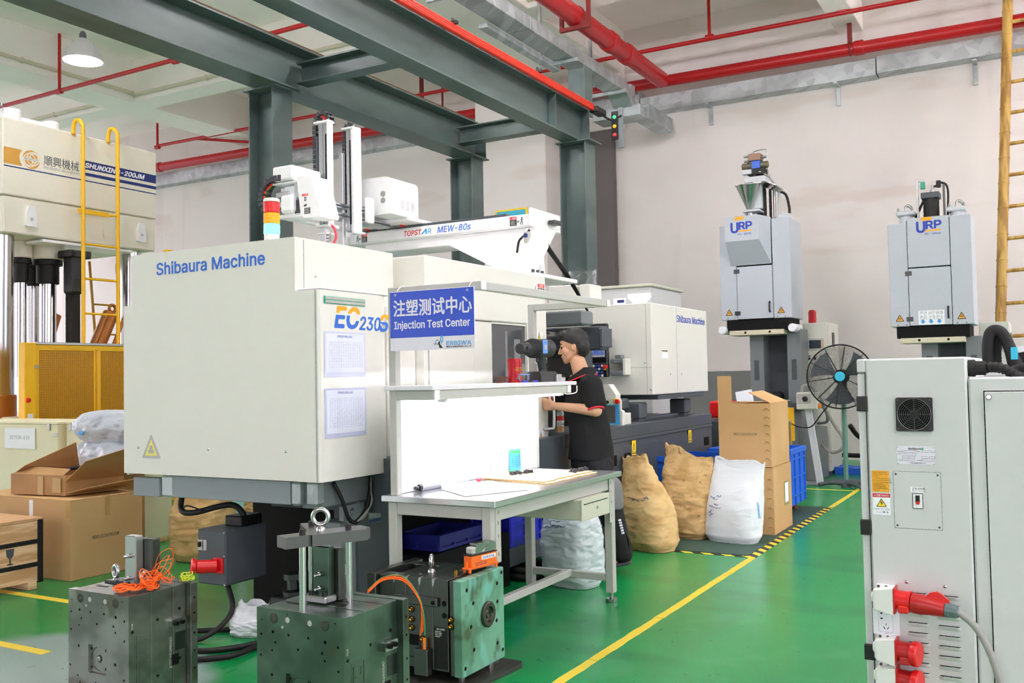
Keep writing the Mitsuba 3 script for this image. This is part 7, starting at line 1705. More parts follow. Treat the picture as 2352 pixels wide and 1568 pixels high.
# shoes
def shoe(heel, toe, nm):
    d = toe - heel; d /= np.linalg.norm(d); s = np.cross(d, up); s /= np.linalg.norm(s); u = np.cross(s, d); L = np.linalg.norm(toe - heel)
    P_ = lambda a, b, c: heel + d * a * L + s * b + u * c
    up_ = MF.batch_hull([sph(P_(.08, 0, .05), .034), sph(P_(.25, 0, .06), .040), sph(P_(.10, 0, .10), .030), sph(P_(.5, .01, .045), .038)])
    fr_ = MF.batch_hull([sph(P_(.5, .005, .045), .038), sph(P_(.75, .018, .036), .03), sph(P_(.75, -.018, .036), .03), sph(P_(.92, .0, .034), .026)])
    k = part(W_, nm, skin(union([up_, fr_]), .012, 4), 'shoe_black', True)
    so_ = MF.batch_hull([sph(P_(a, b, .012), .012, 12) for a, b in ((.04, .028), (.04, -.028), (.25, .034), (.25, -.034), (.72, .044), (.72, -.044), (.98, .02), (.98, -.02))])
    obj(k + '__sole', skin(so_, .02, 1), 'sole_grey', True)
shoe(V(-2.445, 5.85, .055), V(-2.685, 5.80, .004), 'shoe'); shoe(V(-2.72, 6.06, .002), V(-2.955, 5.99, .002), 'shoe')
mat('shoe_black', (26, 26, 28), .7); mat('sole_grey', (62, 62, 66), .6)
t = spray_can('spray_can', 'white and orange spray can standing on the machine ledge below the worker\'s forearm', -3.06, 6.06, .034, .17, 'white_plastic', None, .897)
part(t, 'band', M().lathe([(.0345, 0), (.0347, 0), (.0347, .04), (.0345, .04)], (-3.06, 6.06, .905), (0, 0, 1), 28), 'kraft_tan', 40)
part(t, 'band', M().lathe([(.0345, 0), (.0347, 0), (.0347, .032), (.0345, .032)], (-3.06, 6.06, .985), (0, 0, 1), 28), 'label_red', 40)
mat('kraft_tan', (205, 160, 110), .4)
wrap_text(t, 'print', 'MOLD CLEAN', .010, (-3.06, 6.06), .0345, .955, -1.0, 'black_print', 'inter')
# ---------------------------------------------------------------- sacks, cartons, crates on the floor
def kraft(p, n, uv):
    g = FBM(p.x * 9, p.y * 9, p.z * 9, 3)
    return MIX(L3((212, 180, 128)), L3((192, 156, 104)), SS(.35, .7, g))
mat('kraft', mikit.proc(kraft), rough=.75, spec=.2)
def kraft_dirty(p, n, uv):
    g = FBM(p.x * 9, p.y * 9, p.z * 9, 3); d = SS(.70, .78, FBM(p.x * 42, p.y * 42, p.z * 30, 3))
    return MIX(MIX(L3((206, 172, 122)), L3((186, 150, 100)), SS(.35, .7, g)), L3((96, 76, 56)), .5 * d)
mat('kraft_dirty', mikit.proc(kraft_dirty), rough=.75, spec=.2)
def carton_c(p, n, uv):
    s = N(p.x * 3, p.y * 3, p.z * 260); g = FBM(p.x * 2, p.y * 2, p.z * 2, 3)
    return MIX(MIX(L3((200, 162, 116)), L3((188, 150, 104)), SS(.35, .7, g)), L3((192, 154, 108)), .3 * s)
mat('carton', mikit.proc(carton_c), rough=.7, spec=.25)
def carton_b(p, n, uv):
    return MIX(L3((180, 138, 94)), L3((160, 120, 80)), SS(.3, .7, FBM(p.x * 3, p.y * 3, p.z * 3, 3)))
mat('carton_brown', mikit.proc(carton_b), rough=.6, spec=.3)
mat('white_sack', (228, 232, 240), .32, spec=.5)
mat('clear_sack', (196, 208, 212), .28, spec=.55)
mat('silver_sack', (196, 202, 214), .25, spec=.6)
mat('pen_ink', (70, 66, 140), .6)

def sack(name, label, m, c, w, d, h, ang, lean, seed, amp=.016, wf=7.0, top_w=.9, top_d=.16, gat=0.0, tilt=0.0, group=None, square=.62, ruffle=.012):
    """A filled sack: rounded rectangular foot, bulging belly, flat gathered mouth; c = centre of its foot."""
    t = thing(name, label, 'sack', group)
    nu, nv = 150, 120
    a = np.linspace(0, 2 * PI, nu, endpoint=False); tv = np.linspace(0, 1, nv)
    ca, sa = np.cos(a), np.sin(a)
    sx, sy = np.sign(ca) * np.abs(ca) ** square, np.sign(sa) * np.abs(sa) ** square
    k = smooth01(tv / .10)
    W = (w / 2) * (.86 + .14 * k) * (1 + (top_w - 1) * smooth01((tv - .35) / .65))
    D = (d / 2) * (.80 + .20 * k) * (1 + .10 * np.sin(PI * np.clip(tv / .6, 0, 1))) * (1 + (top_d - 1) * smooth01((tv - .42) / .58))
    Z = h * tv
    X = W[:, None] * sx[None]; Y = D[:, None] * sy[None]
    X += lean[0] * (tv ** 1.4)[:, None]; Y += lean[1] * (tv ** 1.4)[:, None]
    Zg = Z[:, None] + (tilt * X / w) * (tv ** 3)[:, None]
    rs = np.random.default_rng(seed)
    Zg = Zg + ruffle * (tv ** 8)[:, None] * np.sin(a * 5 + seed)[None] + gat * (tv ** 10)[:, None] * (meshkit.noise(np.c_[X[-1] * 14, Y[-1] * 14, np.zeros(nu)], seed) - .5)[None]
    P0 = np.stack([X, Y, Zg], -1)
    du = np.roll(P0, -1, 1) - np.roll(P0, 1, 1); dv = np.gradient(P0, axis=0)
    nn = np.cross(du, dv); nn /= np.linalg.norm(nn, axis=-1, keepdims=True) + 1e-9
    q = P0 * wf
    w1 = meshkit.fbm(q * [1, 1, 1.3] + seed, 3, seed); w2 = np.abs(meshkit.fbm(q * [1.3, 1.3, 2.4] + 5 * seed + w1[..., None] * .8, 3, seed + 2) - .5)
    disp = amp * ((w1 - .5) * .9 - (w2 - .12) * 1.5)
    w3 = np.abs(meshkit.fbm(q * [2.2, 2.2, 4.2] + 7 * seed + 1.5 * w1[..., None], 3, seed + 6) - .5)
    disp += -amp * .75 * (w3 - .11)
    disp *= np.clip(tv / .04, 0, 1)[:, None]
    P0 = P0 + nn * disp[..., None]
    P0[..., 2] = np.maximum(P0[..., 2], .0015)
    P0[0, :, 2] = .0015
    v = np.vstack([P0.reshape(-1, 3), [[P0[0, :, 0].mean(), P0[0, :, 1].mean(), .0015]]]); f_ = []
    for j in range(nv - 1):
        for i in range(nu):
            i2 = (i + 1) % nu
            f_.append((j * nu + i, j * nu + i2, (j + 1) * nu + i2)); f_.append((j * nu + i, (j + 1) * nu + i2, (j + 1) * nu + i))
    for i in range(nu): f_.append((len(v) - 1, (i + 1) % nu, i))
    inner = P0[-1] * [.97, .9, 1] ; low = inner - [0, 0, .05]
    b0 = len(v); v = np.vstack([v, low])
    for i in range(nu):
        i2 = (i + 1) % nu
        f_ += [((nv - 1) * nu + i, (nv - 1) * nu + i2, b0 + i2), ((nv - 1) * nu + i, b0 + i2, b0 + i)]
    c0 = len(v); v = np.vstack([v, [low.mean(0)]])
    for i in range(nu): f_.append((b0 + i, b0 + (i + 1) % nu, c0))
    tf = place(c[0], c[1], c[2] if len(c) > 2 else 0.0, ang)
    part(t, 'bag', M(tf).raw(v, f_), m, True)
    return t, tf, P0
def smooth01(x):
    x = np.clip(x, 0, 1); return x * x * (3 - 2 * x)
def scribble(t, P0, tf, u0, v0, s, seed, m='pen_ink', n=5):
    """Pen strokes that follow the sack's surface; u0, v0 in grid fractions of its front."""
    rs = random.Random(seed); nv, nu = P0.shape[:2]; mm = M()
    for k in range(n):
        pts = []
        u, v = u0 + s * rs.uniform(-1.2, 1.2), v0 + s * rs.uniform(-.4, .4)
        for i in range(7):
            u += s * rs.uniform(-.1, .45); v += s * rs.uniform(-.35, .35)
            j, i_ = int(np.clip(v, 0, .97) * (nv - 1)), int((u % 1) * nu) % nu
            pts.append(P0[j, i_])
        c = P0.reshape(-1, 3).mean(0)
        pts = np.array(pts); o = pts - c; o[:, 2] = 0; o /= np.linalg.norm(o, axis=1, keepdims=True)
        mm.tube(bez(pts + o * .002, 24), .0016, 5, tf)
    part(t, 'handwriting', mm, m, True)

# --- mat and hazard tape
Mt = thing('floor_mat', 'dark green anti-fatigue mat under the sacks and cartons', 'mat')
obj(Mt, M().box(-3.0, -1.905, 6.69, 9.33, 0.0005, .010, .003), 'mat_green')
mat('mat_green', (44, 72, 62), .6)
def hazard(p, n, uv): return MIX(L3((214, 190, 50)), L3((38, 40, 36)), SS(.47, .53, dr.abs((p.y + p.x * 1.0) * 6.6 - dr.floor((p.y + p.x * 1.0) * 6.6) - .5) * 2))
mat('hazard', mikit.proc(hazard), rough=.55)
obj('floor__hazard_tape', M().box(-1.905, -1.84, 6.62, 9.36, .0004, .0024, .0004), 'hazard')
obj('floor__hazard_tape', M().box(-2.95, -1.905, 6.645, 6.69, .0004, .0024, .0004), 'hazard')
obj('floor__tape_line', M().box(-2.6, -1.84, 10.75, 10.80, .0002, .0014, .0002), 'yellow_tape')
obj('floor__tape_line', M().box(-1.888, -1.838, 9.40, 14.2, .0002, .0014, .0002), 'yellow_tape')
for y in (2.9, 3.65):
    obj('floor__tape_line', M().box(-9.5, -4.3, y, y + .06, .0002, .0014, .0002), 'yellow_tape')
def scrib(u): return u
t, tf, P0 = sack('kraft_sack', 'creased kraft paper sack leaning beside the bench with faint pen writing', 'kraft', (-2.63, 6.68), .42, .30, .70, -.35, (-.25, .12), 2, .022, 6.5, .55, .25, tilt=.05)
scribble(t, P0, tf, .78, .55, .035, 4)
t, tf, P0 = sack('kraft_sack', 'dirt speckled kraft paper sack with a ragged mouth before the blue crate', 'kraft_dirty', (-2.565, 7.26), .42, .28, .68, -.12, (.03, .05), 5, .026, 6.0, .98, .16, gat=.05, tilt=-.12)
t, tf, P0 = sack('white_sack', 'filled white plastic sack with violet handwriting in front of the cartons', 'white_sack', (-2.16, 7.20), .43, .24, .63, -.18, (.04, .06), 8, .009, 6.0, .98, .10, tilt=-.03)
for v0 in (.56, .46, .36): scribble(t, P0, tf, .66, v0, .03, int(v0 * 100))
part(t, 'print', M().text('compound', .018, tf @ frame(P0[62, 140] + [.004, -.004, 0], (0, .2, -1), (.8, .6, 0)), .004), 'sky_print')
t, tf, P0 = sack('clear_sack', 'crumpled translucent white sack with blue print under the bench end', 'clear_sack', (-2.63, 5.36), .37, .28, .66, -.25, (-.05, .03), 11, .026, 6.5, .86, .4)
scribble(t, P0, tf, .70, .58, .04, 7, 'navy_print')
part(t, 'print', M().text('blend', .035, tf @ frame(P0[97, 132] + [.006, -.012, 0], (.05, .0, -1), (.9, .3, 0)), .008), 'sky_print')

# --- cartons on the mat
def carton(name, label, x0, x1, y0, y1, z0, z1, m='carton', dents=True, closed=True):
    t = thing(name, label, 'carton')
    th = .006
    o, i_ = sg.box(x0, y0, x1, y1).buffer(-.004).buffer(.004, quad_segs=3), sg.box(x0 + th, y0 + th, x1 - th, y1 - th)
    part(t, 'wall', M().prism(o.difference(i_), z1, top(0, 0, 0), z0), m)
    part(t, 'bottom', M().box(x0 + .003, x1 - .003, y0 + .003, y1 - .003, z0, z0 + th, .001), m)
    if closed:
        ym = (y0 + y1) / 2
        part(t, 'flap', M().box(x0 + .002, x1 - .002, y0 + .002, ym - .001, z1, z1 + th, .002), m)
        part(t, 'flap', M().box(x0 + .002, x1 - .002, ym + .001, y1 - .002, z1, z1 + th, .002), m)
    return t
t = carton('carton', 'lower closed brown carton with a label pouch at the mat edge', -2.39, -1.935, 7.575, 8.16, .011, .535)
k = part(t, 'label_pouch', M().box(-1.935, -1.933, 7.90, 8.06, .20, .40, .0005), 'label_pouch')
obj(k + '__paper', M().box(-1.9335, -1.9322, 7.925, 8.035, .225, .385, .0003), 'label_white')
mat('label_pouch', (150, 140, 92), .4)
rr = random.Random(3)
for i in range(6): part(t, 'dent', M().torus((-1.966, 7.5755, .06 + .075 * i), (0, 1, .3), .020, .0032, 12, 6), 'carton', True)
part(t, 'slot', M().box(-1.9352, -1.9345, 8.10, 8.104, .02, .16, .0002), 'card_edge')
t = carton('carton', 'upper open brown carton printed MEAS 58X42X51CM with raised flaps', -2.37, -1.942, 7.57, 8.15, .545, 1.052, closed=False)
part(t, 'flap', M().mesh(trimesh.convex.convex_hull(np.array([(-2.372, y, z) for y, z in ((7.575, 1.05), (8.14, 1.05), (8.10, 1.275), (7.58, 1.275))] + [(-2.366, y, z) for y, z in ((7.575, 1.05), (8.14, 1.05), (8.10, 1.275), (7.58, 1.275))]))) if False else M().box(-2.37, -2.255, 7.571, 7.577, 1.05, 1.275, .001), 'carton')
part(t, 'flap', M().mesh(trimesh.convex.convex_hull(np.array([(x, y, z + dz) for dz in (0, .006) for x, y, z in ((-1.944, 7.58, 1.05), (-1.944, 8.14, 1.05), (-2.13, 7.62, 1.135), (-2.14, 8.10, 1.14))]))), 'carton')
part(t, 'flap', M().box(-2.30, -1.95, 7.95, 8.14, 1.045, 1.051, .001), 'carton')
part(t, 'print', M().text('MEAS 58X42X51CM', .020, front(-2.245, 7.57, .795), .0008, wmax=.185), 'black_print')
for i in range(7): part(t, 'dent', M().torus((-1.975, 7.5705, .60 + .066 * i), (0, 1, .3), .020, .0032, 12, 6), 'carton', True)
part(t, 'slot', M().box(-1.9423, -1.9416, 8.02, 8.024, .56, .70, .0002), 'card_edge')
# sheets of card and wood behind
t = thing('plywood_stand', 'low plywood stand with leaning cardboard at the machine end', 'stand')
part(t, 'top', M().box(-2.86, -2.35, 9.40, 10.0, .78, .81, .004), 'ply'); part(t, 'side_panel', M().box(-2.86, -2.35, 9.42, 9.44, .0, .78, .003), 'ply')
part(t, 'back_panel', M().box(-2.86, -2.35, 9.97, 9.99, .0, .78, .003), 'ply')
mat('ply', (176, 140, 84), .6)
for i in range(3):
    solo('card_sheet', M().mesh(trimesh.convex.convex_hull(np.array([(x, y + s, z) for x in (-2.72 + .06 * i, -2.40 + .03 * i) for y, z in ((9.30 + .025 * i, .001), (9.385 + .01 * i, .62 - .03 * i)) for s in (0, .005)]))), 'card_light', ('tallest', 'middle', 'shortest')[i] + ' of the cardboard sheets leaning on the plywood stand', 'cardboard')
bsk = solo('blue_basket', M().prism(sg.box(-2.78, 9.44, -2.50, 9.72).difference(sg.box(-2.77, 9.45, -2.51, 9.71)), .95, top(0, 0, 0), .811), 'blue_plastic', 'blue perforated basket of white papers on the plywood stand', 'basket')
for i in range(4):
    for j in range(2): part(bsk, 'hole', M().cyl((-2.74 + .055 * i, 9.4395, .85 + .05 * j), (-2.74 + .055 * i, 9.4385, .85 + .05 * j), .014, n=10), 'label_white')
solo('paper_sheet', M().mesh(trimesh.convex.convex_hull(np.array([(-2.78, 9.6, .83), (-2.60, 9.6, .83), (-2.83, 9.64, 1.10), (-2.66, 9.64, 1.13), (-2.78, 9.603, .83), (-2.60, 9.603, .83), (-2.83, 9.643, 1.10), (-2.66, 9.643, 1.13)]))), 'label_white', 'white paper sheet sticking up out of the blue basket', 'paper')
solo('tool_box', M().box(-3.2, -2.98, 9.9, 10.2, .82, 1.0, .02), 'red_plastic', 'red tool box under the end of the machine cover', 'box')
solo('shelf_unit', M().box(-4.0, -2.9, 9.75, 10.35, 0, .80, .006), 'dark_grey_paint', 'dark low shelf unit behind the machine bed', 'shelf')
solo('carton', M().box(-2.95, -2.75, 10.05, 10.3, .82, .93, .004), 'carton_brown', 'small brown carton beside the red tool box', 'carton') if False else None
mat('blue_crate', (26, 92, 200), .4)
ribbed_crate('wheeled_crate', 'blue plastic wheeled crate behind the kraft sacks', -3.02, -2.40, 7.68, 8.25, .085, .60, 'blue_crate', None, True)
ribbed_crate('wheeled_crate', 'blue plastic wheeled crate behind the cartons at the far mat edge', -2.78, -2.06, 8.62, 9.2, .085, .60, 'blue_crate', None, True)

# ------------------------------------------------ left side
t = carton('carton', 'large brown carton printed MEAS.112X57X53CM in the left corner', -6.82, -5.70, 4.055, 4.63, .002, .53)
part(t, 'print', M().text('MEAS.112X57X53CM', .022, right(-5.70, 4.22, .255), .0008, wmax=.21), 'black_print')
for pos in ((-5.699, 4.34),):
    part(t, 'tape', M().box(-5.701, -5.6985, pos[1] - .02, pos[1] + .02, .40, .535, .0005), 'tape_clear')
part(t, 'tape', M().box(-6.815, -5.702, 4.32, 4.365, .5362, .5375, .0004), 'tape_clear')
part(t, 'tape', M().box(-5.745, -5.6985, 4.0525, 4.0545, .42, .53, .0005), 'tape_clear')
part(t, 'label', M().box(-6.14, -6.10, 4.0525, 4.055, .40, .52, .0005), 'label_white')
mat('tape_clear', (188, 150, 96), .15, spec=.7)
# open carton on top
O = thing('carton', 'torn open taped carton with raised flaps lying on the large carton', 'carton')
ob = [(-6.42, 4.10), (-5.90, 4.16), (-5.86, 4.60), (-6.42, 4.60)]
zo = .545
po = sg.Polygon(ob)
part(O, 'wall', M().prism(po.difference(po.buffer(-.006)), zo + .14, top(0, 0, 0), zo), 'carton_brown')
part(O, 'bottom', M().prism(po, zo + .005, top(0, 0, 0), zo), 'carton_brown')
def slab(pts, th=.005):
    p = np.array(pts, float); n = np.cross(p[1] - p[0], p[2] - p[0]); n /= np.linalg.norm(n)
    return M().mesh(trimesh.convex.convex_hull(np.vstack([p, p + n * th])))
part(O, 'flap', slab([(-6.42, 4.12, zo + .14), (-6.36, 4.60, zo + .14), (-6.26, 4.50, zo + .34), (-6.32, 4.14, zo + .20)]), 'carton_brown')
part(O, 'flap', slab([(-5.90, 4.16, zo + .10), (-5.86, 4.60, zo + .10), (-5.68, 4.60, zo + .33), (-5.74, 4.20, zo + .24)]), 'carton_brown')
part(O, 'flap', slab([(-5.89, 4.16, zo + .02), (-5.85, 4.60, zo + .02), (-5.70, 4.66, zo + .09), (-5.72, 4.20, zo + .06)]), 'carton_brown')
part(O, 'flap', slab([(-6.42, 4.10, zo + .135), (-5.92, 4.16, zo + .135), (-5.97, 4.25, zo + .17), (-6.36, 4.22, zo + .18)]), 'carton_brown')
part(O, 'lining', M().tube(bez([(-6.15, 4.28, zo + .14), (-6.0, 4.30, zo + .175), (-5.90, 4.36, zo + .18)], 14), .014, 8), 'soft_black', True)
part(O, 'tape', M().box(-6.16, -6.10, 4.128, 4.133, zo + .0, zo + .13, .0005), 'tape_clear')
part(O, 'tape', M().box(-6.02, -5.93, 4.142, 4.148, zo + .02, zo + .12, .0005), 'tape_clear')
# wooden crate
def wood(p, n, uv):
    f_ = FBM(p.x * 2.5, p.y * 4, p.z * 28, 4)
    return MIX(L3((222, 186, 148)), L3((188, 146, 104)), SS(.35, .65, f_))
mat('pale_wood', mikit.proc(wood), rough=.6)
Cw = thing('wooden_crate', 'pale plywood crate with black steel edging and a glass symbol in the left corner', 'crate')
x1, y0c, y1c, hz_ = -5.705, 3.30, 3.86, .455
x0c = -6.5
part(Cw, 'top_panel', M().box(x0c, x1, y0c, y1c, hz_ - .02, hz_, .003), 'pale_wood')
for i, (a, b) in enumerate(((.05, .155), (.165, .30), (.31, .435))):
    part(Cw, 'side_board', M().box(x1 - .02, x1 - .004, y0c + .02, y1c - .02, a, b, .002), 'pale_wood')
    part(Cw, 'front_board', M().box(x0c + .02, x1 - .02, y0c + .004, y0c + .02, a, b, .002), 'pale_wood')
    part(Cw, 'back_board', M().box(x0c + .02, x1 - .02, y1c - .02, y1c - .004, a, b, .002), 'pale_wood')
for y in (y0c, y1c): part(Cw, 'steel_edge', M().box(x1 - .035, x1 + .002, y - .002 if y == y0c else y - .035, y + .035 if y == y0c else y + .002, .04, hz_ - .012, .002), 'soft_black')
for z in (.16, .305):
    part(Cw, 'steel_band', M().box(x1 - .006, x1 + .001, y0c + .03, y1c - .03, z - .014, z + .014, .002), 'soft_black')
for y in (y0c + .06, y1c - .1): part(Cw, 'skid', M().box(x0c, x1, y, y + .06, .001, .05, .003), 'pale_wood')
g = sops.unary_union([sg.Polygon([(-.028, .10), (.028, .10), (.022, .055), (.005, .04), (.005, .012), (.02, .008), (.02, 0), (-.02, 0), (-.02, .008), (-.005, .012), (-.005, .04), (-.022, .055)])])
part(Cw, 'glass_symbol', M().prism(g, .001, right(x1 - .0035, 3.64, .182)), 'dark_grey_paint')
# cream export crates
def cream_box(name, label, x0, x1, y0, y1, z1):
    t = thing(name, label, 'crate')
    part(t, 'body', M().box(x0, x1, y0, y1, .04, z1 - .02, .004), 'cream_board'); part(t, 'lid', M().box(x0 - .01, x1 + .01, y0 - .01, y1 + .01, z1 - .02, z1, .004), 'cream_board')
    part(t, 'skid', M().box(x0, x1, y0 + .05, y0 + .13, .001, .04, .003), 'pale_wood'); part(t, 'skid', M().box(x0, x1, y1 - .13, y1 - .05, .001, .04, .003), 'pale_wood')
    for x in (x0 + .05, x1 - .12): part(t, 'clip', M().box(x, x + .03, y0 - .015, y0, z1 - .07, z1 - .01, .002), 'steel')
    part(t, 'clip', M().box(x1 - .06, x1 + .004, y0 - .006, y0, z1 - .12, z1 - .10, .002), 'steel')
    return t
mat('cream_board', (228, 222, 190), .55)
t = cream_box('export_crate', 'cream board crate with a white paper reading 227920-610 at the left edge', -8.7, -7.19, 5.0, 5.5, 1.0)
k = part(t, 'paper', M().box(-7.90, -7.48, 4.988, 4.992, .77, .945, .0005), 'label_white')
obj(k + '__print', M().text('227920-610', .032, front(-7.83, 4.988, .85), .0008, wmax=.27), 'grey_print')
part(t, 'lettering', M().text('native', .075, front(-8.30, 4.999, .60), .0008, wmax=.27), 'dark_grey_paint'); part(t, 'lettering', M().text('smart solutions', .026, front(-8.30, 4.999, .55), .0008, wmax=.25), 'grey_print'); part(t, 'lettering', M().text('automation', .02, front(-8.30, 4.999, .51), .0008, wmax=.25), 'grey_print')
cream_box('export_crate', 'cream board crate partly hidden behind the white pellet sacks', -7.15, -6.4, 5.05, 5.5, 1.0)
carton('carton', 'plain brown carton carrying the stacked silver white sacks', -7.0, -6.15, 4.72, 5.02, .002, .62, 'carton_brown')
def pillow(label, c, w, d, h, ang, seed):
    t = thing('pellet_sack', label, 'sack'); m_ = trimesh.creation.icosphere(5, 1.0)
    v = m_.vertices; s = lambda q, e: np.sign(q) * np.abs(q) ** e
    p = np.c_[s(v[:, 0], .55) * w / 2, s(v[:, 1], .6) * d / 2, s(v[:, 2], .8) * h / 2]
    e_ = np.clip(np.maximum(np.abs(p[:, 0]) / (w / 2), np.abs(p[:, 1]) / (d / 2)), 0, 1)
    p[:, 2] *= 1 - .55 * np.clip((e_ - .6) / .4, 0, 1) ** 2
    q = p * 12
    p += v * (.03 * (meshkit.fbm(q + seed, 3, seed) - .5) - .04 * (np.abs(meshkit.fbm(q * [1.5, 1, 1] + 3 * seed, 3, seed + 1) - .5) - .1))[:, None]
    p[:, 2] += -p[:, 2].min()
    part(t, 'bag', M(place(c[0], c[1], c[2], ang)).raw(p, m_.faces), 'silver_sack', True)
    return t
t = pillow('upper silver white pellet sack with a blue stripe behind the machine corner', (-6.30, 4.87, .845), .70, .36, .25, .10, 3)
part(t, 'stripe', M().mesh(trimesh.convex.convex_hull(np.array([(-6.46, 4.735, 1.06), (-6.40, 4.735, 1.06), (-6.48, 4.672, .93), (-6.42, 4.672, .93), (-6.45, 4.76, 1.05), (-6.45, 4.70, .92)]))), 'sky_print')
pillow('lower silver white pellet sack under the blue striped one', (-6.34, 4.87, .629), .70, .36, .24, -.06, 7)
sack('kraft_sack', 'tall brown paper sack standing between the large carton and the switch box', 'kraft', (-5.48, 5.0), .46, .34, .68, .2, (-.1, .1), 21, .03, 5.5, .62, .3)
sack('kraft_sack', 'open mouthed kraft sack behind the switch box of the machine', 'kraft', (-5.45, 5.65), .40, .30, .64, .3, (.02, .0), 23, .026, 6, .9, .55, gat=.06)
sack('clear_sack', 'white bag on the floor behind the switch box and power cable', 'white_sack', (-3.62, 3.62), .22, .16, .16, .3, (.0, .02), 25, .02, 9, .8, .4)
# yellow press fence
Fe = thing('safety_fence', 'yellow safety fence with amber panels beside the tall press', 'fence')
xf = -8.45
part(Fe, 'corner_post', M().box(xf - .05, xf + .05, 5.50, 5.62, 0, 1.715, .006), 'safety_yellow')
part(Fe, 'top_rail', M().box(xf - .02, xf + .02, 5.62, 7.4, 1.66, 1.70, .004), 'safety_yellow')
part(Fe, 'top_cap', M().box(xf - .03, xf + .03, 5.62, 7.4, 1.70, 1.725, .003), 'aluminium')
for y0, y1 in ((5.63, 6.29), (6.31, 7.1)):
    k = part(Fe, 'panel', M().box(xf - .006, xf + .006, y0 + .04, y1 - .02, .92, 1.645, .002), 'amber_window')
    for a, b, c, d in ((y0, y0 + .04, .88, 1.66), (y1 - .02, y1, .88, 1.66), (y0, y1, .88, .92), (y0, y1, 1.645, 1.665)):
        obj(k + '__frame', M().box(xf - .015, xf + .018, a, b, c, d, .003), 'safety_yellow')
    mm = M()
    n = 0
    for i in range(int((y1 - y0) / .022)): mm.box(xf + .006, xf + .0085, y0 + .05 + i * .022, y0 + .053 + i * .022, .92, 1.64, .0004)
    for i in range(32): mm.box(xf + .006, xf + .0085, y0 + .045, y1 - .022, .93 + i * .022, .933 + i * .022, .0004)
    obj(k + '__wire_mesh', mm, 'mesh_brown', kind='stuff')
mat('mesh_brown', (160, 108, 10), .5)
part(Fe, 'lower_sheet', M().box(xf - .01, xf + .01, 5.62, 7.4, .02, .88, .003), 'safety_yellow')
part(Fe, 'stop_button', M().lathe([(.022, 0), (.022, .02), (0, .026)], (xf + .05, 5.53, 1.17), (1, 0, 0), 14), 'red_plastic', 40)
part(Fe, 'latch', M().box(xf + .05, xf + .056, 5.60, 5.64, 1.47, 1.50, .002), 'steel'); part(Fe, 'sticker', M().box(xf + .05, xf + .052, 5.53, 5.585, .98, 1.04, .0005), 'label_white')
# tall press
Pr = thing('hydraulic_press', 'tall cream hydraulic press with gold and blue stripes at the left edge', 'press')
px = -9.0
part(Pr, 'crown', M().box(-11.2, px, 5.66, 7.53, 3.22, 4.0, .01), 'press_cream')
part(Pr, 'crown_lower', M().box(-11.19, px - .012, 5.67, 7.52, 2.84, 3.215, .012), 'press_cream')
mat('press_cream', (224, 220, 204), .4)
S_ = lambda y0, y1, z0, z1: M().prism([(y0, z0[0]), (y1, z0[1]), (y1, z1[1]), (y0, z1[0])], .002, frame((px, 0, 0), (0, 1, 0), (0, 0, 1)))
part(Pr, 'gold_band', M().prism(sg.box(5.67, 3.535, 5.86, 3.70).difference(sg.Point(5.935, 3.62).buffer(.10)), .002, right(px, 0, 0)), 'gold_print')
part(Pr, 'blue_line', M().prism(sg.box(5.67, 3.505, 7.52, 3.517), .002, right(px, 0, 0)), 'navy_print')
part(Pr, 'blue_band', M().prism(sg.box(6.54, 3.635, 7.52, 3.73), .002, right(px, 0, 0)), 'navy_print')
part(Pr, 'blue_band', M().prism(sg.box(6.54, 3.565, 7.52, 3.60), .002, right(px, 0, 0)), 'navy_print')
part(Pr, 'band_lettering', M().text('SHUNXING-200JM', .05, right(px + .002, 6.58, 3.655), .002, shear=.25, wmax=.76, bold=.05), 'white_print')
part(Pr, 'lettering', M().text('順興機械', .085, right(px, 6.10, 3.60), .002, 'cjk', wmax=.41), 'dark_grey_paint')
part(Pr, 'small_lettering', M().text('SHUNXING MACHINERY', .026, right(px, 6.10, 3.555), .002, wmax=.42), 'grey_print')
disc = sg.Point(0, 0).buffer(.095).difference(sops.unary_union([sg.Point(dx, dy).buffer(r).difference(sg.Point(dx, dy).buffer(r - .011)) for dx, dy, r in ((-.03, -.02, .05), (-.02, -.01, .072), (.03, .02, .05), (.02, .01, .072))])).difference(sg.box(-.1, -.012, .1, .012))
part(Pr, 'emblem', M().prism(disc, .002, right(px, 5.965, 3.62)), 'gold_print')
part(Pr, 'emblem_lettering', M().text('SHX MACHINE', .016, right(px, 5.965, 3.612), .002, center=True, wmax=None), 'grey_print')
for y, z in ((5.96, 3.03), (7.31, 3.03)): part(Pr, 'lifting_lug', M().prism(sg.Polygon([(-.045, -.09), (.045, -.09), (.045, .02), (.02, .10), (-.02, .10), (-.045, .02)]).buffer(.012).difference(sg.Point(0, -.03).buffer(.02)), .03, right(px - .012, y, z)), 'white_paint')
for y, x in ((5.75, -9.25), (6.10, -9.5)):
    k = part(Pr, 'tank_cap', M().cyl((x, y + (.15 if x > -9.4 else 0), 4.0), (x, y + (.15 if x > -9.4 else 0), 4.16), .10, n=24, bevel=.01), 'white_paint', 40)
    for s in (-1, 1): obj(k + '__bolt', M().cyl((x + s * .05, y + .02, 4.16), (x + s * .05, y + .02, 4.19), .018, n=10), 'steel', 40)
part(Pr, 'tank_cap', M().cyl((-9.25, 6.35, 4.0), (-9.25, 6.35, 4.13), .085, n=24, bevel=.01), 'white_paint', 40)
part(Pr, 'top_pipe', M().tube([(-9.25, 5.9, 4.08), (-9.25, 6.35, 4.08)], .03, 10), 'white_paint', True)
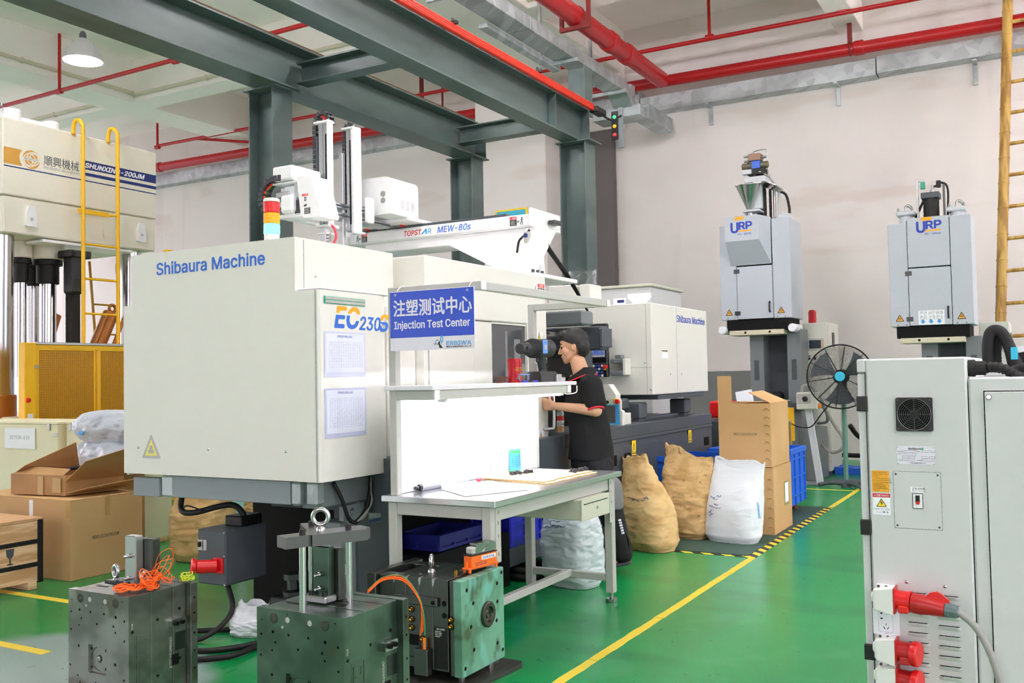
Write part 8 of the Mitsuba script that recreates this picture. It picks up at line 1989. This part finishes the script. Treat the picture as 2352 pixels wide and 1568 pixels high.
for x, y, r, z0 in ((-9.25, 5.76, .155, .95), (-10.9, 5.76, .155, .95), (-9.25, 7.36, .12, .95), (-10.9, 7.36, .12, .95)):
    part(Pr, 'column', M().cyl((x, y, z0), (x, y, 2.84), r, n=30), 'chrome', 40)
    part(Pr, 'column_sleeve', M().cyl((x, y, .3), (x, y, 1.22), r * 1.15, n=26, bevel=.01), 'brown_paint', 40)
for x, y, r in ((-9.45, 6.15, .055), (-9.7, 6.45, .06), (-9.4, 6.42, .085)):
    part(Pr, 'piston_flange', M().cyl((x, y, 2.66), (x, y, 2.84), r * 1.9, n=24, bevel=.008), 'press_cream', 40)
    fl_ = part(Pr, 'piston_collar', M().cyl((x, y, 2.40), (x, y, 2.66), r * 1.35, n=24, bevel=.008), 'soft_black', 40)
    obj(fl_ + '__ring', M().cyl((x, y, 2.60), (x, y, 2.655), r * 1.75, n=24, bevel=.006), 'soft_black', 40)
    part(Pr, 'piston_rod', M().cyl((x, y, 1.4), (x, y, 2.45), r, n=24), 'chrome', 40)
part(Pr, 'rubber_column', M().box(-9.25, -9.15, 6.52, 6.64, .9, 2.5, .01), 'soft_black')
part(Pr, 'black_bracket', M().box(-9.15, -8.98, 6.42, 6.58, 2.28, 2.70, .02).box(-9.18, -8.96, 6.38, 6.64, 2.66, 2.74, .012), 'black_plastic')
part(Pr, 'bed_block', M().box(-11.1, -9.05, 5.7, 7.5, .0, 1.0, .01), 'press_cream')
part(Pr, 'tube_bar', M().box(-9.3, -9.0, 6.1, 7.2, 2.79, 2.82, .004), 'white_paint')
Ld = thing('access_ladder', 'yellow ladder with hooped rails climbing the side of the tall press', 'ladder')
lx = -8.86
for y in (6.46, 6.89):
    part(Ld, 'rail', M().tube(np.vstack([[(lx, y, .05), (lx, y, 2.0)], bez([(lx, y, 3.0), (lx, y, 3.95), (lx, y + .0, 4.05), (lx - .04, y - .01, 4.12), (lx - .10, y - .02, 4.12), (lx - .13, y - .02, 4.05), (lx - .13, y - .02, 3.98)], 30)]), .021, 10), 'safety_yellow', True)
for z in (.5, .95, 1.35, 1.72, 2.06, 2.43, 2.80): part(Ld, 'rung', M().cyl((lx, 6.46, z), (lx, 6.89, z), .012, n=10), 'safety_yellow', 40)
part(Ld, 'bracket', M().box(lx - .01, lx + .01, 6.40, 6.78, 3.12, 3.17, .003), 'safety_yellow')
part(Ld, 'bracket', M().tube([(lx, 6.78, 3.14), (lx, 6.89, 3.155)], .012, 8), 'safety_yellow', True)
L2 = thing('access_ladder', 'narrow yellow ladder behind the press seen through its columns', 'ladder')
for y in (7.25, 7.62): part(L2, 'rail', M().tube([(-9.75, y + .1, .9), (-9.75, y - .06, 2.75)], .016, 8), 'amber_rail', True)
mat('amber_rail', (196, 146, 40), .5)
for z in (1.2, 1.55, 1.9, 2.25, 2.55): part(L2, 'rung', M().cyl((-9.75, 7.28 - .06 * (z - 1.7), z), (-9.75, 7.62 - .06 * (z - 1.7), z), .011, n=8), 'amber_rail', 40)
t = thing('brown_cylinder', 'tilted brown hydraulic cylinder behind the yellow fence', 'cylinder')
part(t, 'barrel', M().cyl((-9.1, 6.70, 1.5), (-9.1, 6.98, 2.10), .085, n=22, bevel=.01), 'brown_paint', 40)
part(t, 'side_frame', M().tube([(-9.02, 6.60, 1.5), (-9.02, 6.88, 2.08)], .022, 8).tube([(-9.02, 6.84, 1.5), (-9.02, 7.10, 2.06)], .022, 8), 'brown_paint', True) if False else None
for dy in (-.10, .14): part(t, 'side_rail', M().tube([(-9.02, 6.70 + dy, 1.5), (-9.02, 6.98 + dy, 2.10)], .022, 8), 'brown_paint', True)
part(t, 'end_eye', M().torus((-9.1, 7.0, 2.15), (1, 0, 0), .04, .018, 18, 8), 'brown_paint', True)
solo('brown_beam', M().mesh(trimesh.convex.convex_hull(np.array([(x, y, z) for x in (-9.95, -9.85) for y, z in ((6.55, 1.5), (6.70, 1.5), (6.78, 2.15), (6.90, 2.10))]))), 'brown_paint', 'rusty brown beam leaning between the press columns', 'beam')
solo('yellow_post', M().box(-8.6, -8.53, 7.28, 7.36, 0, 2.80, .005), 'safety_yellow', 'square yellow post at the corner of the machine near the press', 'post')
solo('blue_board', M().box(-12.8, -8.8, 12.0, 12.1, 0, 1.95, .005), 'pale_blue', 'pale blue partition board behind the press', 'board')
mat('pale_blue', (170, 190, 226), .5)
